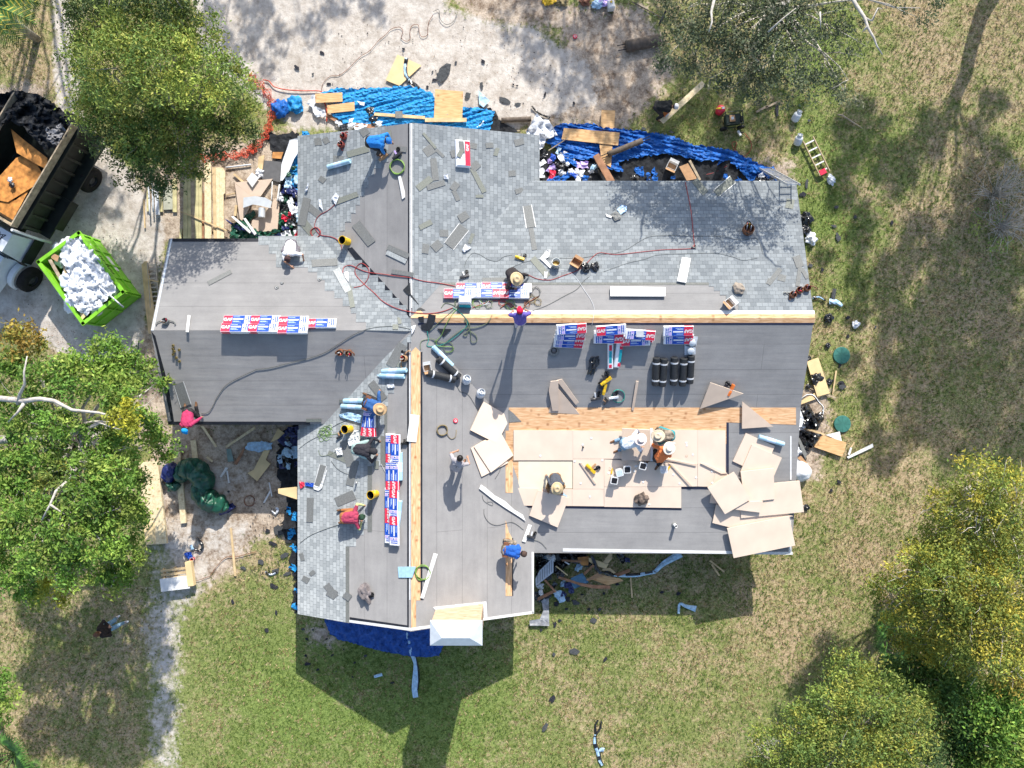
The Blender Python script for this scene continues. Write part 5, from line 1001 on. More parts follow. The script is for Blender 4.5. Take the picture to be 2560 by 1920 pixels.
FSC = [mat('felt scrap dark', (.035, .036, .045), .9, .4, 20, .1), mat('felt scrap grey', (.075, .08, .085), .9, .3, 20, .1)]
# the big tarps and felt spread round the house
sheet('black_felt_litter', [(655, 335), (745, 330), (748, 600), (700, 600), (690, 520), (705, 440), (690, 390)], FELTG, 6, .05, .05, 'black torn felt spread beside the left eave of the upper wing', 'felt', .012, jag=5, seed=1)
sheet('black_felt_litter', [(1346, 372), (1460, 380), (1660, 370), (1760, 400), (1850, 400), (1920, 440), (1980, 470), (1346, 470)], FELTG, 6, .05, .05, 'black torn felt spread below the royal blue tarp at the upper right eave', 'felt', .012, jag=5, seed=2)
sheet('black_felt_litter', [(1130, 275), (1230, 270), (1250, 300), (1300, 335), (1200, 340), (1140, 325)], FELTG, 6, .05, .05, 'black torn felt at the right end of the sky blue tarp', 'felt', .012, jag=7, seed=3)
sheet('black_felt_litter', [(735, 1060), (748, 1060), (748, 1530), (738, 1530), (730, 1490), (740, 1450), (722, 1420), (728, 1370), (700, 1330), (712, 1280), (725, 1260), (700, 1215), (690, 1150), (700, 1090)], FELTG, 6, .06, .05, 'black torn felt along the lower left eave', 'felt', .012, jag=6, seed=4)
sheet('blue_tarp', Q(1,0,(560,800),(700,760),(900,765),(1150,750),(1330,740),(1530,800),(1545,860),(1790,920),(1960,930),(2060,960),(2040,1060),(2010,1140),(1600,1090),(1330,1090),(1000,1090),(800,1090),(640,980),(700,900),(620,870)), TARPL, 3.2, .13, .085, 'sky blue crumpled tarp spread above the peaked top gable', 'tarp', .03, streak=(15, 9), seed=7, jag=3)
sheet('blue_tarp', [(1384, 318), (1400, 309), (1486, 309), (1500, 318), (1560, 322), (1660, 335), (1705, 348), (1730, 360), (1830, 375), (1880, 400), (1925, 420), (1915, 452), (1905, 462), (1880, 458), (1850, 425), (1825, 402), (1750, 402), (1700, 390), (1660, 384), (1600, 392), (1545, 405), (1560, 428), (1520, 425), (1500, 395), (1440, 400), (1450, 420), (1405, 400), (1392, 372), (1362, 355), (1380, 345)], TARPB, 3.2, .16, .085, 'royal blue crumpled tarp stretched along the upper right eave', 'tarp', .03, streak=(-12, 9), seed=9, jag=3)
sheet('blue_tarp', Q(1,3,(570,300),(1000,330),(1500,420),(1620,600),(1580,690),(1480,700),(1300,690),(1050,640),(880,590),(720,550),(640,500),(600,410)), TARPN, 4, .10, .05, 'deep blue tarp laid flat in the shade of the lower gable', 'tarp', .012, streak=(80, 2), seed=11, jag=1.5)
sheet('blue_tarp', Q(1,2,(280,370),(372,370),(372,560),(250,540),(180,490),(240,430)), TARPV, 5, .12, .06, 'dark blue tarp corner under the lower left eave', 'tarp', .03, seed=12, jag=2)
sheet('blue_tarp', Q(1,0,(330,1330),(370,1310),(372,1659),(250,1659),(240,1590),(290,1480)), TARPL, 4, .1, .08, 'sky blue torn tarp strip beside the upper left eave', 'tarp', .03, seed=13, jag=4)
for k, (a, b) in enumerate([q(1,2,330,1150), q(1,2,285,1090), q(1,2,320,1280), q(1,2,290,1310), q(1,2,340,1420), q(1,2,325,1590), q(1,3,345,120), q(1,3,340,265), q(1,0,420,1170), q(2,0,1100,1480), q(2,0,1170,1550), q(2,0,1790,1400), q(2,0,1850,1520), q(2,0,1230,1480), q(2,0,1960,1560)]):
    w_ = [14, 12, 12, 10, 14, 12, 9, 12, 18, 22, 9, 8, 10, 12, 14][k]
    sheet('tarp_scrap', rect(a, b, w_ * 1.1, w_ * 1.6 if k < 8 else w_, 10 * k), TARPL if k < 9 else TARPB, 3.5, .07, .12, auto('shredded bright blue tarp scrap', a, b), 'tarp scrap', .03, 'shredded blue tarp scraps', seed=20 + k, jag=3.5)
# pale blue and black strips of membrane
def ribbon(name, P, wds, mt, label, base=.05, cat='membrane strip', group='strips of black and pale blue membrane', mt2=None, f='ground', twist=0.0):
    """strip of membrane along pixels P, widths in pixels"""
    c = catmull(P, 6); n = len(c); V = []; F = []; mi = []
    for i, p in enumerate(c):
        t = (c[min(i + 1, n - 1)] - c[max(i - 1, 0)]); t.z = 0; t.normalize(); s = Vector((-t.y, t.x, 0)); k = i / (n - 1) * (len(wds) - 1); w_ = wds[int(k)] * (1 - k % 1) + wds[min(int(k) + 1, len(wds) - 1)] * (k % 1)
        for j, u in enumerate((-1, -.33, .33, 1)):
            a = p + s * w_ * .5 * u; z = base + .05 * noise.noise(Vector((i * .35, j * .9, n))) + (.03 if j in (1, 2) else 0) + (p.z if len(P[0]) > 2 else 0)
            V.append(Wp(a.x, a.y, max(.01, z)) if f == 'ground' else surf(a.x, a.y, max(.02, z))[0])
    for i in range(n - 1):
        for j in range(3): F.append((4 * i + j, 4 * i + j + 1, 4 * i + 5 + j, 4 * i + 4 + j)); mi.append(1 if (mt2 and (j == 0 or noise.noise(Vector((i * .22, 0, n))) > .15)) else 0)
    org = sum(V, Vector()) / len(V); me = bpy.data.meshes.new(name); me.from_pydata([tuple(p - org) for p in V], [], F); me.materials.append(mt)
    if mt2: me.materials.append(mt2); me.polygons.foreach_set('material_index', mi)
    o = bpy.data.objects.new(name, me); o.location = org; link(o); md = o.modifiers.new('thickness', 'SOLIDIFY'); md.thickness = .006; tag(o, label, cat, group); return o
ribbon('membrane_strip', Q(1,3,(1295,480),(1320,560),(1345,660),(1375,760),(1375,900),(1370,980),(1380,1050)), [6, 9, 12, 8, 15, 14, 13], PBL, 'pale blue strip of membrane hanging down from the lower gable tip onto the shaded lawn', mt2=None)
ribbon('membrane_strip', Q(1,3,(1330,540),(1370,680),(1400,790),(1408,900),(1395,1000)), [3, 4, 4, 4, 3], BAG, 'thin black edge of membrane beside the hanging pale blue strip', .03)
ribbon('membrane_strip', Q(2,3,(745,1245),(720,1290),(725,1360)), [4, 5, 6], BAG, 'black loop end of the lone strip on the lower right lawn', .05); ribbon('membrane_strip', Q(2,3,(770,1250),(765,1310),(725,1370)), [4, 5, 6], BAG, 'second black loop end of the lone strip on the lower right lawn', .04)
ribbon('membrane_strip', Q(2,3,(720,1370),(720,1450),(745,1520),(760,1590),(785,1635)), [6, 9, 11, 9, 7], PBL, 'lone pale blue strip of membrane on the lower right lawn', mt2=BAG); ribbon('membrane_strip', Q(2,3,(740,1520),(770,1500),(795,1505)), [6, 9, 11], PBL, 'short side flap of the lone strip on the lower right lawn')
ribbon('membrane_strip', Q(2,3,(1440,325),(1450,240),(1500,260),(1590,285)), [6, 6, 8, 16], PBL, 'bent pale blue strip of membrane in the shade of the right wing', mt2=None)
ribbon('membrane_strip', Q(2,2,(1460,1465),(1380,1510),(1300,1560),(1240,1620)), [20, 16, 12, 9], PBL, 'pale blue membrane end coming out from under the right wing eave'); ribbon('membrane_strip', Q(2,2,(1240,1622),(1150,1640),(1060,1652),(900,1650),(800,1620)), [9, 8, 10, 9, 8], BAG, 'black twisted membrane tail below the right wing eave', mt2=PBL)
ribbon('membrane_strip', Q(2,2,(690,1480),(720,1560),(750,1620),(820,1640),(880,1659)), [7, 9, 9, 8, 7], BAG, 'black membrane curling over the scrap heap', .55); ribbon('membrane_strip', Q(3,1,(575,835),(560,930),(545,960)), [9, 11, 14], FSC[1], 'dark flap of membrane right of the gable wall end', .06); ribbon('membrane_strip', Q(3,1,(530,945),(590,950),(640,985)), [14, 12, 8], PBL, 'pale blue membrane flap right of the gable wall end', .07, mt2=None); ribbon('membrane_strip', Q(3,1,(385,915),(440,905),(500,940)), [7, 6, 4], PBL, 'thin membrane tail reaching the right gable', mt2=BAG)
ribbon('membrane_strip', Q(1,0,(1300,500),(1290,580),(1300,650),(1330,690)), [10, 9, 8, 8], PBL, 'silvery membrane strip lying over the pale board on the sand', .08, mt2=BAG); ribbon('membrane_strip', Q(1,0,(1320,700),(1370,730),(1410,765)), [8, 10, 8], BAG, 'black membrane end above the sky blue tarp', .12)
ribbon('membrane_strip', Q(2,0,(170,915),(220,970),(280,1000),(330,1015)), [4, 5, 5, 6], BAG, 'curved black strip left of the milky plastic heap', .05); ribbon('membrane_strip', Q(0,2,(1700,1330),(1750,1390),(1730,1440),(1680,1435)), [6, 7, 6, 4], BAG, 'black hooked strip on the dirt above the pallet', .05); ribbon('membrane_strip', Q(0,2,(1650,1390),(1665,1430)), [6, 8], PBL, 'short pale strip left of the black hooked strip')
ribbon('membrane_strip', Q(1,3,(1020,870),(1090,850)), [7, 8], PBL, 'small pale blue offcut on the shaded lawn left of the hanging strip'); ribbon('membrane_strip', Q(1,0,(1870,1100),(1930,1090),(1970,1040)), [8, 10, 6], PBL, 'pale membrane flap at the right end of the sky blue tarp', .1, mt2=BAG)
ribbon('membrane_strip', Q(3,2,(280,140),(330,100),(390,100),(440,160),(475,200),(470,260)), [3, 4, 4, 4, 3, 6], BAG, 'black and white hoop of membrane above the black tarped heap', .5, mt2=CLEAR)
# black-bagged rubbish at the right eave
g = 'plastic rubbish along the right gable wall'
sheet('black_tarp', Q(3,2,(280,200),(350,170),(400,260),(440,370),(430,400),(330,390),(290,300)), BAG, 4, .28, .06, 'black plastic draped over the rubbish at the right gable', 'plastic sheet', .15, g, streak=(-70, 2.5), seed=31, jag=1)
sheet('black_tarp', Q(3,2,(215,400),(300,400),(470,440),(420,500),(350,580),(300,560),(210,470)), BAG, 4, .24, .06, 'lower black plastic heap at the right gable', 'plastic sheet', .1, g, streak=(-30, 2), seed=32, jag=1.5)
sheet('black_tarp', Q(3,2,(200,480),(330,560),(330,700),(300,740),(210,640)), BAG, 4, .2, .07, 'lowest black plastic patch at the right gable', 'plastic sheet', .04, g, seed=39, jag=2)
sheet('plastic_film', Q(3,2,(240,210),(280,220),(310,310),(290,370),(215,380)), CLEAR, 4, .12, .06, 'white film beside the black draped plastic at the right gable', 'plastic sheet', .3, g, seed=33)
blob('white_bag', *q(3,2,235,575), .28, .35, CLEAR, 'rounded white bag in the right gable rubbish', 'bag', g, 'ground', asp=1.1); blob('white_bag', *q(3,2,255,740), .42, .5, CLEAR, 'smooth big white bag lowest in the right gable rubbish', 'bag', g, 'ground', rough=.2, asp=1.25, ang=-40)
blob('black_bag', *q(3,2,430,290), .22, .3, BAG, 'knotted black bag at the right side of the gable rubbish', 'bag', g, 'ground'); blob('black_bag', *q(3,2,345,1440-960+(-480)+20), .1, .1, BAG, 'tiny black bag scrap near the upper right gable rubbish', 'bag', g, 'ground')
for (a, b, r_, m_, s) in [(*q(3,1,520,1090), .2, BAG, 'black and white crumpled bag on the lawn beyond the right gable'), (*q(3,1,515,1325), .12, BAG, 'small black bag above the upper manhole lid'), (*q(3,1,755,1145), .16, CLEAR, 'small white crumpled bag on the lawn right of the gable'), (*q(3,1,325,235), .28, BAG, 'black plastic lump at the right edge of the shingles'), (*q(3,1,320,330), .22, BAG, 'black plastic under the shingle edge, lower'), (*q(3,1,365,410), .26, CLEAR, 'white plastic flap at the right shingle edge'), (*q(3,1,410,1610), .25, BAG, 'black and blue plastic on the leaning plywood sheet'), (*q(3,1,530,1640), .14, BAG, 'dark little bag right of the leaning plywood'), (*q(3,1,345,1440), .14, BAG, 'black bag at the corner of the leaning plywood'), (*q(3,2,325,1065), .14, BAG, 'small black bag at the edge of the overhanging board')]:
    blob('plastic_bag', a, b, r_, r_ * .9, m_, s, 'bag', 'small bags beyond the right gable', 'ground', rough=.8)
# rubbish heaps by the eaves: many small bags, wrappers and film
def heap(P, n, pal, label, group, zmax=.25, rr=(.07, .16)):
    x0 = min(a for a, b in P); x1 = max(a for a, b in P); y0 = min(b for a, b in P); y1 = max(b for a, b in P); k = 0; t = 0
    while k < n and t < 3000:
        t += 1; a, b = rnd.uniform(x0, x1), rnd.uniform(y0, y1)
        if not inpoly(a, b, P): continue
        m_, nm = pal[rnd.randrange(len(pal))]; r_ = rnd.uniform(*rr)
        if rnd.random() < .5: blob('crumpled_wrapper', a, b, r_, r_ * .9, m_, auto(f'crumpled {nm} wrapper {label}', a, b), 'wrapper', group, 'ground', rough=.95, sub=3, asp=rnd.uniform(1, 1.7), ang=rnd.uniform(0, 180), lift=rnd.uniform(0, zmax))
        else: sheet('crumpled_wrapper', rect(a, b, r_ * 200, r_ * 110, rnd.uniform(0, 180)), m_, 4, .1, .09, auto(f'flattened {nm} wrapper {label}', a, b), 'wrapper', rnd.uniform(.05, zmax), group, seed=k, jag=2.2)
        k += 1
pw = [(CLEAR, 'white'), (CLEAR, 'white'), (WRAP, 'white'), (BAG, 'black'), (BAG, 'black'), (RED, 'red'), (BLUE, 'blue'), (TARPB, 'blue'), (LILAC, 'purple'), (PBL, 'pale blue')]
heap([(1348, 385), (1400, 375), (1440, 400), (1500, 420), (1515, 455), (1560, 452), (1350, 455)], 34, pw, 'in the corner of the two upper eaves', 'wrapper litter in the corner of the upper eaves')
heap([(1590, 430), (1700, 440), (1700, 455), (1530, 455)], 7, [(BAG, 'black'), (TARPB, 'blue')], 'below the upper right tarp', 'wrapper litter in the corner of the upper eaves', rr=(.06, .12))
heap([(1885, 420), (1940, 430), (1975, 455), (1880, 455)], 14, [(BAG, 'black'), (TARPB, 'blue'), (CLEAR, 'white')], 'under the leaning ladder', 'wrapper litter under the ladder')
heap([(690, 470), (745, 400), (748, 595), (690, 590)], 36, [(CLEAR, 'white'), (BAG, 'black'), (TARPV, 'navy'), (TARPG, 'green'), (PBL, 'pale blue'), (CLEAR, 'white'), (RED, 'red')], 'beside the upper left eave', 'wrapper litter beside the upper left eave')
heap([(1335, 1380), (1480, 1380), (1480, 1440), (1400, 1500), (1340, 1500)], 34, [(BAG, 'black'), (BAG, 'black'), (TARPV, 'navy'), (PBL, 'pale blue'), (FSC[1], 'grey'), (CLEAR, 'white')], 'in the scrap heap', 'plastic in the scrap heap below the eave', .35)
heap([(1550, 1382), (1580, 1382), (1575, 1410), (1560, 1410)], 3, [(BAG, 'black'), (TARPV, 'navy')], 'below the right wing eave', 'plastic in the scrap heap below the eave')
heap([(680, 1110), (746, 1080), (746, 1180), (700, 1160)], 14, [(BAG, 'black'), (TARPV, 'navy'), (PBL, 'pale blue')], 'under the lower left eave', 'plastic under the lower left eave')
heap([(850, 300), (960, 310), (955, 320), (860, 325)], 8, [(BAG, 'black'), (CLEAR, 'white')], 'at the top gable eave', 'plastic at the top gable eave')
heap([(1980, 1045), (2010, 1060), (2000, 1110), (1985, 1130)], 8, [(CLEAR, 'white'), (BAG, 'black')], 'in the right gable rubbish', 'wrappers in the right gable rubbish')
for c_, r_, x, y, rad, m_, s in [(1,0,215,940,.38,TARPB,'crumpled blue tarp bundle, left of two, on the sand'), (1,0,345,915,.36,TARPL,'crumpled blue tarp bundle, right of two, on the sand'), (1,0,990,975,.24,BAG,'upper black bag on the sky blue tarp'), (1,0,1030,1035,.24,BAG,'lower black bag on the sky blue tarp')]:
    blob('tarp_bundle' if 'tarp b' in s else 'black_bag', *q(c_, r_, x, y), rad, rad * .8, m_, s, 'bundle' if 'tarp b' in s else 'bag', None, 'ground', rough=.55)
sheet('plastic_film', Q(1,0,(440,890),(500,810),(545,850),(500,910),(600,950),(610,1010),(520,1010),(480,930)), CLEAR, 4, .12, .07, 'white crumpled film right of the blue tarp bundles', 'plastic sheet', .03, seed=41, jag=2)
sheet('plastic_film', Q(1,0,(680,1045),(720,1040),(790,1090),(780,1120),(730,1110)), CLEAR, 4, .1, .07, 'white crumpled film near the left end of the sky blue tarp', 'plastic sheet', .03, seed=42, jag=2)
sheet('plastic_film', Q(2,0,(120,1150),(170,1050),(215,980),(260,1030),(320,1040),(395,1170),(300,1200),(270,1280),(230,1300),(235,1200),(130,1190)), CLEAR, 5, .3, .05, 'heap of milky plastic film at the corner of the upper eaves', 'plastic sheet', .05, seed=43, jag=2)
sheet('plastic_film', Q(1,0,(1920,780),(2020,870),(1965,930),(1930,900)), PBL, 4, .05, .05, 'fan-shaped pale blue film right of the big square plywood', 'plastic sheet', .04, seed=44)
sheet('plastic_film', Q(1,0,(870,870),(940,885),(935,915),(900,905)), CLEAR, 4, .04, .06, 'small white sheet on the sky blue tarp', 'plastic sheet', .16, seed=45)
sheet('white_house_wrap', Q(1,0,(290,1210),(370,1185),(370,1310),(330,1370),(290,1470),(230,1560),(210,1560),(220,1420)), CLEAR, 5, .04, .03, 'white board-like wrap leaning by the upper left eave', 'sheet', .3, seed=46)
sheet('grey_sheet', [q(2,3,250,200), q(2,3,318,180), q(2,3,322,432), q(2,3,155,430), q(2,3,150,385), q(2,3,240,370), q(2,3,270,300)], mat('silver grey sheet', (.34, .35, .37), .5, .4, 5, .4), 5, .06, .04, 'silver grey sheet with curled end below the lower right eave corner', 'sheet', .08, seed=47)
# films on the roof
for P, m_, s, am in [(Q(1,1,(650,55),(690,5),(720,30),(690,110)), CLEAR, 'white film with a shingle strip above the yellow bucket', .06), (Q(1,1,(540,60),(560,60),(580,160),(545,120)), CLEAR, 'small white and red film on the upper left shingles', .05), (Q(1,1,(755,690),(795,685),(800,775),(775,740)), CLEAR, 'white film flag on the valley shingles', .05),
                     (Q(1,1,(1780,500),(1810,450),(1865,480),(1800,520)), CLEAR, 'white crumpled film below the filmed shingle strip', .08), (Q(1,0,(1620,1510),(1660,1505),(1665,1550),(1625,1545)), CLEAR, 'white crumpled ball of film on the upper right shingles', .1), (Q(2,1,(300,500),(335,500),(320,560),(290,580),(340,640),(330,660),(240,575)), WHITE, 'white bent film strip above the bait bucket', .05), (Q(2,1,(278,685),(310,685),(300,745),(280,745)), WHITE, 'short white film below the bait bucket', .03),
                     (Q(1,2,(715,265),(800,240),(910,270),(910,340),(800,310),(730,290)), PBL, 'pale blue film spread left of the fanned bundles', .07), (Q(1,2,(790,480),(850,400),(890,400),(900,510),(860,530),(800,540)), WHITE, 'white crumpled wrapper under the middle yellow bucket', .08), (Q(1,2,(685,560),(740,540),(750,610),(700,620)), WHITE, 'white and purple wrapper left of the dark-shirted worker', .07),
                     (Q(1,2,(368,840),(420,850),(420,880),(385,905)), RED, 'red flared end of a wrapper at the left eave', .05), (Q(1,2,(425,850),(500,855),(495,890),(425,880)), BLUE, 'blue middle of the wrapper at the left eave', .05), (Q(1,2,(490,870),(545,890),(610,740),(615,745),(570,900),(540,925),(500,910)), WHITE, 'white stringy tail of the wrapper at the left eave', .03),
                     (Q(2,1,(905,150),(945,110),(995,120),(990,165),(940,195)), PALEBL, 'blue and white crumpled wrapper in the roof shade', .07), (Q(2,1,(850,195),(900,165),(950,190),(940,230),(890,250)), SHG[0], 'curled grey shingle by the blue and white wrapper', .06), (Q(2,1,(808,185),(865,210),(855,225),(815,210)), WHITE, 'white tail left of the curled grey shingle', .04),
                     (Q(2,2,(395,900),(480,965),(475,975),(365,930)), PBL, 'pale blue film sliver at the seated worker', .03), (Q(1,1,(1040,1580),(1110,1570),(1180,1610),(1090,1615)), PBL, 'pale blue film scrap left of the roll pair', .04), (Q(1,1,(1340,1160),(1380,1150),(1370,1190),(1345,1230)), CLEAR, 'white film twist at the ridge crossing', .06), (Q(1,2,(1130,5),(1190,0),(1200,30),(1140,35)), CLEAR, 'white film scrap beside the bare ridge strip', .05), (Q(1,0,(415,1659),(450,1580),(455,1600),(440,1659)), CLEAR, 'white film leaning at the upper left shingle edge', .1)]:
    sheet('plastic_film', P, m_, 2.5, am, .12, s, 'plastic scrap', .03, 'film scraps on the roof', f='roof', seed=len(s))
# torn open bundle on the upper shingles
t = empty('torn_bundle'); tag(t, 'torn open white and red shingle wrapper on the upper right shingles', 'torn bundle'); mb = MB(); softbox(mb, .92, .52, .16, WRAP, .05); mb.build('wrapper', t)
mb = MB(); flat(mb, -.42, .42, -.24, -.06, .16, RED); mb.build('red_panel', t); o = bpy.data.objects.new('brand_lettering', textmesh('GAF', .13, WHITE, .005)); link(o, t); o.location = (.2, -.15, .165)
mb = MB(); mb.box((.2, .06, .175), (.4, .18, .012), SHG[0], Matrix.Rotation(.1, 3, 'Z')); mb.box((-.02, .12, .185), (.3, .16, .012), SHG[1], Matrix.Rotation(-.5, 3, 'Z')); mb.build('spilled_shingles', t); setm(t, frame(*q(1,0,1780,1335), 92, .015))
# torn felt scraps on the ground
g = 'torn felt scraps on the ground'
SCR = [(1,0,570,455,60,34,-30),(1,0,352,582,66,32,-35),(1,0,1275,422,34,22,0),(1,0,1728,540,26,26,60),(1,0,1525,620,36,18,60),(1,0,1962,530,50,30,-60),(1,0,1950,735,70,30,-85),(1,0,1830,825,70,50,60),(1,0,1545,690,60,30,0),(1,0,490,640,26,22,0),(1,0,630,725,54,22,5),(1,0,2145,870,120,60,-30),(1,0,2160,1150,80,60,0),(1,0,1480,750,26,30,0),
 (2,0,45,740,24,16,0),(2,0,285,815,54,20,70),(2,0,50,900,60,34,-10),(2,0,10,730,20,20,0),(2,0,535,890,24,34,0),(2,0,1135,1110,50,34,0),(2,0,1380,1140,60,24,-20),(3,0,80,960,130,34,88),(3,0,355,1040,34,26,0),(3,0,335,1590,100,26,85),(3,1,300,20,60,50,0),(3,1,590,130,46,40,0),(3,1,755,215,36,34,0),(3,1,1072,265,44,30,80),(3,1,605,395,90,50,-80),(3,1,570,295,60,30,-10),(3,1,470,672,40,30,60),(3,1,365,635,50,40,0),(3,1,693,1085,50,32,0),(3,1,692,1245,40,30,80),(3,1,928,1170,40,18,80),(3,1,630,1650,60,40,0),(3,1,620,1500,40,24,60),
 (3,2,640,20,70,60,-20),(3,2,615,845,60,30,-30),(3,2,548,918,40,30,70),(2,3,705,385,76,56,-10),(2,3,540,655,110,64,-15),(2,3,362,677,34,34,0),(2,3,805,720,54,28,55),(2,3,352,1060,90,48,55),(2,3,285,1305,100,44,60),(2,3,550,230,70,46,-10),(2,3,380,240,50,46,0),(2,3,480,200,60,46,10),(2,3,430,180,60,60,0),(2,3,470,285,34,24,20),(2,3,665,287,36,24,30),(2,3,760,288,40,26,20),(2,3,795,152,24,28,60),(2,3,1438,152,50,36,0),(2,3,1295,140,50,20,0),(2,3,910,72,44,30,20),(2,3,410,385,34,30,0),(2,3,370,420,60,26,75),(2,3,605,160,34,14,0),(2,3,250,468,26,30,80),(2,3,925,510,14,12,0),
 (1,3,445,760,60,32,15),(1,3,535,808,36,22,20),(1,3,430,688,28,26,0),(1,3,90,470,40,46,0),(1,3,150,90,90,50,-20),(1,3,405,460,36,24,0),(1,3,440,545,34,24,-30),(1,3,175,315,24,50,0),(1,3,833,872,22,18,0),(1,3,1177,922,40,22,15),(1,3,945,690,36,26,0),(1,3,660,685,40,16,30),(1,3,1130,660,30,16,0),(1,3,850,750,30,16,30),(1,3,610,545,26,14,20),(1,3,490,465,20,16,0),(0,3,2008,220,50,30,-75),(0,2,1975,930,24,20,0),(0,2,2100,1590,60,30,-20),(1,2,40,1540,60,50,-20),(1,2,170,1620,80,50,20),(1,2,270,1640,70,40,20),(1,2,100,1270,50,40,20),(1,2,210,1265,120,80,-30),(1,2,250,1480,90,50,30),(1,2,150,1380,90,40,-20),(1,2,330,1640,50,40,0)]
for c_, r_, x, y, l, wd, an in SCR:
    px, py = q(c_, r_, x, y); l *= .28933; wd *= .28933; n = 11; P = []
    for k in range(n):
        a = 2 * math.pi * k / n; rr = rnd.uniform(.62, 1.12); u, v = l / 2 * rr * math.cos(a), wd / 2 * rr * math.sin(a); P.append((px + u * math.cos(R(an)) - v * math.sin(R(an)), py - u * math.sin(R(an)) - v * math.cos(R(an))))
    gr = (c_, r_, x) in ((1, 0, 1830), (3, 1, 570), (1, 2, 210)); slab('felt_scrap', P, FSC[1] if gr or rnd.random() < .25 else FSC[0], .008, .02, 'ground', None, auto('torn dark felt scrap' if l > 13 else 'little torn dark felt scrap', px, py), 'felt scrap', g)
sheet('felt_sheet', Q(1,0,(1560,640),(1600,580),(1650,540),(1685,560),(1670,620),(1640,680),(1590,715)), FSC[1], 5, .05, .05, 'large torn grey felt sheet on the sand above the square plywood', 'felt scrap', .02, seed=51, jag=2); sheet('felt_sheet', Q(1,2,(150,1240),(190,1215),(240,1250),(265,1290),(200,1310),(160,1290)), FSC[1], 5, .02, .05, 'oval grey felt sheet near the lower left eave', 'felt scrap', .02, seed=52)
# countless crumbs of felt
mb = MB()
for P, n in (([(640, 1230), (745, 1200), (745, 1520), (690, 1500), (600, 1420)], 320), ([(1345, 1480), (1520, 1490), (1520, 1560), (1345, 1560)], 60), ([(760, 1560), (1000, 1640), (1010, 1720), (760, 1700)], 40), ([(850, 60), (1440, 60), (1400, 300), (800, 230)], 260), ([(600, 330), (740, 300), (740, 600), (650, 600)], 120), ([(1240, 280), (1340, 300), (1340, 340)], 30), ([(20, 500), (330, 560), (330, 780), (60, 760)], 200)):
    x0 = min(a for a, b in P); x1 = max(a for a, b in P); y0 = min(b for a, b in P); y1 = max(b for a, b in P)
    for k in range(n):
        a, b = rnd.uniform(x0, x1), rnd.uniform(y0, y1)
        if not inpoly(a, b, P): continue
        c = Wp(a, b, .012); s = rnd.uniform(.008, .03); an = rnd.uniform(0, 6.28); pts = [c + Vector((math.cos(an + t) * s * rnd.uniform(.5, 1.5), math.sin(an + t) * s * rnd.uniform(.5, 1.5), .004 * rnd.random())) for t in (0, 1.4, 2.9, 4.4)]
        mb.poly(pts, FSC[0] if rnd.random() < .7 else FSC[1])
tag(mb.build('felt_crumbs'), kind='stuff')
# fallen leaves
LEAFD = [mat('dry leaf rust', (.22, .10, .05), .8, .3), mat('dry leaf tan', (.42, .31, .18), .8, .3), mat('twig grey', (.3, .26, .2), .8, .3)]; mb = MB()
for (a0, b0, sx, sy, n) in ((200, 880, 90, 40, 500), (90, 840, 60, 30, 300), (120, 1110, 200, 160, 400), (500, 620, 160, 120, 0), (300, 700, 140, 120, 260), (2350, 900, 150, 400, 900), (2050, 1200, 60, 260, 400), (2250, 1500, 120, 120, 500), (1750, 200, 200, 120, 500), (60, 250, 60, 90, 260), (560, 1180, 120, 140, 400), (1300, 150, 120, 80, 250), (2200, 250, 250, 200, 600), (480, 650, 40, 60, 60)):
    for k in range(n):
        a, b = rnd.gauss(a0, sx), rnd.gauss(b0, sy); c = Wp(a, b, .012); s = rnd.uniform(.012, .032); an = rnd.uniform(0, 6.28)
        mb.poly([c + Vector((math.cos(an + t) * s * e, math.sin(an + t) * s * e, rnd.random() * .015)) for t, e in ((0, 1), (1.57, .45), (3.14, 1), (4.71, .45))], LEAFD[rnd.randrange(3)])
tag(mb.build('fallen_leaves'), kind='stuff')
# ---------------- timber and plywood lying about ----------------
TIMB = mat('sawn lumber', (.62, .46, .26), .8, .25, 3, .2, stretch=(1, 1, 1)); TIMP = mat('pressure treated pine', (.56, .50, .27), .8, .3, 3, .2); TIMG = mat('weathered timber', (.42, .34, .24), .85, .35, 6, .2); TIMR = mat('reddish old board', (.36, .19, .11), .8, .35, 4, .2); PLYY = mat('yellow plywood', (.72, .55, .30), .8, .12, 2, .2)
ORP = mat('old orange plywood', (.55, .26, .09), .8, .35, 3, .2)
def board(c, r, P, mt, label, th=.03, lift=.02, cat='board', name='board', group=None, f='ground'): return slab(name, [q(c, r, a, b) for a, b in P], mt, th, lift, f, None, label, cat, group)
def plank(c, r, x, y, l, wd, ang, mt, label, th=.04, lift=.02, group='planks lying on the ground', f='ground', name='plank'):
    px, py = q(c, r, x, y); return slab(name, rect(px, py, l * .28933, wd * .28933, ang), mt, th, lift, f, None, label, 'plank', group)
board(1,0,[(1222,470),(1430,565),(1240,742),(1120,692)], PLYY, 'pale yellow plywood sheet on the sand under the silvery strip', .015, .03, 'plywood', 'plywood_sheet')
board(1,0,[(1548,770),(1790,790),(1782,1030),(1537,1018)], M_PLYO, 'big square weathered plywood sheet on the sky blue tarp', .02, .17, 'plywood', 'plywood_sheet')
board(1,0,[(510,810),(745,798),(748,878),(515,888)], M_PLYO, 'short plywood strip, upper of two on the left end of the sky blue tarp', .02, .17, 'plywood', 'plywood_strip'); board(1,0,[(612,910),(850,880),(852,955),(618,980)], M_PLYO, 'short plywood strip, lower of two on the left end of the sky blue tarp', .02, .17, 'plywood', 'plywood_strip')
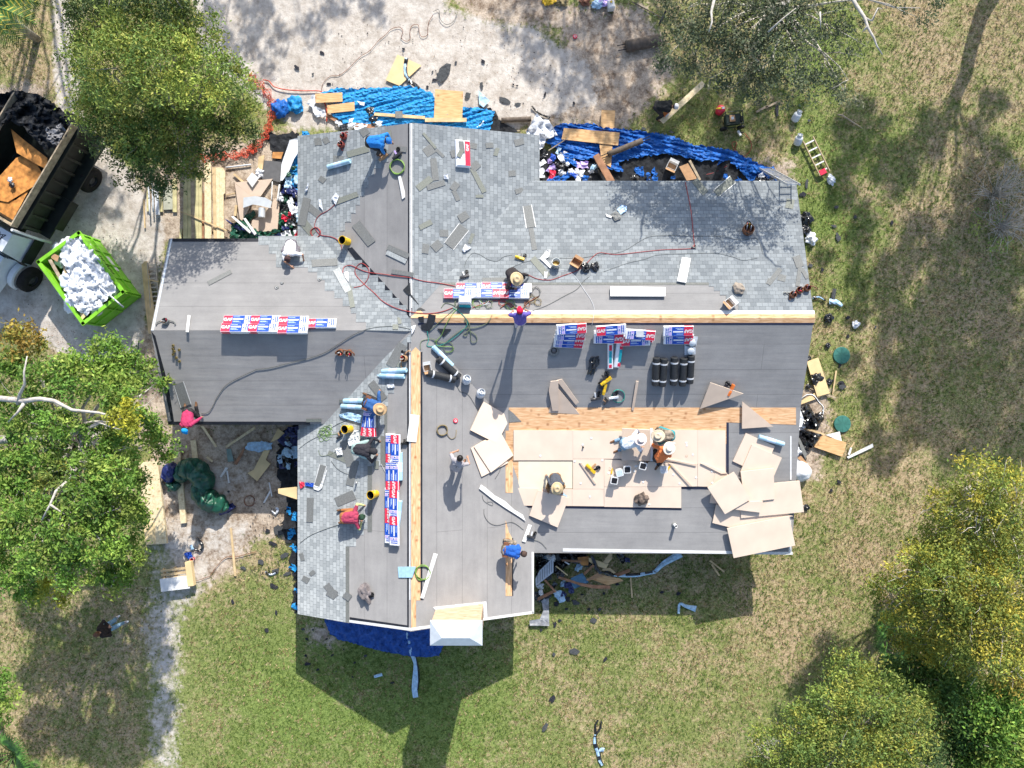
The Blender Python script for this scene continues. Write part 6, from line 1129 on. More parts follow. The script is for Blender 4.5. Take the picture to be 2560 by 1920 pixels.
plank(1,0,1240,1000,440,26,-4, TIMB, 'long thin plank across the sky blue tarp', .04, .18); plank(1,0,1640,1035,360,34,0, TIMB, 'plank at the lower edge of the big square plywood', .04, .19); plank(1,0,940,1085,190,34,-5, TIMR, 'plank piece at the top gable eave', .04, .18); plank(1,0,650,1015,110,26,-32, TIMR, 'short reddish plank by the white crumpled film', .03, .05)
slab('grey_square', rect(*q(1,0,1235,990), 18, 17, 2), SHG[0], .01, .26, 'ground', None, 'grey square on the long thin plank of the sky blue tarp', 'shingle')
board(2,0,[(775,950),(892,955),(882,1135),(762,1120)], M_PLYO, 'upright arm of the plywood cross, upper end', .02, .1, 'plywood', 'plywood_strip'); board(2,0,[(755,1245),(868,1250),(855,1445),(775,1400)], M_PLYO, 'upright arm of the plywood cross, lower broken end', .02, .2, 'plywood', 'plywood_strip')
board(2,0,[(448,1105),(932,1145),(917,1257),(428,1203)], M_PLYO, 'long level arm of the plywood cross with a dark patch', .02, .24, 'plywood', 'plywood_strip')
board(2,0,[(702,1350),(750,1322),(890,1560),(820,1562)], TIMR, 'brown trough-like board leaning on the upper right eave', .08, .35, 'board', 'board'); board(2,0,[(1640,697),(1673,733),(1312,1066),(1278,1037)], M_PINE, 'long pale board being sawn on the lawn', .04, .45, 'board', 'sawn_board')
plank(2,0,1580,1470,190,20,-62, TIMG, 'thin leaning plank right of the cardboard sheet', .03, .3); plank(2,0,400,1245,200,8,33, TIMG, 'thin stick in the corner of the upper eaves', .02, .3); plank(2,0,2160,940,110,18,28, TIMG, 'short stick on the lawn right of the generator'); plank(3,0,30,905,110,16,25, TIMG, 'short stick near the gas bottles')
# carton and cardboard
CARD = mat('brown cardboard', (.45, .27, .15), .85, .15, 8, .15)
def carton(px, py, l, wd, h, ang, label, outside, f='ground', lift=.15):
    t = empty('open_carton'); tag(t, label, 'carton'); mb = MB()
    for s in (-1, 1): mb.box((s * (l / 2 - .005), 0, h / 2), (.01, wd, h), outside); mb.box((0, s * (wd / 2 - .005), h / 2), (l - .022, .01, h), outside)
    mb.box((0, 0, .006), (l - .03, wd - .03, .008), CARD); mb.build('box_walls', t); mb = MB()
    mb.box((0, wd / 2 + .05, h + .002), (l, .1, .006), outside, Matrix.Rotation(.3, 3, 'X')); mb.box((0, -wd / 2 - .05, h + .002), (l, .1, .006), CARD, Matrix.Rotation(-.4, 3, 'X')); mb.build('flaps', t); setm(t, frame(px, py, ang, lift, f)); return t
carton(*q(2,0,1375,1445), .38, .30, .24, -25, 'open white carton on the black felt below the upper right tarp', WHITE); carton(*q(2,1,555,625), .34, .24, .2, -35, 'open brown carton on the right shingles', CARD, None, .02); carton(*q(2,1,1875,975), .34, .24, .18, -55, 'white carton with brown inside by the small knapsack', WHITE, None, .02); carton(*q(1,1,1470,1520), .26, .22, .16, 10, 'small white carton by the black strapped rolls', WHITE, None, .02)
board(2,0,[(1445,1440),(1520,1410),(1600,1545),(1510,1560)], CARD, 'brown cardboard sheet leaning on the upper right eave', .01, .35, 'cardboard', 'cardboard_sheet')
# rolled brown tubes
def tubepx(name, P, z, rad, mt, label, cat, rods=0, group=None):
    a, b = Wp(*P[0], z), Wp(*P[1], z); mb = MB(); t = empty(name, (a + b) / 2) if rods else None; org = (a + b) / 2; d = (b - a).normalized(); s = d.cross(Vector((0, 0, 1)))
    pts = [a.lerp(b, k / 5) + Vector((0, 0, .004 * math.sin(k * 2))) for k in range(6)]
    if not rods: mb.tube(pts, rad, mt, 14); o = mb.build(name, None, True, org); return tag(o, label, cat, group)
    mb.tube([p - org for p in pts], rad, mt, 14); mb.build('roll', t, True)
    for k in range(rods):
        o_ = s * (k - (rods - 1) / 2) * rad * .9; m2 = MB(); m2.tube([a - d * rods * .17 + o_ - org, b + d * rods * .17 + o_ - org], .018, FSC[0], 6); m2.build('rod', t)
    return tag(t, label, cat, group)
BRF = mat('dull brown roll', (.13, .105, .085), .8, .3, 8, .2)
tubepx('rolled_screen', (q(2,0,985,402), q(2,0,1275,345)), .12, .22, BRF, 'thick dark rolled screen with rods on the shaded upper lawn', 'roll', 2); tubepx('rolled_screen', (q(2,0,830,1335), q(2,0,1125,1215)), .35, .11, BRF, 'thin dark rolled screen with rods on the royal blue tarp', 'roll', 2); tubepx('rolled_screen', (q(1,0,2120,1040), q(2,0,165,1028)), .12, .10, BRF, 'dark roll left of the milky plastic heap', 'roll')
# left yard
def z6(*P): return [(340 + x * .18987, 380 + y * .18987) for x, y in P]
def b6(P, mt, label, th=.04, lift=.02, cat='plank', group='lumber stacked left of the house', name='plank'): return slab(name, z6(*P), mt, th, lift, 'ground', None, label, cat, group)
for P, mt, s, lf in [([(140,360),(170,360),(165,780),(140,780)], TIMP, 'short treated board, leftmost of the lumber', .02), ([(290,380),(345,380),(350,785),(300,785)], TIMP, 'treated board left of the grey panel', .04), ([(480,350),(535,350),(535,790),(483,790)], TIMP, 'treated board right of the grey panel', .04),
                     ([(625,370),(672,350),(680,1140),(620,1140)], TIMP, 'long grooved board, first of the wide stack', .08), ([(674,345),(718,300),(725,1140),(682,1140)], TIMP, 'long grooved board, second of the wide stack', .1), ([(720,262),(770,255),(775,1140),(727,1140)], TIMG, 'long grey-green board, third of the wide stack', .1), ([(772,262),(818,255),(822,1140),(777,1140)], TIMP, 'long grooved board, fourth of the wide stack', .1), ([(822,262),(866,272),(864,1140),(824,1140)], TIMP, 'long yellow board, last of the wide stack', .1),
                     ([(868,540),(888,545),(895,1140),(868,1140)], TIMR, 'narrow reddish plank right of the wide stack', .04), ([(900,140),(985,140),(992,1140),(905,1140)], M_PINE, 'long knotty plank in the middle of the lumber', .1), ([(1003,200),(1045,200),(1060,1140),(1022,1140)], TIMB, 'long orange-edged plank right of the knotty one', .06), ([(1047,205),(1095,200),(1105,1140),(1062,1140)], M_PINE, 'long pale plank, left of the last pair', .1), ([(1097,200),(1140,205),(1172,260),(1172,540),(1150,560),(1158,1140),(1107,1140)], M_PINE, 'long pale plank, rightmost of the lumber', .1),
                     ([(575,785),(590,778),(1200,1025),(1190,1040)], TIMB, 'thin batten lying slantwise across the lumber', .16), ([(90,620),(105,620),(122,1000),(108,1000)], TIMB, 'thin batten left of the lumber', .02), ([(575,1010),(605,1010),(600,1140),(570,1140)], TIMP, 'board end at the eave left of the wide stack', .03), ([(1275,290),(1300,282),(1430,395),(1390,395)], TIMB, 'thin plank above the peach board pieces', .04), ([(1615,60),(1690,40),(1665,230),(1600,230)], TIMB, 'pair of planks by the white wrapper ball', .1),
                     ([(1180,560),(1310,535),(1305,548),(1180,572)], TIMB, 'little stick right of the last plank', .04), ([(1250,850),(1280,840),(1520,1045),(1495,1070)], WHITE, 'white trim on the green plastic, left of two', .35), ([(1410,875),(1440,868),(1585,1070),(1560,1095)], WHITE, 'white trim on the green plastic, right of two', .4), ([(1300,700),(1335,700),(1320,840),(1290,840)], TIMB, 'short plank left of the peach boards', .05)]:
    b6(P, mt, s, .04, lf)
b6([(355,440),(478,440),(482,755),(362,760)], mat('grey green panel', (.42, .42, .33), .7, .15, 4), 'flat grey green panel between two treated boards', .02, .05, 'panel', None, 'panel'); b6([(1295,400),(1800,352),(1640,585),(1530,585)], TANB, 'tan board piece under the white duct, upper', .03, .1, 'board', None, 'board_piece'); b6([(1300,410),(1530,585),(1480,760),(1395,905),(1365,880)], TANB, 'tan board piece under the white duct, left', .03, .14, 'board', None, 'board_piece'); b6([(1840,600),(1890,690),(1860,1065),(1500,1030),(1530,900),(1700,800)], TANB, 'tan board piece under the white duct, right', .03, .1, 'board', None, 'board_piece')
b6([(1690,110),(1920,130),(1900,400),(1780,370),(1640,350)], mat('grey slate sheet', (.12, .12, .125), .6, .15, 6), 'flat dark grey sheet beside the white house wrap', .02, .06, 'sheet', None, 'grey_sheet'); b6([(1800,0),(1940,0),(1910,90),(1790,80)], ORP, 'orange plywood piece above the dark grey sheet', .02, .06, 'plywood', None, 'plywood_piece')
tubepx('metal_pipe', z6((1180,205),(1515,165)), .05, .03, STRAP, 'thin metal pipe on the dirt below the orange net fence', 'pipe'); tubepx('metal_pipe', z6((160,360),(182,835)), .22, .03, STRAP, 'galvanised pole lying on the leftmost boards, left one', 'pipe'); tubepx('metal_pipe', z6((210,350),(228,790)), .22, .03, WHITEM, 'galvanised pole lying on the leftmost boards, middle one', 'pipe')
slab('metal_channel', z6((235,380),(280,380),(308,825),(255,825)), STRAP, .06, .1, 'ground', None, 'wide galvanised channel on the leftmost boards', 'channel'); tubepx('metal_pipe', z6((1795,390),(1785,630)), .3, .02, WHITE, 'thin white tube right of the white duct, left one', 'pipe'); tubepx('metal_pipe', z6((1890,430),(1860,650)), .3, .03, WHITE, 'thin white tube right of the white duct, right one', 'pipe')
# white duct
a, b = Wp(*z6((1430, 660))[0], .45), Wp(*z6((1770, 680))[0], .45); t = empty('white_duct', (a + b) / 2); tag(t, 'white sheet metal duct with a downward spout among the board pieces', 'duct'); mb = MB(); o_ = t.location
P = z6((1415,600),(1560,580),(1700,600),(1790,650),(1770,740),(1650,710),(1540,690),(1410,735)); mb.prism([Wp(*p_, .3) - o_ for p_ in P][::-1], [Wp(*p_, .5) - o_ for p_ in P][::-1], WHITEM); mb.build('duct_box', t)
mb = MB(); c0, c1 = Wp(*z6((1660, 740))[0], .38) - o_, Wp(*z6((1655, 860))[0], .38) - o_; mb.tube([c0, c1], .13, WHITEM, 20); mb.build('spout', t)
# green plastic and navy plastic under the duct
sheet('green_plastic', z6((1260,960),(1400,860),(1560,770),(1580,830),(1480,920),(1600,1040),(1740,1045),(1960,1110),(1950,1140),(1230,1140)), TARPG, 4, .16, .08, 'dark green plastic at the eave under the white duct', 'plastic sheet', .06, seed=61, jag=2); sheet('navy_plastic', z6((1150,870),(1330,960),(1700,1130),(1900,1060),(1930,1130),(1690,1140),(1300,1000)), TARPV, 4, .16, .08, 'navy plastic strip at the eave beside the green plastic', 'plastic sheet', .12, seed=62, jag=1); sheet('green_plastic', z6((1880,880),(2080,880),(2060,1000),(1950,1050),(1880,1000)), TARPG, 4, .2, .1, 'small green plastic patch beside the upper left eave', 'plastic sheet', .08, seed=63, jag=2)
blob('wrapper_ball', *z6((1640, 290))[0], .2, .22, WRAP, 'red white and blue wrapper ball by the plank pair', 'wrapper', None, 'ground', rough=.6); sheet('paper_sheet', z6((1455,360),(1530,270),(1620,340),(1530,465)), WHITE, 5, .03, .04, 'white sheet with red corner on the tan board piece', 'paper', .2, seed=64)
# planks against the left gable
def z0(*P): return [q(0, 1, a, b) for a, b in P]
for P, s, lf in [([(1240,600),(1270,597),(1345,1110),(1330,1225),(1290,1225)], 'long plank, right of the three beside the left gable', .14), ([(1222,625),(1242,610),(1300,1220),(1282,1222),(1255,990)], 'long plank, left of the three beside the left gable', .1), ([(1250,745),(1370,770),(1368,780),(1250,757)], 'thin batten across the ladder at the left gable', .3)]: slab('plank', z0(*P), TIMB, .04, lf, 'ground', None, s, 'plank', 'planks beside the left gable')
def ladder(name, a, b, wd, n, mt, label, rw=.03, rung_mt=None, taper=1.0, group=None):
    a, b = Vector(a), Vector(b); t = empty(name, a); tag(t, label, 'ladder', group); d = (b - a); s = d.cross(Vector((0, 0, 1))).normalized()
    up = s.cross(d).normalized()
    for k in (-1, 1):
        mb = MB(); p0, p1 = s * k * wd / 2, d + s * k * wd / 2 * taper; x = d.normalized(); M = Matrix((x, s, up)).transposed(); mb.box((p0 + p1) / 2, ((p1 - p0).length, rw, .075), mt, M); mb.build('rail', t)
    for i in range(n):
        f_ = (i + .5) / n; w2 = wd * (1 + (taper - 1) * f_) - rw; mb = MB(); c_ = d * f_; M = Matrix((d.normalized(), s, up)).transposed(); mb.box(c_, (.05, w2, .03), rung_mt or mt, M); mb.build('rung', t)
    return t
ALU = mat('aluminium', (.55, .56, .58), .4, .15, 6, .5, .4); OLDW = mat('faded wood', (.45, .40, .34), .8, .2)
ladder('ladder', Wp(*q(0,1,1312,610), .15), Wp(*q(0,1,1340,1000), .15), .33, 10, OLDW, 'faded ladder lying beside the long planks at the left gable', group='ladders lying or leaning round the house')
# extension ladder leaning at the upper right corner: wide steps toward the camera
pb = Wp(1913, 412, .05); pt = surf(1992, 462)[0]; pt = Vector((pt.x + .0, pt.y - .0, pt.z + .8))
ladder('ladder', Wp(1912, 421, .35), Wp(1985, 462, 3.1), .42, 13, ALU, 'aluminium ladder seen end-on leaning at the upper right roof corner', group='ladders lying or leaning round the house')
ladder('ladder', surf(1961, 528, .06)[0], surf(1961, 452, .06)[0], .38, 4, mat('dull steel', (.25, .26, .28), .5, .2), 'dark aluminium ladder lying on the upper right shingles', .035, group='ladders lying or leaning round the house')
FIB = mat('orange fibreglass', (.46, .36, .22), .5, .15)
t = ladder('stepladder', Wp(*q(3,0,345,1200), .12), Wp(*q(3,0,490,1500), .12), .5, 5, FIB, 'open stepladder with orange rails lying on the lawn', .035, WHITE, .72); mb = MB(); mb.box((0, 0, 0), (.2, .26, .05), RED); o = mb.build('top_cap', t); dd = Wp(*q(3,0,472,1485), .14) - t.location; o.location = dd; o.rotation_euler = (0, 0, R(-64))
blob('glove_bundle', *q(3,0,540,1555), .17, .14, CLEAR, 'dark and white bundle at the foot of the stepladder', 'bundle', None, 'ground', rough=.9, asp=1.5, ang=-65)
# gas bottles
GAS = mat('gas bottle white', (.62, .65, .68), .4, .1, 5, .5)
def gas(px, py, ang, label, tilt=0, f=None):
    t = empty('gas_bottle'); tag(t, label, 'gas bottle', 'white gas bottles'); mb = MB(); mb.lathe([(0, 0), (.11, 0), (.15, .04), (.155, .1), (.155, .26), (.14, .32), (.09, .355), (.03, .36), (0, .362)], (0, 0, 0), GAS, 20); mb.build('tank', t, True)
    mb = MB(); mb.lathe([(.09, .35), (.1, .44), (.094, .44), (.086, .352)], (0, 0, 0), GAS, 16); mb.build('collar', t); mb = MB(); mb.lathe([(0, .36), (.025, .36), (.025, .42), (0, .42)], (0, 0, 0), STRAP, 10); mb.tube([(0, 0, .4), (.06, 0, .4)], .012, STRAP, 6); mb.build('valve', t)
    mb = MB(); k = []; n = 8
    for i in range(n): a1, a2 = -.6 + 1.2 * i / n, -.6 + 1.2 * (i + 1) / n; mb.poly([(.1575 * math.cos(a1), .1575 * math.sin(a1), .12), (.1575 * math.cos(a2), .1575 * math.sin(a2), .12), (.1575 * math.cos(a2), .1575 * math.sin(a2), .24), (.1575 * math.cos(a1), .1575 * math.sin(a1), .24)], BLUE)
    mb.build('blue_label', t); M = frame(px, py, ang, .01, f); M = M @ Matrix.Rotation(R(tilt), 4, 'Y'); setm(t, M)
for a in [(*q(3,0,225,1045), 70, 'white gas bottle on the lawn, upper of two by the stepladder', 40, 'ground'), (*q(3,0,250,1250), 90, 'white gas bottle on the lawn, lower of two, touching the stepladder', 40, 'ground'), (*q(1,1,1815,1635), 130, 'white gas bottle on the felt below the black strapped rolls', 20), (*q(1,2,1935,95), 120, 'white gas bottle on the felt above the upper foam square', 20)]: gas(*a)
# manhole lids
LID = mat('green plastic lid', (.045, .17, .14), .6, .2, 4, .3)
for (a, b), s in ((q(3,1,633,1412), 'upper'), (q(3,2,640,345), 'lower')):
    t = empty('manhole_lid', Wp(a, b, .0)); tag(t, f'round dark green manhole lid in the lawn, {s} of two', 'manhole lid', 'green manhole lids'); mb = MB(); mb.lathe([(.33, -.02), (.335, .03), (.32, .05), (.2, .055), (0, .062)], (0, 0, 0), LID, 36); mb.build('lid', t); m2 = MB()
    for k in range(8): an = k * math.pi / 4; m2.box((.17 * math.cos(an), .17 * math.sin(an), .058), (.22, .012, .008), LID, Matrix.Rotation(an, 3, 'Z'))
    m2.build('ribs', t)
# pieces on the right lawn
slab('plywood_sheet', [q(3,1,335,1465), q(3,1,435,1430), q(3,2,535,80), q(3,2,425,110)], PLYY, .02, .1, 'ground', None, 'pale yellow plywood sheet leaning right of the dark slope', 'plywood'); slab('plywood_sheet', [q(3,2,272,155), q(3,2,400,80), q(3,2,492,100), q(3,2,275,180)], PLYY, .02, .05, 'ground', None, 'narrow yellow plywood wedge under the black hoop', 'plywood')
for c_, P, mt, s in [(3, [(350,35),(368,35),(590,115),(580,128)], TIMG, 'grey batten across the foot of the yellow plywood'), (3, [(583,-115),(598,-115),(562,90),(555,90)], TIMB, 'thin upright batten right of the yellow plywood'), (3, [(305,365),(490,430),(485,445),(300,380)], TIMB, 'thin batten over the black plastic of the right gable'), (3, [(682,630),(905,515),(912,545),(695,645)], WHITE, 'white three-sided trim piece alone on the right lawn'), (3, [(690,610),(712,548),(728,548),(708,612)], WHITE, 'short white stick touching the three-sided trim'), (3, [(712,548),(745,500),(750,505),(725,552)], TIMB, 'thin tan twig above the short white stick')]: board(c_, 2, P, mt, s, .03, .03, 'plank', 'plank', 'planks lying on the ground')
board(3,2,[(500,440),(620,410),(640,500)], WHITE, 'white triangular board on the right lawn', .02, .05, 'board', 'board_piece'); board(3,2,[(430,455),(480,445),(678,505),(665,570),(640,628),(400,545)], M_PLYO, 'split brown plywood piece on the right lawn', .02, .09, 'plywood', 'plywood_piece')
board(3,2,[(255,640),(285,620),(340,685),(320,695)], CARD, 'small tan piece in the right gable rubbish', .02, .3, 'board', 'board_piece', 'plastic rubbish along the right gable wall'); board(3,2,[(250,450),(275,470),(335,600),(325,650),(290,580)], SHG[0], 'dark grey strip in the right gable rubbish', .01, .35, 'strip', 'felt_strip')
# scrap heap below the eave
def z3(*P): return [(1320 + x * .14467, 1360 + y * .14467) for x, y in P]
t = slab('corrugated_sheet', z3((130,600),(200,460),(440,225),(440,490),(135,725)), WHITEM, .01, .7, 'ground', None, 'white ribbed panel leaning at the lower right eave corner', 'panel')
mb = MB(); a_, b_ = [Wp(*p_, .722) for p_ in z3((130, 650), (440, 340))]
for k in range(7):
    pa = Wp(*z3((170 + k * 40, 500 - k * 38))[0], .72); pb_ = Wp(*z3((170 + k * 40, 690 - k * 33))[0], .72); mb.box((pa + pb_) / 2 - t.location, (.02, (pb_ - pa).length * .9, .012), mat('panel groove', (.2, .22, .25), .6, .2))
o = mb.build('ribs', t)
for P, mt, s, th, lf in [([(530,560),(620,580),(850,660),(1100,710),(1425,720),(1420,775),(1150,770),(900,720),(700,650),(525,600)], TIMR, 'long curved brown board across the scrap heap', .03, .65), ([(270,625),(300,610),(490,820),(470,840),(430,800)], TIMR, 'brown plank, upper side of the bent pair in the scrap heap', .04, .5), ([(160,985),(165,930),(430,800),(480,830)], TIMR, 'brown plank, lower side of the bent pair in the scrap heap', .04, .4), ([(1050,235),(1390,350),(1350,430),(1160,370),(1050,300)], PLYY, 'cream board piece in the scrap heap', .02, .5), ([(1290,320),(1420,150),(1455,180),(1450,260),(1370,350)], TIMB, 'jagged tan plywood piece standing out of the scrap heap', .02, .5),
                     ([(960,500),(1120,355),(1150,380),(980,540)], TIMR, 'short brown plank in the middle of the scrap heap', .04, .6), ([(1000,620),(1250,470),(1290,560),(1040,640)], CARD, 'cardboard fold in the scrap heap', .02, .5), ([(1090,610),(1270,530),(1600,600),(1650,635),(1380,712)], M_PLYO, 'large orange plywood piece at the right of the scrap heap', .02, .45), ([(1500,520),(1750,430),(1770,480),(1550,570)], TIMR, 'brown tube-like board at the right end of the scrap heap', .06, .3), ([(1290,430),(1420,410),(1520,500),(1480,510),(1400,460),(1280,460)], TIMB, 'bent tan board above the large orange plywood piece', .02, .5),
                     ([(350,150),(560,105),(620,110),(360,190)], TIMR, 'brown board at the eave above the scrap heap', .04, .4), ([(470,385),(490,375),(690,535),(680,550)], PLYY, 'thin pale stick in the scrap heap', .02, .7), ([(580,270),(920,285),(920,320),(585,300)], TIMR, 'reddish plank under the eave in the scrap heap', .03, .45), ([(860,230),(1050,215),(1040,370),(930,370),(860,290)], ORP, 'orange plywood piece under the eave in the scrap heap', .02, .4), ([(625,310),(650,305),(720,345),(710,365)], WHITE, 'short white stick in the scrap heap', .02, .7)]:
    slab('scrap_board', z3(*P), mt, th, lf, 'ground', None, s, 'board', 'boards in the scrap heap below the eave')
sheet('blue_board', z3((740,590),(940,500),(1050,665),(810,775),(760,720)), mat('slate blue board', (.10, .22, .34), .5, .2), 6, .03, .03, 'slate blue film-faced board in the scrap heap', 'board', .45, seed=71); sheet('black_tarp', z3((130,120),(600,120),(1000,130),(1000,220),(700,350),(500,500),(300,560),(130,560)), BAG, 4, .3, .06, 'black plastic spread beneath the scrap heap', 'plastic sheet', .05, seed=72, jag=2)
for c_, r_, P, s in [(2, 3, [(1018,0),(1030,0),(1045,188),(1032,188)], 'thin upright stick below the scrap heap'), (2, 2, [(1703,1530),(1718,1522),(1840,1620),(1830,1628)], 'thin batten on the shaded lawn below the right wing, upper of two'), (2, 2, [(1718,1560),(1735,1555),(1800,1655),(1785,1659)], 'thin batten on the shaded lawn below the right wing, lower of two')]: board(c_, r_, P, TIMB, s, .03, .03, 'plank', 'plank', 'planks lying on the ground')
# lower left yard
for r_, P, mt, s, th, lf in [(2, [(1190,680),(1362,662),(1442,1378),(1268,1392),(1240,1200)], M_PINE, 'big pale plywood stack by the shade tree', .12, .08), (2, [(1500,590),(1555,580),(1608,1200),(1562,1206),(1530,900)], M_PINE, 'long pale beam under the green tarp roll', .09, .02), (2, [(1645,490),(1690,485),(1715,690),(1668,690)], M_PINE, 'short pale beam above the green tarp roll', .06, .02), (2, [(1700,690),(1735,690),(1775,1075),(1730,1078)], M_PINE, 'pale plank passing beneath the green tarp roll', .04, .02), (2, [(1735,365),(1760,365),(1875,540),(1858,548)], M_PINE, 'plank slanting below the left wing eave', .04, .02),
                             (2, [(2200,365),(2212,385),(1958,552),(1945,540)], M_PINE, 'long plank slanting up to the left wing eave', .04, .02), (2, [(2120,530),(2100,600),(2045,700),(2020,685)], TIMR, 'reddish plank right of the slanting planks', .03, .03), (2, [(1790,625),(1840,665),(1830,678),(1782,638)], M_PINE, 'little block of wood under the left wing eave', .04, .02), (2, [(1985,1245),(2002,1245),(2042,1659),(2022,1659)], TIMB, 'long thin plank standing out below the trench', .03, .02), (2, [(1085,720),(1130,720),(1160,920),(1095,920)], M_PINE, 'plank half hidden by the shade tree', .04, .05), (1, [(1222,1490),(1240,1490),(1280,1659),(1262,1659)], M_PINE, 'thin pale plank beside the hand truck', .03, .02)]: board(0, r_, P, mt, s, th, lf, 'plank', 'plank', 'timber in the lower left yard')
board(0,2,[(1235,1190),(1330,1200),(1338,1380),(1262,1388)], PLYY, 'bright yellowish plywood corner on the pale stack', .02, .205, 'plywood', 'plywood_sheet')
slab('plywood_piece', [q(1,2,-20,740), q(1,2,-75,770), q(1,2,10,840), q(1,2,125,690), q(1,2,85,655), q(1,2,120,570), q(1,2,65,575)], PLYY, .02, .06, 'ground', None, 'jagged pale plywood piece left of the lower left eave', 'plywood'); slab('plywood_piece', [q(1,2,125,505), q(1,2,190,385), q(1,2,248,425), q(1,2,200,470)], PLYY, .02, .06, 'ground', None, 'small pale plywood piece under the lower left eave', 'plywood'); slab('plywood_piece', [q(1,2,190,905), q(1,2,340,890), q(1,2,372,895), q(1,2,372,1003), q(1,2,192,945)], PLYY, .03, 1.4, 'ground', None, 'pale plywood tongue sticking out under the lower left eave', 'plywood')
sheet('plastic_film', Q(1,2,(-100,560),(-60,500),(50,495),(140,510),(130,560),(20,590)), PBL, 4, .08, .06, 'pale grey-blue film left of the lower left eave', 'plastic sheet', .04, seed=73, jag=1.5)
slab('glass_pane', [q(0,2,1955,560), q(0,2,1995,558), q(0,2,2020,665), q(0,2,1968,675)], mat('greenish glass sheet', (.22, .30, .28), .2, .2, 4, .7), .01, .03, 'ground', None, 'greenish pane on the dirt below the left wing', 'pane')
for c_, P, s in [(0, [(1898,800),(1950,718),(1972,725),(1912,808)], 'white tube, left arm of the angled pair under the left wing'), (0, [(1955,750),(1968,750),(1985,855),(1972,858)], 'white tube, right arm of the angled pair under the left wing'), (1, [(60,1025),(118,920),(130,928),(75,1028)], 'white tube, lower left of the crossed pair by the lower left eave'), (1, [(108,850),(118,850),(142,970),(132,972)], 'white tube, upper right of the crossed pair by the lower left eave')]: board(c_, 2, P, WHITE, s, .02, .02, 'tube', 'white_tube', 'white tubes on the dirt')
ribbon('membrane_strip', Q(1,2,(135,1095),(170,1120),(190,1075),(170,1075)), [3, 5, 6, 4], CLEAR, 'curled white strip left of the lower left eave', .05); ribbon('membrane_strip', Q(1,2,(80,1620),(130,1645),(180,1620)), [5, 6, 7], CLEAR, 'white and black strip on the grass left of the lower left eave', .03, mt2=BAG)
sheet('plastic_film', Q(0,2,(1590,1460),(1650,1450),(1670,1500),(1640,1520),(1605,1500)), BLUE, 3, .07, .1, 'blue and white wrapper above the pallet', 'plastic scrap', .04, seed=75, jag=1); t = empty('red_can', Wp(*q(0,2,1672,1510), 0)); tag(t, 'small red cup above the pallet', 'cup'); mb = MB(); mb.lathe([(0, 0), (.06, 0), (.08, .16), (.07, .16), (.06, .03)], (0, 0, 0), RED, 16); mb.build('cup', t); mb = MB(); mb.lathe([(.081, .15), (.085, .165), (.075, .165)], (0, 0, 0), WHITE, 16); mb.build('rim', t)
t = empty('pallet', Wp(*q(0,3,1540,-10), 0), R(7)); tag(t, 'pale wooden pallet stack carrying a white board, lower left yard', 'pallet')
for k in range(5): mb = MB(); mb.box((-.02, .28 - k * .16, .26 + .0 * k), (1.02, .09, .03), TIMB); mb.build('slat', t)
for k in range(3): mb = MB(); mb.box((-.45 + k * .45, -.04, .17), (.07, .8, .12), TIMB); mb.build('bearer', t)
mb = MB(); mb.box((-.02, -.26, .30), (1.12, .5, .04), WHITE); mb.build('white_board', t); mb = MB(); mb.box((.60, .05, .24), (.24, .95, .2), PLYY); mb.build('end_board', t)
# the long green tarp roll
t = empty('tarp_roll', Wp(*q(0,2,1700,850), 0)); tag(t, 'dark green rolled tarp with navy ends snaking over the pale beam', 'tarp'); o_ = t.location
def lump(path, rads, mt, nm, par, seed):
    c = catmull([(a, b, 0) for a, b in path], 7); n = len(c); mb = MB(); pts = []; rr = []
    for i, p_ in enumerate(c): k = i / (n - 1) * (len(rads) - 1); r_ = rads[int(k)] * (1 - k % 1) + rads[min(int(k) + 1, len(rads) - 1)] * (k % 1); r_ *= 1 + .14 * noise.noise(Vector((i * .3, seed, 0))); pts.append(Wp(p_.x, p_.y, r_ * .8) - par.location); rr.append(r_)
    c2 = catmull([tuple(p_) for p_ in pts], 3); rr = [rr[min(i // 3, len(rr) - 1)] * (1 - i % 3 / 3) + rr[min(i // 3 + 1, len(rr) - 1)] * (i % 3 / 3) for i in range(len(c2))]; mb.tube(c2, rr, mt, 36); v2 = []
    for v in mb.v: p_ = Vector(v); h = noise.noise(Vector((p_.x * 2 + p_.y * 4, p_.y * 1.2 - p_.x * 5, seed))) * .13 + abs(noise.noise(Vector((p_.x * 9, p_.y * 3, p_.z * 5)))) * -.10; p_ = p_ + (p_ - Vector((p_.x, p_.y, .1))).normalized() * h + Vector((h * .7, h * .5, 0)); p_.z = max(.0, p_.z); v2.append(tuple(p_))
    mb.v = v2; return mb.build(nm, par, True)
lump([q(0,2,1560,800), q(0,2,1600,740), q(0,2,1690,740), q(0,2,1760,830), q(0,2,1740,930), q(0,2,1800,1000), q(0,2,1900,1040), q(0,2,1960,1060)], [.26, .38, .44, .42, .38, .42, .36, .2], TARPG, 'green_folds', t, 1); lump([q(0,2,1440,820), q(0,2,1480,740), q(0,2,1530,770)], [.25, .3, .28], TARPV, 'navy_end', t, 2); lump([q(0,2,1450,850), q(0,2,1500,890), q(0,2,1550,850)], [.12, .18, .14], TARPG, 'green_folds', t, 3); lump([q(0,2,1900,1100), q(0,2,1960,1080), q(0,2,2030,1040)], [.14, .16, .1], TARPV, 'navy_end', t, 4)
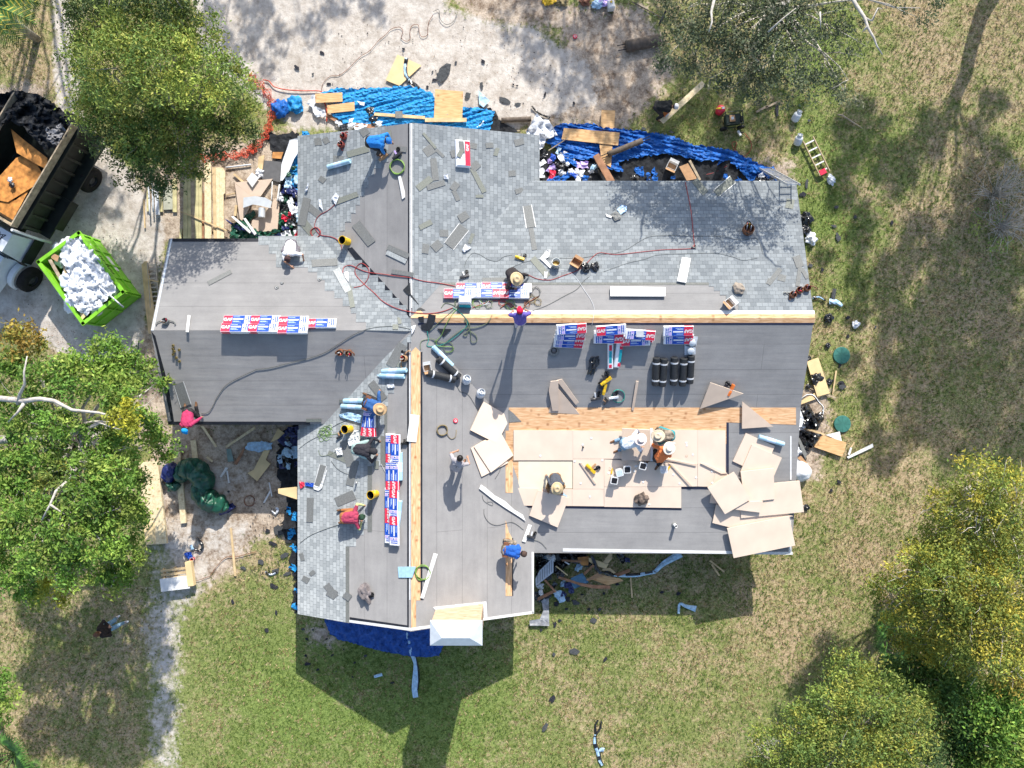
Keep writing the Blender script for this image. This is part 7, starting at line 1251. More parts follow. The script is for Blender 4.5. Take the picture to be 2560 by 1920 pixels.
# orange safety net
NET = mat('orange red netting', (.60, .07, .03), .5, .3, 20, .4)
def net(P, wd, label):
    t = empty('safety_net'); c = catmull(P, 8); mb = MB(); n = len(c); rows = 5; grid = []
    for i, p_ in enumerate(c):
        tn = c[min(i + 1, n - 1)] - c[max(i - 1, 0)]; tn.z = 0; tn.normalize(); s = Vector((-tn.y, tn.x, 0)); grid.append([Wp(*( (p_ + s * wd * (j / (rows - 1) - .5) * (1 + .5 * math.sin(i * .9)) + Vector((rnd.uniform(-1.2, 1.2), rnd.uniform(-1.2, 1.2), 0))).xy), .05 + .12 * rnd.random()) for j in range(rows)])
    org = grid[n // 2][2]; t.location = org
    for j in range(rows): mb.tube([g_[j] - org for g_ in grid], .010, NET, 4)
    for i in range(n - 1):
        for k in range(2): mb.tube([grid[i][0].lerp(grid[i + 1][0], k / 2) - org] + [grid[i][j].lerp(grid[i + 1][j], k / 2) - org + Vector((rnd.uniform(-.02, .02), rnd.uniform(-.02, .02), 0)) for j in range(1, rows)], .0075, NET, 4)
    mb.build('mesh', t); tag(t, label, 'safety net', 'orange safety netting'); return t
net([q(0,0,1740,1370), q(0,0,1830,1350), q(0,0,1930,1345), q(0,0,2050,1340), q(0,0,2140,1310), q(0,0,2212,1260)], 17, 'orange red safety net lying below the oak'); net([q(1,0,-60,1240 + 60), q(1,0,10,1250), q(1,0,80,1170), q(1,0,110,1090), q(1,0,140,960), q(1,0,120,850), q(1,0,60,760), q(1,0,-20,690), q(1,0,-60,640)], 16, 'orange red safety net curving up the right side of the oak')
hose('net_rope', Q(1,0,(60,690),(110,700),(160,750),(260,775),(400,785),(560,790),(580,850),(610,950),(610,1050)), .022, NET, 'red twisted net rope running from the oak to the sky blue tarp', 'rope')
# hand truck
t = empty('hand_truck', Wp(*q(0,1,1160,1400), 0)); tag(t, 'dark green hand truck lying beside the left gable', 'hand truck'); o_ = t.location; HG = mat('dark green metal', (.03, .08, .07), .5, .2); mb = MB()
for x in (1138, 1195): mb.tube([Wp(*q(0,1,x,1300), .15) - o_, Wp(*q(0,1,x - 5,1500), .12) - o_], .018, HG, 6)
for y in (1335, 1375, 1415, 1460): mb.tube([Wp(*q(0,1,1138,y), .14) - o_, Wp(*q(0,1,1195,y), .14) - o_], .012, HG, 6)
mb.build('frame', t)
for x in (1115, 1200): m2 = MB(); c_ = Wp(*q(0,1,x,1495), .13) - o_; m2.lathe([(.05, -.04), (.13, -.04), (.14, 0), (.13, .04), (.05, .04)], c_, BLK, 16, axis=(1, 0, 0)); m2.build('wheel', t)
m2 = MB(); m2.box(Wp(*q(0,1,1150,1518), .04) - o_, (.42, .12, .012), HG); m2.build('toe_plate', t)
# ---------------- generator, red cup, cooler etc. on the upper lawn ----------------
GD = mat('generator dark', (.02, .035, .028), .5, .3); a = Wp(*q(2,0,1885,1060), 0); t = empty('generator', a, R(6)); tag(t, 'dark portable generator with wheels on the lawn', 'generator'); mb = MB(); mb.box((0, 0, .3), (.58, .34, .3), GD); mb.build('engine_block', t); mb = MB()
for x in (-.33, .33):
    mb.tube([(x, -.24, .1), (x, -.24, .55), (x, .24, .55), (x, .24, .1)], .018, GD, 6)
for y in (-.24, .24): mb.tube([(-.33, y, .55), (.33, y, .55)], .018, GD, 6); mb.tube([(-.33, y, .12), (.33, y, .12)], .018, GD, 6)
mb.build('frame', t); mb = MB(); mb.box((-.06, 0, .475), (.2, .24, .05), CARD); mb.box((-.06, 0, .505), (.1, .1, .012), WHITE); mb.build('fuel_cap_plate', t)
for x in (-.34, .34): m2 = MB(); m2.lathe([(.04, -.04), (.14, -.04), (.15, 0), (.14, .04), (.04, .04)], (x, -.27, .15), BLK, 16, axis=(0, 1, 0)); m2.build('wheel', t)
m2 = MB(); m2.box((.3, -.05, .4), (.08, .2, .2), BLK); m2.build('control_panel', t)
t = empty('fuel_can', Wp(*q(2,0,1790,965), 0)); tag(t, 'round red fuel can with yellow spout by the generator', 'fuel can'); mb = MB(); mb.lathe([(0, 0), (.16, 0), (.17, .03), (.17, .26), (.1, .33), (.04, .34), (0, .34)], (0, 0, 0), RED, 20); mb.build('can', t, True); mb = MB(); mb.tube([(-.05, 0, .33), (-.12, -.02, .38), (-.24, -.03, .40)], [.05, .04, .015], YEL, 8); mb.build('spout', t); mb = MB(); mb.box((.06, .02, .345), (.1, .08, .01), WHITE); mb.build('printed_mark', t)
t = empty('white_jug', Wp(*q(2,0,850,65), 0), R(10)); tag(t, 'square white jug with a yellow cap at the top edge', 'jug'); mb = MB(); softbox(mb, .26, .32, .3, WHITE, .04); mb.build('jug', t); mb = MB(); mb.lathe([(0, .3), (.04, .3), (.04, .34), (0, .34)], (0, .06, 0), YEL, 12); mb.build('cap', t)
for x, y, m_, s in [(430, 20, TANC, 'tan crumpled bag at the top edge, left'), (635, 15, BRNC, 'dark red cart corner at the top edge'), (740, 40, PBL, 'blue crumpled cloth at the top edge'), (800, 22, LILAC, 'small purple cloth at the top edge'), (310, 12, YEL, 'yellow strap heap at the top edge')]: blob('cloth_heap', *q(2,0,x,y), .2, .15, m_, s, 'bundle', 'things along the top edge of the lawn', 'ground', rough=.9, asp=1.4)
t = empty('round_disc', Wp(*q(2,0,545,316), .0)); tag(t, 'small red round lid on the pale dirt of the upper lawn', 'lid'); mb = MB(); mb.lathe([(0, .03), (.05, .03), (.085, .02), (.09, 0)], (0, 0, 0), RED, 20); mb.build('disc', t); mb = MB(); mb.lathe([(.03, .032), (.035, .038), (.045, .038), (.05, .032)], (0, 0, 0), WHITE, 16); mb.build('ring', t)
t = empty('red_tape_measure'); tag(t, 'round red disc with white centre on the middle felt', 'tape measure'); mb = MB(); mb.lathe([(0, .035), (.07, .035), (.085, .02), (.085, 0)], (0, 0, 0), RED, 20); mb.build('disc', t); mb = MB(); mb.lathe([(.022, .037), (.028, .043), (.04, .043), (.045, .037)], (0, 0, 0), WHITE, 16); mb.build('ring', t); setm(t, frame(*q(1,2,1723,318), 0, .012))
plank(2,0,1300,150,130,14,62, FSC[0], 'short dark metal bar at the top of the shaded lawn', .03, .05); plank(2,0,1160,80,290,8,-28, BRF, 'long thin rusty rod at the top of the shaded lawn', .02, .02)
t = empty('fallen_branch', Wp(*q(3,0,690,1035), .05)); tag(t, 'short mossy branch lying on the right lawn', 'branch'); mb = MB(); pp = [Wp(*q(3,0,x, y), .05) - t.location for x, y in ((600, 990), (640, 995), (700, 1035), (770, 1080), (820, 1110))]; mb.tube(pp, [.03, .035, .03, .022, .01], TIMG, 8); mb.build('wood', t, True); mb = MB(); mb.tube([pp[1], pp[1] + Vector((.1, .12, .03))], [.02, .01], TIMG, 6); mb.build('stub', t)
t = empty('nail_gun', Wp(*q(2,0,1960,1155), .05), R(-60)); tag(t, 'white power tool on the dirt below the generator', 'tool')
mb = MB(); mb.box((0, 0, .05), (.22, .08, .08), WHITE); mb.build('tool_body', t); mb = MB(); mb.box((.04, .1, .04), (.05, .16, .04), BLK); mb.build('grip', t)
# ---------------- tools on the roof ----------------
def tool(px, py, ang, label, cbody, cgrip, s=1.0, f=None, lift=0.012, group='nail guns and small tools on the roof'):
    t = empty('nail_gun'); tag(t, label, 'nail gun', group); mb = MB(); mb.box((0, 0, .06 * s), (.26 * s, .075 * s, .09 * s), cbody); mb.lathe([(0, -.1 * s), (.045 * s, -.1 * s), (.05 * s, 0), (.04 * s, .06 * s), (0, .06 * s)], (-.1 * s, 0, .08 * s), cbody, 12, axis=(1, 0, 0)); mb.build('tool_body', t)
    mb = MB(); mb.box((-.03 * s, .11 * s, .045 * s), (.045 * s, .17 * s, .04 * s), cgrip); mb.build('grip', t); mb = MB(); mb.box((.08 * s, .1 * s, .035 * s), (.05 * s, .24 * s, .03 * s), BLK, Matrix.Rotation(-.35, 3, 'Z')); mb.lathe([(.06 * s, 0), (.07 * s, .02 * s), (.06 * s, .05 * s)], (.1 * s, .16 * s, .02 * s), BLK, 12); mb.build('magazine', t); setm(t, frame(px, py, ang, lift, f))
DKG = mat('tool dark grey', (.05, .05, .055), .4, .3)
for c_, r_, x, y, an, s, cb, cg, sc in [(1,1,1810,735,20,'dark nail gun above the tangled bundles',DKG,STRAP,1),(2,1,75,580,-20,'yellow and black nail gun right of centre on the shingles',YEL,DKG,1),(2,1,820,1620,40,'yellow tool with black blade on the dark slope',YEL,DKG,1.3),(2,2,800,30,80,'dark yellow nail gun above the teal hose coil',YEL,DKG,1.2),(2,2,730,120,10,'grey nail gun left of the teal hose coil',DKG,STRAP,1.1),(2,2,815,150,50,'small dark nozzle below the teal hose coil',DKG,CARD,.7),(2,2,685,735,-45,'yellow cutter on the laid boards',YEL,CARD,1.3),(2,2,165,1320,-15,'small grey nail gun by the lower eave',DKG,STRAP,1),(2,2,1355,720,60,'yellow tool beside the right square bucket',YEL,YEL,.6),(2,2,862,745,80,'little brown tool left of the square buckets',YEL,CARD,.6),(2,2,1430,550,-50,'tiny black clip on the laid boards',DKG,DKG,.3),(1,2,735,450,30,'dark hand tool by the middle yellow bucket',DKG,CARD,.8),(1,2,1290,515,0,'small black box under the slanting white sheet',BLK,BLK,.8),(1,1,1290,1400,80,'dark tool above the brown glove',DKG,STRAP,.7),(2,1,1570,485,0,'hose joint on the right shingles',DKG,REDH,.5),(1,0,1235,1345,30,'dark tool beside the coiled green hose',DKG,LILAC,1.1),(2,2,1890,35,70,'orange-handled blade standing on the dark slope',mat('tool orange', (.8, .2, .04), .5, .1),DKG,1.3),(2,2,885,110,10,'white gripped plate inside the teal hose coil',CLEAR,DKG,1)]:
    if s != 'x': tool(*q(c_, r_, x, y), an, s, cb, cg, sc)
LEA = mat('brown leather', (.20, .085, .045), .6, .35, 12, .3)
def pouch(px, py, ang, label, mt=LEA, cat='tool belt', n=2, f=None):
    t = empty('tool_belt'); tag(t, label, cat, 'tool belts on the roof')
    for k in range(n):
        x = (k - (n - 1) / 2) * .3; mb = MB(); mb.lathe([(.06, .01), (.11, .02), (.12, .16), (.105, .17), (.09, .03)], (x, 0, 0), mt, 12); mb.build('pouch', t); mb = MB()
        for j in range(4): mb.tube([(x + rnd.uniform(-.06, .06), rnd.uniform(-.06, .06), .05), (x + rnd.uniform(-.08, .08), rnd.uniform(-.08, .08), .24)], .015, [BLK, STRAP, RED, CARD][j], 6)
        mb.build('hand_tools', t)
    mb = MB(); mb.tube([(.32 * math.cos(a), .13 * math.sin(a) - .06, .05) for a in [math.pi * k / 12 for k in range(-1, 14)]], .022, mt, 6); mb.build('belt', t); setm(t, frame(px, py, ang, .012, f))
pouch(*q(1,1,770,1380), -5, 'brown tool belt with two pouches on the lower left felt'); pouch(*q(3,1,235,880), 35, 'brown tool belt at the right gable, left pouch pair'); pouch(*q(3,1,330,840), 15, 'brown tool belt hanging over the right gable edge', n=1); pouch(*q(1,0,760,1220), 70, 'red-brown tool belt on the upper left shingles', mat('red leather', (.25, .05, .04), .6, .3)); pouch(*q(1,1,1290,1440), 60, 'small brown glove-like pouch by the bare ridge strip', CARD, n=1)
t = empty('tool_bag'); tag(t, 'open brown tool bag in the roof shade', 'tool bag'); mb = MB(); mb.lathe([(0, .01), (.16, .01), (.20, .1), (.19, .26), (.17, .27), (.15, .1), (0, .06)], (0, 0, 0), LEA, 18); mb.build('bag', t); mb = MB(); mb.tube([(-.2, -.05, .25), (-.28, 0, .3), (-.2, .1, .27)], .02, BLK, 6); mb.tube([(.2, -.05, .25), (.26, .05, .3), (.17, .12, .27)], .02, BLK, 6); mb.build('straps', t)
for k in range(6): m2 = MB(); x = rnd.uniform(-.1, .1); y = rnd.uniform(-.1, .1); m2.tube([(x, y, .1), (x + .04, y + .05, .36)], .018, [YEL, CARD, STRAP, RED, BLK, WHITE][k], 6); m2.build('hand_tool', t)
setm(t, frame(*q(2,1,2030,345), 80, .012))
blob('knapsack', *q(2,1,1955,840), .2, .22, mat('khaki cloth', (.33, .28, .23), .9, .25, 8), 'small khaki knapsack by the white carton at the right', 'bag', rough=.35, asp=1.2, ang=-60)
blob('black_bag', *q(2,1,635,665), .18, .2, BAG, 'black plastic bag with tied ears on the right shingles, left lump', 'bag', rough=.9); blob('black_bag', *q(2,1,715,650), .17, .2, BAG, 'black plastic bag with tied ears on the right shingles, right lump', 'bag', rough=.9)
blob('black_strap_heap', *q(2,1,705,1490), .16, .16, BAG, 'long heap of black straps on the dark slope below the middle stack', 'strap heap', rough=.9, asp=2.6, ang=78)
blob('black_backpack', *q(2,2,1115,985), .24, .28, mat('black and tan backpack', (.03, .025, .025), .7, .5, 7, col2=(.2, .15, .12)), 'black backpack on the laid boards', 'backpack', rough=.6, asp=1.15, ang=30)
blob('jacket', *q(1,3,955,150), .26, .22, mat('grey brown cloth', (.20, .175, .175), .9, .3, 9), 'crumpled grey jacket on the lower felt', 'jacket', rough=.8, asp=1.5, ang=-75); blob('glove', *q(1,3,1005,160), .1, .12, BLK, 'black glove right of the crumpled grey jacket', 'glove', rough=.8)
t = empty('bait_bucket'); tag(t, 'clear round bucket with amber contents on the right shingles', 'bucket'); mb = MB(); mb.lathe([(0, 0), (.13, 0), (.15, .3), (.155, .31), (.14, .31), (.125, .14)], (0, 0, 0), mat('milky clear plastic', (.5, .53, .52), .2, .1, spec=.7), 22); mb.build('pail', t, True); mb = MB(); mb.lathe([(.124, .14), (0, .14)], (0, 0, 0), mat('amber nails', (.5, .28, .04), .4, .4, 30), 20); mb.build('contents', t); setm(t, frame(*q(2,1,378,640), 0, .012))
t = empty('white_box'); tag(t, 'white rounded box among the tangled hoses', 'box'); mb = MB(); softbox(mb, .42, .28, .36, WHITEM, .05); mb.build('lid', t); mb = MB(); mb.box((0, -.145, .12), (.38, .02, .2), mat('teal print', (.02, .35, .42))); mb.build('front_panel', t); setm(t, frame(*q(1,1,1810,965), -2, .02))
for a, b, s in [(*q(2,1,1550,1290), 'upper of two right of the right bundle stack'), (*q(2,1,1538,1360), 'lower of two right of the right bundle stack')]:
    t = empty('roof_vent'); tag(t, f'pale plastic vent with square base, {s}', 'vent', 'loose vents'); mb = MB(); mb.box((0, 0, .01), (.38, .38, .015), WHITEM); mb.build('base_plate', t); mb = MB(); mb.lathe([(.12, .018), (.12, .16), (.1, .18), (0, .185)], (0, -.02, 0), WHITEM, 20); mb.build('hood', t, True); setm(t, frame(a, b, rnd.uniform(-8, 8), .03))
def pipe(px, py, rad, h, mt, label, f=None):
    t = empty('vent_pipe'); tag(t, label, 'pipe', 'pipes through the roof'); mb = MB(); mb.lathe([(rad, -.1), (rad, h), (rad * .8, h), (rad * .8, h - .15)], (0, 0, 0), mt, 18); mb.build('pipe', t, True); mb = MB(); mb.lathe([(rad * 1.9, .012), (rad * 1.8, .02), (rad, .05)], (0, 0, 0), SHG[0], 18); mb.build('boot', t); p_, _ = surf(px, py); t.location = p_
pipe(*q(2,2,1402,1215), .055, .32, WHITE, 'short white vent pipe on the low slope'); pipe(*q(2,1,362,1372), .10, .06, BLK, 'round black roof opening below the left bundle stack'); pipe(*q(1,1,180,828), .04, .05, WHITE, 'small white vent cap on the left felt, lower'); pipe(*q(1,1,226,788), .035, .05, WHITE, 'small white vent cap on the left felt, middle'); pipe(*q(1,1,550,760), .035, .05, WHITE, 'small white vent cap on the left felt by the shingles'); pipe(*q(3,1,145,880), .04, .02, WHITE, 'white round cap near the right gable, left of two'); pipe(*q(3,1,178,882), .04, .02, WHITE, 'white round cap near the right gable, right of two'); pipe(*q(1,2,870,850), .03, .2, STRAP, 'little steel pipe below the dark-shirted worker'); pipe(*q(2,2,612,545), .03, .12, BLK, 'small dark pipe stub between the laid boards'); pipe(*q(2,2,1505,620), .04, .06, CARD, 'small tan pipe stub on the laid boards')
for k, (x, y) in enumerate([(1500,1325),(1498,1352),(1510,1375),(1500,1400),(1552,1362),(1528,1430),(1555,1460)]):
    t = empty('nail_coil'); tag(t, auto('small brass nail coil', *q(0,1,x,y)), 'nail coil', 'nail coils on the left felt'); mb = MB(); mb.lathe([(.02, .01), (.045, .01), (.045, .06), (.02, .06)], (0, 0, 0), mat('brass nails', (.35, .27, .1), .4, .4, 40, .5, .5), 12); mb.build('coil', t); setm(t, frame(*q(0,1,x,y), 0, .012))
pouch(*q(0,1,1440,1130), 0, 'grey disc-like hose reel at the left gable ridge', SHG[0], 'reel', 1)
# ---------------- dumpster ----------------
LIME = mat('lime green paint', (.23, .58, .035), .45, .18, 3, .4); LIMD = mat('lime green inside', (.16, .42, .04), .6, .3, 5)
A, B_, Cc_, D_ = [Wp(*p_, 1.35) for p_ in ((197, 583), (97, 655), (208, 808), (307, 730))]; H = 1.35
t = empty('dumpster', ((A + Cc_) / 2).xy.to_3d()); tag(t, 'lime green open dumpster heaped with white bags on the sandy drive', 'dumpster'); o_ = t.location; c4 = [Vector((p_.x, p_.y, 0)) - o_ for p_ in (A, B_, Cc_, D_)]
mb = MB()
for i in range(4):
    a, b = c4[i], c4[(i + 1) % 4]; cen = sum(c4, Vector()) / 4; inn = lambda p_: p_ + (cen - p_).normalized() * .06; ai, bi = inn(a), inn(b); Z = Vector((0, 0, 1)); mb.prism([a, b, bi, ai][::-1], [p_ + Z * (H - .06) for p_ in (a, b, bi, ai)][::-1], LIME)
mb.prism([p_ + Vector((0, 0, .05)) for p_ in c4], [p_ + Vector((0, 0, .08)) for p_ in c4], LIMD); mb.build('bin', t)
mb = MB()
for i in range(4):
    a, b = c4[i], c4[(i + 1) % 4]; d_ = (b - a); n_ = Vector((d_.y, -d_.x, 0)).normalized(); n_ = n_ if n_.dot(a + b) > 0 else -n_; ang_ = math.atan2(d_.y, d_.x); mb.box((a + b) / 2 + Vector((0, 0, H - .02)) + n_ * .01, (d_.length + .12, .13, .08), LIME, Matrix.Rotation(ang_, 3, 'Z')); mb.box((a + b) / 2 + Vector((0, 0, .7)) + n_ * .03, (d_.length, .05, .06), LIME, Matrix.Rotation(ang_, 3, 'Z'))
mb.build('top_rim', t)
for i in range(4):
    mb = MB(); a, b = c4[i], c4[(i + 1) % 4]; d_ = (b - a); n_ = Vector((d_.y, -d_.x, 0)).normalized(); n_ = n_ if n_.dot(a + b) > 0 else -n_; ang_ = math.atan2(d_.y, d_.x); m_ = 4 if d_.length > 2.2 else 2
    for k in range(m_ + 1): mb = MB(); p_ = a.lerp(b, .02 + .96 * k / m_) + n_ * .02; mb.box(p_ + Vector((0, 0, H / 2 - .03)), (.07, .05, H - .16), LIME, Matrix.Rotation(ang_, 3, 'Z')); mb.build('rib', t)
# dark lettering strokes and sticker on the right hand side
a, b = c4[3], c4[0]; d_ = (b - a).normalized(); n_ = Vector((-d_.y, d_.x, 0)); n_ = n_ if n_.dot(a + b) > 0 else -n_; ang_ = math.atan2(d_.y, d_.x); mb = MB()
for k in range(9): mb.box(a + d_ * (.95 + k * .10) + n_ * .006 + Vector((0, 0, 1.0)), (.035, .012, .16), BLK, Matrix.Rotation(ang_, 3, 'Z') @ Matrix.Rotation(.2 * (-1) ** k, 3, 'Y'))
mb.build('faded_lettering', t); mb = MB(); mb.box(a + d_ * 1.5 + n_ * .012 + Vector((0, 0, .45)), (.7, .02, .22), WHITE, Matrix.Rotation(ang_, 3, 'Z')); mb.build('white_sticker', t)
cb = [Wp(*p_, 1.2) for p_ in ((197, 583), (97, 655), (208, 808), (307, 730))]
g = 'white bags heaped in the dumpster'
for k, (x, y, r_) in enumerate([(175, 615, .34), (205, 620, .34), (160, 650, .3), (195, 655, .42), (235, 650, .3), (215, 690, .45), (250, 700, .38), (180, 700, .42), (270, 725, .36), (225, 735, .42), (190, 745, .4), (205, 775, .32), (245, 765, .36), (165, 730, .26), (150, 625, .25), (275, 700, .22), (178, 790 - 20, .22)]):
    blob('white_bag', x, y, r_, r_ * .8, CLEAR, auto('white crumpled bag heaped in the dumpster', x, y), 'bag', g, 'ground', rough=.5, asp=rnd.uniform(1, 1.3), ang=rnd.uniform(0, 180), lift=.85 + .25 * (r_ > .33))
for P, m_, s in [([(130, 632), (148, 640), (143, 655), (128, 645)], CARD, 'cardboard flap at the left end of the dumpster'), ([(198, 625), (212, 632), (208, 645), (192, 640)], CARD, 'small brown carton among the dumpster bags'), ([(120, 650), (128, 648), (160, 705), (154, 710)], TIMG, 'grey stick inside the left side of the dumpster'), ([(196, 770), (212, 762), (222, 782), (205, 800)], PLYY, 'cream board corner at the bottom of the dumpster'), ([(156, 655), (164, 652), (172, 700), (164, 702)], TIMB, 'tan stick inside the dumpster')]: slab('dumped_board', P, m_, .03, 1.3, 'ground', None, s, 'board', 'boards in the dumpster')
sheet('plastic_film', [(165, 600), (200, 592), (245, 640), (262, 672), (292, 722), (262, 752), (214, 790), (185, 768), (160, 722), (175, 690), (150, 640)], CLEAR, 4, .40, .035, 'big white crumpled film lying over the bags in the dumpster', 'plastic sheet', 1.12, seed=91, jag=3)
tubepx('metal_pole', ((248, 715), (309, 768)), 1.5, .03, STRAP, 'grey metal pole poking over the dumpster corner', 'pole')
# ---------------- dump truck ----------------
TD = mat('dark green truck body', (.013, .018, .015), .55, .5, 4, .4); TW = mat('white truck cab', (.62, .66, .70), .35, .08, 3, .5); TYR = mat('tyre rubber', (.018, .017, .017), .85, .3, 10, .2)
P1 = Wp(178, 313, 2.6); P2 = Wp(30, 560, 2.6); u = (P2 - P1).normalized(); wv = Vector((-u.y, u.x, 0)); t = empty('dump_truck', (P1.x, P1.y, 0), math.atan2(u.y, u.x)); tag(t, 'dark dump truck with white cab and plywood-sided bed on the drive', 'truck'); LB = 4.15; Wd = 2.35
mb = MB(); mb.box((LB / 2, -.0 - .03, 1.75), (LB, .06, 1.1), TD); mb.box((LB / 2, -Wd + .03, 1.75), (LB, .06, 1.1), TD); mb.box((LB - .03, -Wd / 2, 1.75), (.06, Wd - .14, 1.1), TD); mb.box((LB / 2, -Wd / 2, 1.22), (LB - .14, Wd - .14, .06), TD)
for k in range(9): mb.box((.1 + k * (LB - .2) / 8, .05, 1.7), (.09, .1, 1.0), TD)
mb.box((LB / 2, .06, 2.2), (LB, .12, .08), TD); mb.build('bed', t); mb = MB(); mb.box((LB / 2, .0, 2.46), (LB + .1, .045, .34), TIMG); mb.box((LB / 2, -Wd, 2.46), (LB + .1, .045, .34), TIMG); mb.box((LB + .02, -Wd / 2, 2.46), (.045, Wd - .06, .34), TIMG); mb.build('plywood_sides', t)
mb = MB(); mb.box((LB / 2 + 1.2, -Wd / 2, .9), (LB + 3.2, .9, .3), TD); mb.box((LB / 2, .12, 1.0), (LB, .5, .06), TD); mb.box((3.1, .15, .85), (1.2, .5, .5), TD); mb.box((-.1, -Wd / 2, .9), (.2, 2.3, .25), TD); mb.build('chassis', t)
for x, y in ((1.45, .12), (1.45, -Wd - .05), (5.95, .12), (5.95, -Wd - .05)):
    y = y + (.08 if y > 0 else 0); m2 = MB(); m2.lathe([(.22, -.17), (.42, -.17), (.5, -.12), (.52, 0), (.5, .12), (.42, .17), (.22, .17)], (x, y, .52), TYR, 28, axis=(0, 1, 0)); wh = m2.build('wheel', t, True); m3 = MB(); m3.lathe([(0, .1), (.12, .12), (.2, .06), (.22, .15)], (x, y, .52), DKG, 20, axis=(0, 1 if y > -1 else -1, 0)); rim = m3.build('rim', wh)
mb = MB(); mb.prism([(4.45, .05, .8), (5.5, .05, .8), (5.5, -2.3, .8), (4.45, -2.3, .8)][::-1], [(4.5, -.12, 2.15), (5.25, -.12, 2.15), (5.25, -2.13, 2.15), (4.5, -2.13, 2.15)][::-1], TW); mb.box((4.9, .09, 1.0), (1.0, .03, .55), TD); mb.build('cab', t); mb = MB(); mb.prism([(5.26, -.3, 1.5), (5.5, -.25, 1.5), (5.5, -2.1, 1.5), (5.26, -2.0, 1.5)][::-1], [(5.27, -.25, 2.05), (5.3, -.25, 2.05), (5.3, -2.0, 2.05), (5.27, -2.0, 2.05)][::-1], GLASS); mb.build('windscreen', t)
mb = MB(); mb.prism([(5.5, -.2, .8), (7.1, -.35, .8), (7.1, -2.0, .8), (5.5, -2.15, .8)][::-1], [(5.5, -.35, 1.6), (6.9, -.5, 1.4), (6.9, -1.85, 1.4), (5.5, -2.0, 1.6)][::-1], TW); mb.build('bonnet', t)
for y in (-.12, -2.2): mb = MB(); mb.lathe([(.54, -.12), (.62, -.10), (.62, .10), (.54, .12)], (5.95, y, .5), TW, 24, axis=(0, 1, 0)); mb.v = [(x_, y_, max(z_, .55)) for x_, y_, z_ in mb.v]; mb.build('fender', t)
mb = MB()
for p_, q_ in (((4.65, -.2), (5.15, -.45)), ((4.65, -.45), (5.15, -.2)), ((4.7, -.3), (5.1, -.3)), ((4.65, -.2), (4.8, -.55)), ((5.15, -.45), (4.75, -.5))): mb.tube([(p_[0], p_[1] - .1, 2.158), (q_[0], q_[1] - .1, 2.158)], .012, BLK, 4)
mb.build('scrawled_mark', t); mb = MB(); mb.tube([(4.3, .2, .6), (4.3, .25, 1.2), (4.3, .1, 2.6)], .05, STRAP, 8); mb.build('exhaust_stack', t); mb = MB(); mb.tube([(5.4, .05, 1.5), (5.35, .35, 1.6)], .02, BLK, 6); mb.box((5.35, .42, 1.65), (.05, .16, .3), BLK); mb.build('mirror', t)
sheet('old_shingle_load', [(0, 235), (35, 226), (75, 232), (105, 240), (150, 270), (176, 300), (165, 340), (140, 370), (110, 372), (85, 345), (60, 320), (30, 305), (-60, 330), (-60, 240)], FELTG, 5, .55, .022, 'black heap of torn old shingles over the rear of the truck bed', 'rubble', 2.1, seed=81, jag=3)
sheet('ash_dust', [(112, 320), (150, 308), (165, 325), (140, 365), (118, 350)], mat('grey dusty felt', (.22, .22, .23), .9, .6, 10, .1), 4, .25, .05, 'grey dusty patch on the torn shingle load', 'rubble', 2.42, seed=82, jag=3)
for P, s, lf in [([(27, 322), (60, 350), (118, 395), (119, 425), (90, 410), (42, 382)], 'upright orange plywood sheet in the truck bed', 2.1), ([(40, 395), (75, 380), (104, 432), (85, 465), (20, 505), (-10, 500), (-10, 450)], 'stained orange plywood sheet in the truck bed, upper', 1.9), ([(0, 505), (40, 500), (60, 480), (75, 470), (32, 550), (0, 530)], 'stained orange plywood sheet in the truck bed, lower', 1.85)]: slab('dumped_plywood', P, mat('bright orange plywood', (.62, .27, .07), .75, .45, 5), .02, lf, 'ground', None, s, 'plywood', 'plywood dumped in the truck bed')
blob('small_rubbish', 32, 463, .1, .1, BAG, 'small black rubbish on the truck bed plywood', 'bag', None, 'ground', lift=2.0); blob('small_rubbish', 26, 450, .1, .08, CLEAR, 'small white rubbish on the truck bed plywood', 'bag', None, 'ground', lift=2.0)
# ---------------- people ----------------
SKIN = mat('skin', (.42, .23, .15), .55, .12, 6, .35); SKIND = mat('darker skin', (.27, .14, .09), .55, .12, 6, .35)
DENIM = mat('blue denim', (.20, .33, .46), .85, .25, 14); DENIMD = mat('dark jeans', (.04, .06, .10), .85, .3, 14); PANT = mat('dark work trousers', (.035, .033, .035), .9, .3, 12); KHAK = mat('khaki trousers', (.30, .25, .17), .9, .2, 12); CAMO = mat('camouflage cloth', (.34, .28, .22), .9, .5, 9, col2=(.08, .07, .05))
STRAW = mat('straw hat', (.68, .52, .30), .8, .12, 20); BOOT = mat('work boots', (.16, .08, .04), .7, .3); HAIR = mat('black hair', (.015, .012, .012), .5, .3, 20); HAIRB = mat('brown hair', (.14, .06, .03), .5, .4, 18)
def cap(mb, a, b, ra, rb, mt, n=12):
    a, b = Vector(a), Vector(b); d = b - a
    if d.length < 1e-4: d = Vector((0, 0, 1e-3)); b = a + d
    dn = d.normalized(); P = []; Rr = []
    for k in (90, 65, 40, 18): P.append(a - dn * ra * math.sin(R(k))); Rr.append(max(.0015, ra * math.cos(R(k))))
    P += [a, b]; Rr += [ra, rb]
    for k in (18, 40, 65, 90): P.append(b + dn * rb * math.sin(R(k))); Rr.append(max(.0015, rb * math.cos(R(k))))
    mb.tube(P, Rr, mt, n)
PEND = []
def fuse(mb, name, parent, vox, wr=0.0, sm=4):
    o = mb.build(name, parent); m = o.modifiers.new('fuse', 'REMESH'); m.mode = 'VOXEL'; m.voxel_size = vox; m.use_smooth_shade = True
    s = o.modifiers.new('soft', 'SMOOTH'); s.iterations = sm; s.factor = .5
    PEND.append((o, wr)); return o
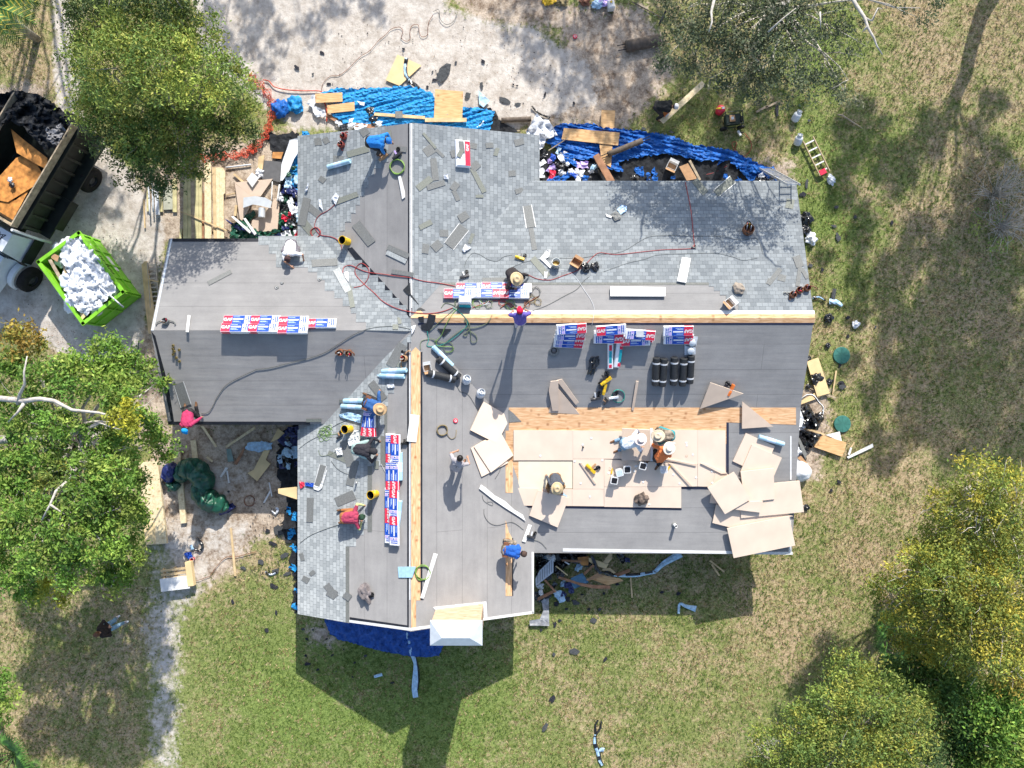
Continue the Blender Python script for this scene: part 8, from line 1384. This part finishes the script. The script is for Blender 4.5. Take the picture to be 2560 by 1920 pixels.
def ik(a, c, l1, l2, pole):
    a, c = Vector(a), Vector(c); d = c - a; L_ = min(d.length, (l1 + l2) * .995); dn = d.normalized(); c = a + dn * L_
    x = (l1 * l1 - l2 * l2 + L_ * L_) / (2 * L_); h = math.sqrt(max(0, l1 * l1 - x * x)); p = Vector(pole); p = p - dn * p.dot(dn)
    p = p.normalized() if p.length > 1e-4 else dn.cross(Vector((0, 1, 0))).normalized(); return a + dn * x + p * h, c
def person(label, hip, heading, hp, lean, hands, pose, shirt, pants, sleeves='short', head='cap', hatcol=None, skin=SKIN, look=0.0, side=0.0, belt=None, back=None, hem=None, ground=False, boots=BOOT, forearm=None, headdir=None):
    px, py = hip; f0 = None if not ground else 'ground'
    if ground: o0 = Wp(px, py, hp)
    else:
        f = surf(px, py)[1]; o0 = onfac(f, px, py, hp)
    def gz(x, y): return 0.0 if ground else height(x, y)[0]
    base = Vector((o0.x, o0.y, gz(o0.x, o0.y))); t = empty('person', base); tag(t, label, 'person')
    F = Vector((math.cos(R(heading)), math.sin(R(heading)), 0)); Lf = Vector((-F.y, F.x, 0)); Z = Vector((0, 0, 1))
    def wl(v): return v - base
    pel = Vector(o0); up = (Z * math.cos(R(lean)) + F * math.sin(R(lean)) + Lf * side).normalized(); fw = (F - up * F.dot(up)).normalized(); lf = up.cross(fw)
    waist = pel + up * .16; chest = pel + up * .36; shl = pel + up * .47; nk = pel + up * .55
    hu = ((up * math.cos(R(look)) + fw * math.sin(R(look))).normalized() if head != 'straw' else (Z * .93 + F * .25).normalized()) if headdir is None else Vector(headdir).normalized(); hc = nk + hu * .14; hf = (fw - hu * fw.dot(hu)); hf = hf.normalized() if hf.length > .1 else -up; hl = hu.cross(hf)
    B = MB(); S = MB(); T = MB()
    cap(B, wl(pel - lf * .06), wl(pel + lf * .06), .115, .115, skin); cap(B, wl(pel), wl(waist), .115, .105, skin); cap(B, wl(waist), wl(chest), .095, .105, skin)
    for s in (-1, 1): cap(B, wl(waist + lf * s * .03), wl(chest + lf * s * .07), .08, .085, skin); cap(S, wl(pel + up * .03 + lf * s * .05), wl(chest + lf * s * .075), .14, .145, shirt); cap(S, wl(chest + lf * s * .075), wl(shl + lf * s * .12), .145, .10, shirt)
    cap(S, wl(pel + up * .02), wl(shl), .145, .125, shirt); cap(B, wl(shl), wl(nk + hu * .04), .06, .052, skin)
    # head with brow, nose, chin, ears
    cap(B, wl(hc - hu * .015), wl(hc + hu * .03), .088, .092, skin, 14); cap(B, wl(hc - hu * .06 + hf * .03), wl(hc - hu * .085 + hf * .045), .055, .04, skin); cap(B, wl(hc + hf * .085 + hu * .01), wl(hc + hf * .11 - hu * .025), .012, .017, skin, 8)
    for s in (-1, 1): cap(B, wl(hc + hl * s * .09 - hu * .01), wl(hc + hl * s * .095 + hu * .02), .016, .018, skin, 8)
    arms = []
    for k, s in enumerate((1, -1)):
        sh = shl + lf * s * .175 - up * .02; cap(B, wl(shl), wl(sh), .07, .058, skin); cap(S, wl(shl), wl(sh), .1, .078, shirt)
        h = hands[k]
        if h is None: tgt = sh + (Vector((0, 0, -.42)) + F * .18 + Lf * s * .06)
        elif h[0] > 5: p_, fx = surf(h[0], h[1]) if not ground else (Wp(h[0], h[1]), None); tgt = Vector((p_.x, p_.y, p_.z + h[2])) if ground or fx is None else onfac(fx, h[0], h[1], h[2])
        else: tgt = sh + F * h[0] + Lf * h[1] * s + Z * h[2] 
        el, wr = ik(sh, tgt, .29, .26, Lf * s * .8 + Z * .4 - F * .3); cap(B, wl(sh), wl(el), .05, .038, skin); cap(B, wl(el), wl(wr), .038, .026, skin)
        if sleeves == 'long': cap(S, wl(sh), wl(el), .072, .055, shirt); cap(S, wl(el), wl(el.lerp(wr, .93)), .055, .042, shirt)
        else: cap(S, wl(sh), wl(sh.lerp(el, .75)), .074, .064, shirt)
        if forearm: m2 = MB(); cap(m2, wl(el.lerp(sh, .2)), wl(el), .055, .047, forearm); cap(m2, wl(el), wl(el.lerp(wr, .95)), .047, .036, forearm); fuse(m2, 'undersleeve', t, .012)
        d = (wr - el).normalized(); n_ = d.cross(Z); n_ = n_.normalized() if n_.length > .1 else lf; dn = n_.cross(d)
        cap(B, wl(wr), wl(wr + d * .06), .027, .036, skin, 10)
        for j, ln in enumerate((.07, .08, .075, .055)):
            r_ = wr + d * .075 + n_ * (j - 1.5) * .019; m_ = r_ + d * ln * .55 - dn * .004; e_ = m_ + d * ln * .35 - dn * .022 * (1 if dn.z > 0 else -1); cap(B, wl(r_), wl(m_), .0095, .009, skin, 6); cap(B, wl(m_), wl(e_), .009, .0075, skin, 6)
        th = wr + d * .025 + n_ * s * .03; cap(B, wl(th), wl(th + d * .04 + n_ * s * .03), .013, .010, skin, 6); arms.append(wr)
    feet = []
    for k, s in enumerate((1, -1)):
        hj = pel + lf * s * .09 - Z * .02
        if pose == 'stand': st = .14 if k else -.1; an = hj.xy.to_3d() + F * st * .9 + Lf * s * .05; an.z = gz(an.x, an.y) + .09; pole = F
        elif pose == 'bend': an = hj.xy.to_3d() + F * (.18 if k else -.05) + Lf * s * .12; an.z = gz(an.x, an.y) + .09; pole = F + Lf * s * .2
        elif pose == 'squat': an = hj.xy.to_3d() + F * (.22 if k else .10) + Lf * s * .10; an.z = gz(an.x, an.y) + .09; pole = F + Z * .8 + Lf * s * .35
        elif pose == 'sit': an = hj.xy.to_3d() + F * .52 + Lf * s * (.18 if k else .1); an.z = gz(an.x, an.y) + .1; pole = Z + Lf * s * .3
        if pose == 'kneel':
            kn = hj + F * .2 + Lf * s * .08; kn.z = gz(kn.x, kn.y) + .07; v = kn - hj; kn = hj + v.normalized() * .42; kn.z = max(kn.z, gz(kn.x, kn.y) + .06); an = kn - F * .40 + Lf * s * .02; an.z = gz(an.x, an.y) + .07; fd = (-F * .6 - Z * .15).normalized()
        else: kn, an = ik(hj, an, .43, .42, pole); fd = (F + Lf * s * .2).normalized()
        cap(B, wl(hj), wl(kn), .085, .055, skin); cap(B, wl(kn), wl(an), .052, .035, skin); cap(T, wl(hj), wl(kn), .105, .078, pants); cap(T, wl(kn), wl(an.lerp(kn, .08)), .076, .06, pants)
        m2 = MB(); cap(m2, wl(an - Z * .03), wl(an + fd * .15 - Z * .05 * (pose != 'kneel')), .048, .04, boots); cap(m2, wl(an), wl(an - Z * .03), .045, .048, boots); fuse(m2, 'boot', t, .012); cap(B, wl(an), wl(an + fd * .12 - Z * .03), .03, .026, skin)
    cap(T, wl(pel - lf * .07), wl(pel + lf * .07), .135, .135, pants); cap(T, wl(pel), wl(pel + up * .06), .135, .13, pants)
    fuse(B, 'body', t, .0105, 0, 2); fuse(S, 'shirt', t, .014, .012); fuse(T, 'trousers', t, .015, .010)
    m2 = MB()
    for s in (-1, 1): cap(m2, wl(hc + hf * .086 + hl * s * .033 + hu * .012), wl(hc + hf * .089 + hl * s * .033 + hu * .012), .010, .010, BLK, 8)
    m2.build('eyes', t, True); m2 = MB(); cap(m2, wl(hc + hf * .088 - hu * .055 - hl * .02), wl(hc + hf * .088 - hu * .055 + hl * .02), .007, .007, mat('lips', (.3, .09, .07), .5), 6); m2.build('mouth', t, True)
    Mh = Matrix((hf, hl, hu)).transposed().to_4x4(); Mh.translation = wl(hc)
    hm = MB(); hm.lathe([(.096, -.035), (.104, 0), (.106, .03), (.096, .075), (.07, .108), (.035, .125), (0, .129)], (-.012, 0, 0), HAIRB if head == 'long' else HAIR, 18)
    if head == 'long': cap(hm, (-.06, 0, .04), (-.13, 0, -.2), .085, .06, HAIRB)
    o = hm.build('hair', t, True); o.matrix_local = Mh
    if head == 'straw':
        hm = MB(); hm.lathe([(.20, .035), (.215, .05), (.19, .062), (.115, .052), (.112, .10), (.104, .155), (.075, .165), (.04, .145), (0, .14)], (0, 0, 0), hatcol or STRAW, 26)
        hm.v = [(x * 1.12, y * (1.0 if abs(x) < .15 else 1), z + (.05 * (y / .2) ** 2 if math.hypot(x, y) > .13 else 0)) for x, y, z in hm.v]; hm.lathe([(.117, .055), (.119, .058), (.117, .08), (.113, .08)], (0, 0, 0), CARD, 26); o = hm.build('hat', t, True); o.matrix_local = Mh
    elif head == 'cap':
        hm = MB(); hm.lathe([(.108, .02), (.111, .05), (.103, .09), (.078, .122), (.04, .138), (0, .142)], (-.008, 0, 0), hatcol or BLK, 20); hm.prism([(.06, -.075, .035), (.17, -.05, .022), (.19, 0, .02), (.17, .05, .022), (.06, .075, .035)], [(.06, -.075, .048), (.17, -.05, .032), (.19, 0, .03), (.17, .05, .032), (.06, .075, .048)], hatcol or BLK); o = hm.build('cap', t, False); o.matrix_local = Mh
    elif head == 'hood':
        hm = MB(); hm.lathe([(.10, -.09), (.118, -.03), (.122, .03), (.11, .08), (.08, .12), (.04, .14), (0, .145)], (-.012, 0, 0), hatcol, 20); o = hm.build('hood', t, True); o.matrix_local = Mh
    if belt: 
        m2 = MB(); c_ = pel + up * .05
        for s in (-1, 1): pp = c_ + lf * s * .19 - fw * .02; m2.box(wl(pp), (.12, .12, .2), LEA, Matrix((fw, lf, up)).transposed()); m2.tube([wl(pp), wl(pp + up * .16)], .015, STRAP, 6)
        m2.tube([wl(c_ + lf * .155 * math.cos(a) + fw * .15 * math.sin(a)) for a in [k * math.pi / 8 for k in range(17)]], .022, LEA, 6); m2.build('tool_belt', t)
    if back: 
        o = bpy.data.objects.new('jersey_number', textmesh(back, .17, BLK, .006)); link(o, t); nb = -fw; M = Matrix((lf * -1 if False else -lf, up, nb)).transposed().to_4x4()
        x_ = up.cross(nb); M = Matrix((x_, up, nb)).transposed().to_4x4(); M.translation = wl(chest - up * .02 - fw * .133); o.matrix_local = M
    return t
C_ = lambda nm, c, v=.12: mat(nm, c, .9, v, 12)
person('person in bright blue shirt and blue cap bending with a nail gun', q(1,0,975,1225), -3, .80, 78, [(*q(1,0,1168,1218), .25), (*q(1,0,1112,1335), .12)], 'bend', C_('royal blue shirt', (.02, .19, .55)), PANT, 'long', 'cap', C_('royal blue cap', (.02, .17, .55)), look=-20)
person('person in white shirt crouching at the shingle edge of the left wing', q(1,1,305,440), -92, .36, 62, [(*q(1,1,412,588), .05), (*q(1,1,300,640), .10)], 'squat', C_('white shirt', (.75, .77, .8)), C_('grey patterned trousers', (.16, .15, .17)), 'short', 'cap', C_('dark brown cap', (.06, .03, .03)), look=-10)
person('person in dark clothes and straw hat sitting by the tangled hoses', q(2,1,-10,690), -60, .34, 38, [(*q(2,1,150,720), .10), (*q(2,1,15,835), .30)], 'squat', C_('charcoal hoodie', (.035, .03, .032)), PANT, 'long', 'straw', look=25, skin=SKIND)
person('person in purple jersey and red cap walking on the bare ridge strip', q(2,1,72,1120), 95, .86, 22, [None, None], 'stand', C_('purple jersey', (.13, .10, .38)), C_('pale trousers', (.45, .43, .5)), 'short', 'cap', C_('crimson cap', (.60, .01, .05)), look=5)
person('person in magenta sweatshirt and bright blue cap leaning over the lower left eave', q(0,2,1625,240), -88, .34, 72, [(*q(0,2,1738,290), .10), (*q(0,2,1600,330), .05)], 'kneel', C_('magenta sweatshirt', (.45, .04, .12)), PANT, 'long', 'cap', C_('bright blue cap', (.01, .30, .75)), look=-30)
person('person in blue long-sleeved shirt and straw hat kneeling beside the pale blue rolls', q(1,2,950,160), -22, .40, 75, [(*q(1,2,1066,62), .15), (*q(1,2,1040,240), .15)], 'kneel', C_('denim blue shirt', (.035, .11, .30)), PANT, 'long', 'straw', C_('tan straw hat', (.55, .37, .20)), look=0, belt=1)
person('person in black shirt bending low beside the fanned shingle bundles', q(1,2,855,560), -6, .52, 80, [(*q(1,2,1062,492), .06), (*q(1,2,1040,622), .06)], 'squat', C_('black shirt', (.035, .033, .04)), C_('mint trousers', (.30, .42, .40)), 'long', 'hood', C_('black hood', (.03, .03, .035)), skin=SKIND, look=-15)
person('person in maroon shirt kneeling at the lowest shingle edge', q(1,2,755,1158), 6, .40, 78, [(*q(1,2,932,1048), .05), (*q(1,2,912,1192), .06)], 'kneel', C_('maroon shirt', (.38, .05, .10)), C_('mustard trousers', (.35, .14, .05)), 'short', 'cap', C_('dark green camo cap', (.03, .07, .04), .6), forearm=C_('lime sleeve', (.55, .6, .25)), look=-20)
person('person in grey jersey numbered 37 standing on the middle felt', q(1,2,1722,722), 62, .86, 34, [(.25, 0.05, -.38), (.22, .05, -.40)], 'stand', C_('grey jersey', (.36, .34, .36)), C_('grey trousers', (.3, .29, .32)), 'short', 'none', None, back='37', look=15)
person('person in blue shirt and camo trousers with a full tool belt at the lower eave', q(1,2,2150,1430), -8, .62, 75, [(*q(2,2,60,1390), .1), (*q(2,2,70,1480), .06)], 'bend', C_('cobalt shirt', (.02, .11, .45)), CAMO, 'short', 'cap', C_('brown cap', (.08, .05, .04)), belt=1, look=-25)
person('person in white shirt and pale hat kneeling on the tan-backed board', q(2,2,965,525), 22, .48, 70, [(*q(2,2,1112, 445), .34), (*q(2,2,1130,555), .34)], 'kneel', C_('white tee', (.72, .76, .8)), DENIM, 'short', 'straw', C_('pale pink hat', (.72, .62, .58)), forearm=C_('grey sleeve', (.25, .25, .3)), look=5)
person('person in camouflage shirt and teal shorts crouching at the plywood edge', q(2,2,1378,445), 178, .44, 66, [(*q(2,2,1235,480), .12), (*q(2,2,1230,410), .12)], 'squat', CAMO, C_('teal trousers', (.05, .28, .30)), 'long', 'straw', C_('cream straw hat', (.70, .58, .42)), look=0)
person('person in orange shirt and pale straw hat reaching for the held board', q(2,2,1262,655), 58, .42, 60, [(*q(2,2,1218,520), .25), (*q(2,2,1330,590), .15)], 'kneel', C_('orange shirt', (.80, .22, .07)), PANT, 'long', 'straw', C_('pale straw hat', (.74, .66, .55)), look=10)
person('person in dark grey sleeves and straw hat sitting in the pale square opening', q(2,2,372,800), -85, .26, 30, [(*q(2,2,450,858), .06), (*q(2,2,292,778), .06)], 'sit', C_('slate shirt', (.07, .08, .10)), C_('brown trousers', (.20, .11, .05)), 'long', 'straw', look=25)
person('person in black clothes and white cap bending over the long pale board', q(2,0,1255,915), -12, .80, 68, [(*q(2,0,1345,985), .5), (*q(2,0,1310,960), .48)], 'bend', C_('black sweatshirt', (.012, .014, .016)), PANT, 'long', 'cap', C_('light grey cap', (.55, .56, .6)), ground=True, look=-10)
person('person with long brown hair and pale jeans standing on the left lawn', (268, 1570), 24, .92, 3, [(.16, -.10, -.30), (.16, -.14, -.28)], 'stand', C_('black cropped top', (.03, .022, .02)), DENIM, 'long', 'long', None, ground=True, boots=C_('white shoes', (.7, .7, .72)), skin=SKIN)
tool(*q(1,0,1118,1358), 30, 'brown and black nail gun in the hand of the blue-shirted worker', CARD, BLK, 1.1); t = empty('circular_saw', Wp(*q(2,0,1325,985), .49), R(40)); tag(t, 'orange circular saw on the long pale board', 'saw'); mb = MB(); mb.box((0, 0, .05), (.2, .14, .1), mat('saw orange', (.65, .2, .05), .5)); mb.build('motor', t); mb = MB(); mb.lathe([(0, -.02), (.09, -.02), (.09, .02), (0, .02)], (0, -.1, .08), STRAP, 20, axis=(0, 1, 0)); mb.build('blade_guard', t)
dg = bpy.context.evaluated_depsgraph_get()
for o, wr in PEND:
    me = bpy.data.meshes.new_from_object(o.evaluated_get(dg)); mts = list(o.data.materials)
    o.modifiers.clear(); o.data = me
    if len(me.materials) == 0:
        for m_ in mts: me.materials.append(m_)
    if wr:
        n = len(me.vertices); co = np.empty(n * 3); me.vertices.foreach_get('co', co); co = co.reshape(-1, 3); no = np.empty(n * 3); me.vertices.foreach_get('normal', no); no = no.reshape(-1, 3)
        dsp = np.array([abs(noise.noise(Vector(c) * 9)) * 1.6 - .35 + .4 * noise.noise(Vector(c) * 22) for c in co]); co += no * (dsp * wr)[:, None]; me.vertices.foreach_set('co', co.reshape(-1)); me.update()
    me.polygons.foreach_set('use_smooth', [True] * len(me.polygons))
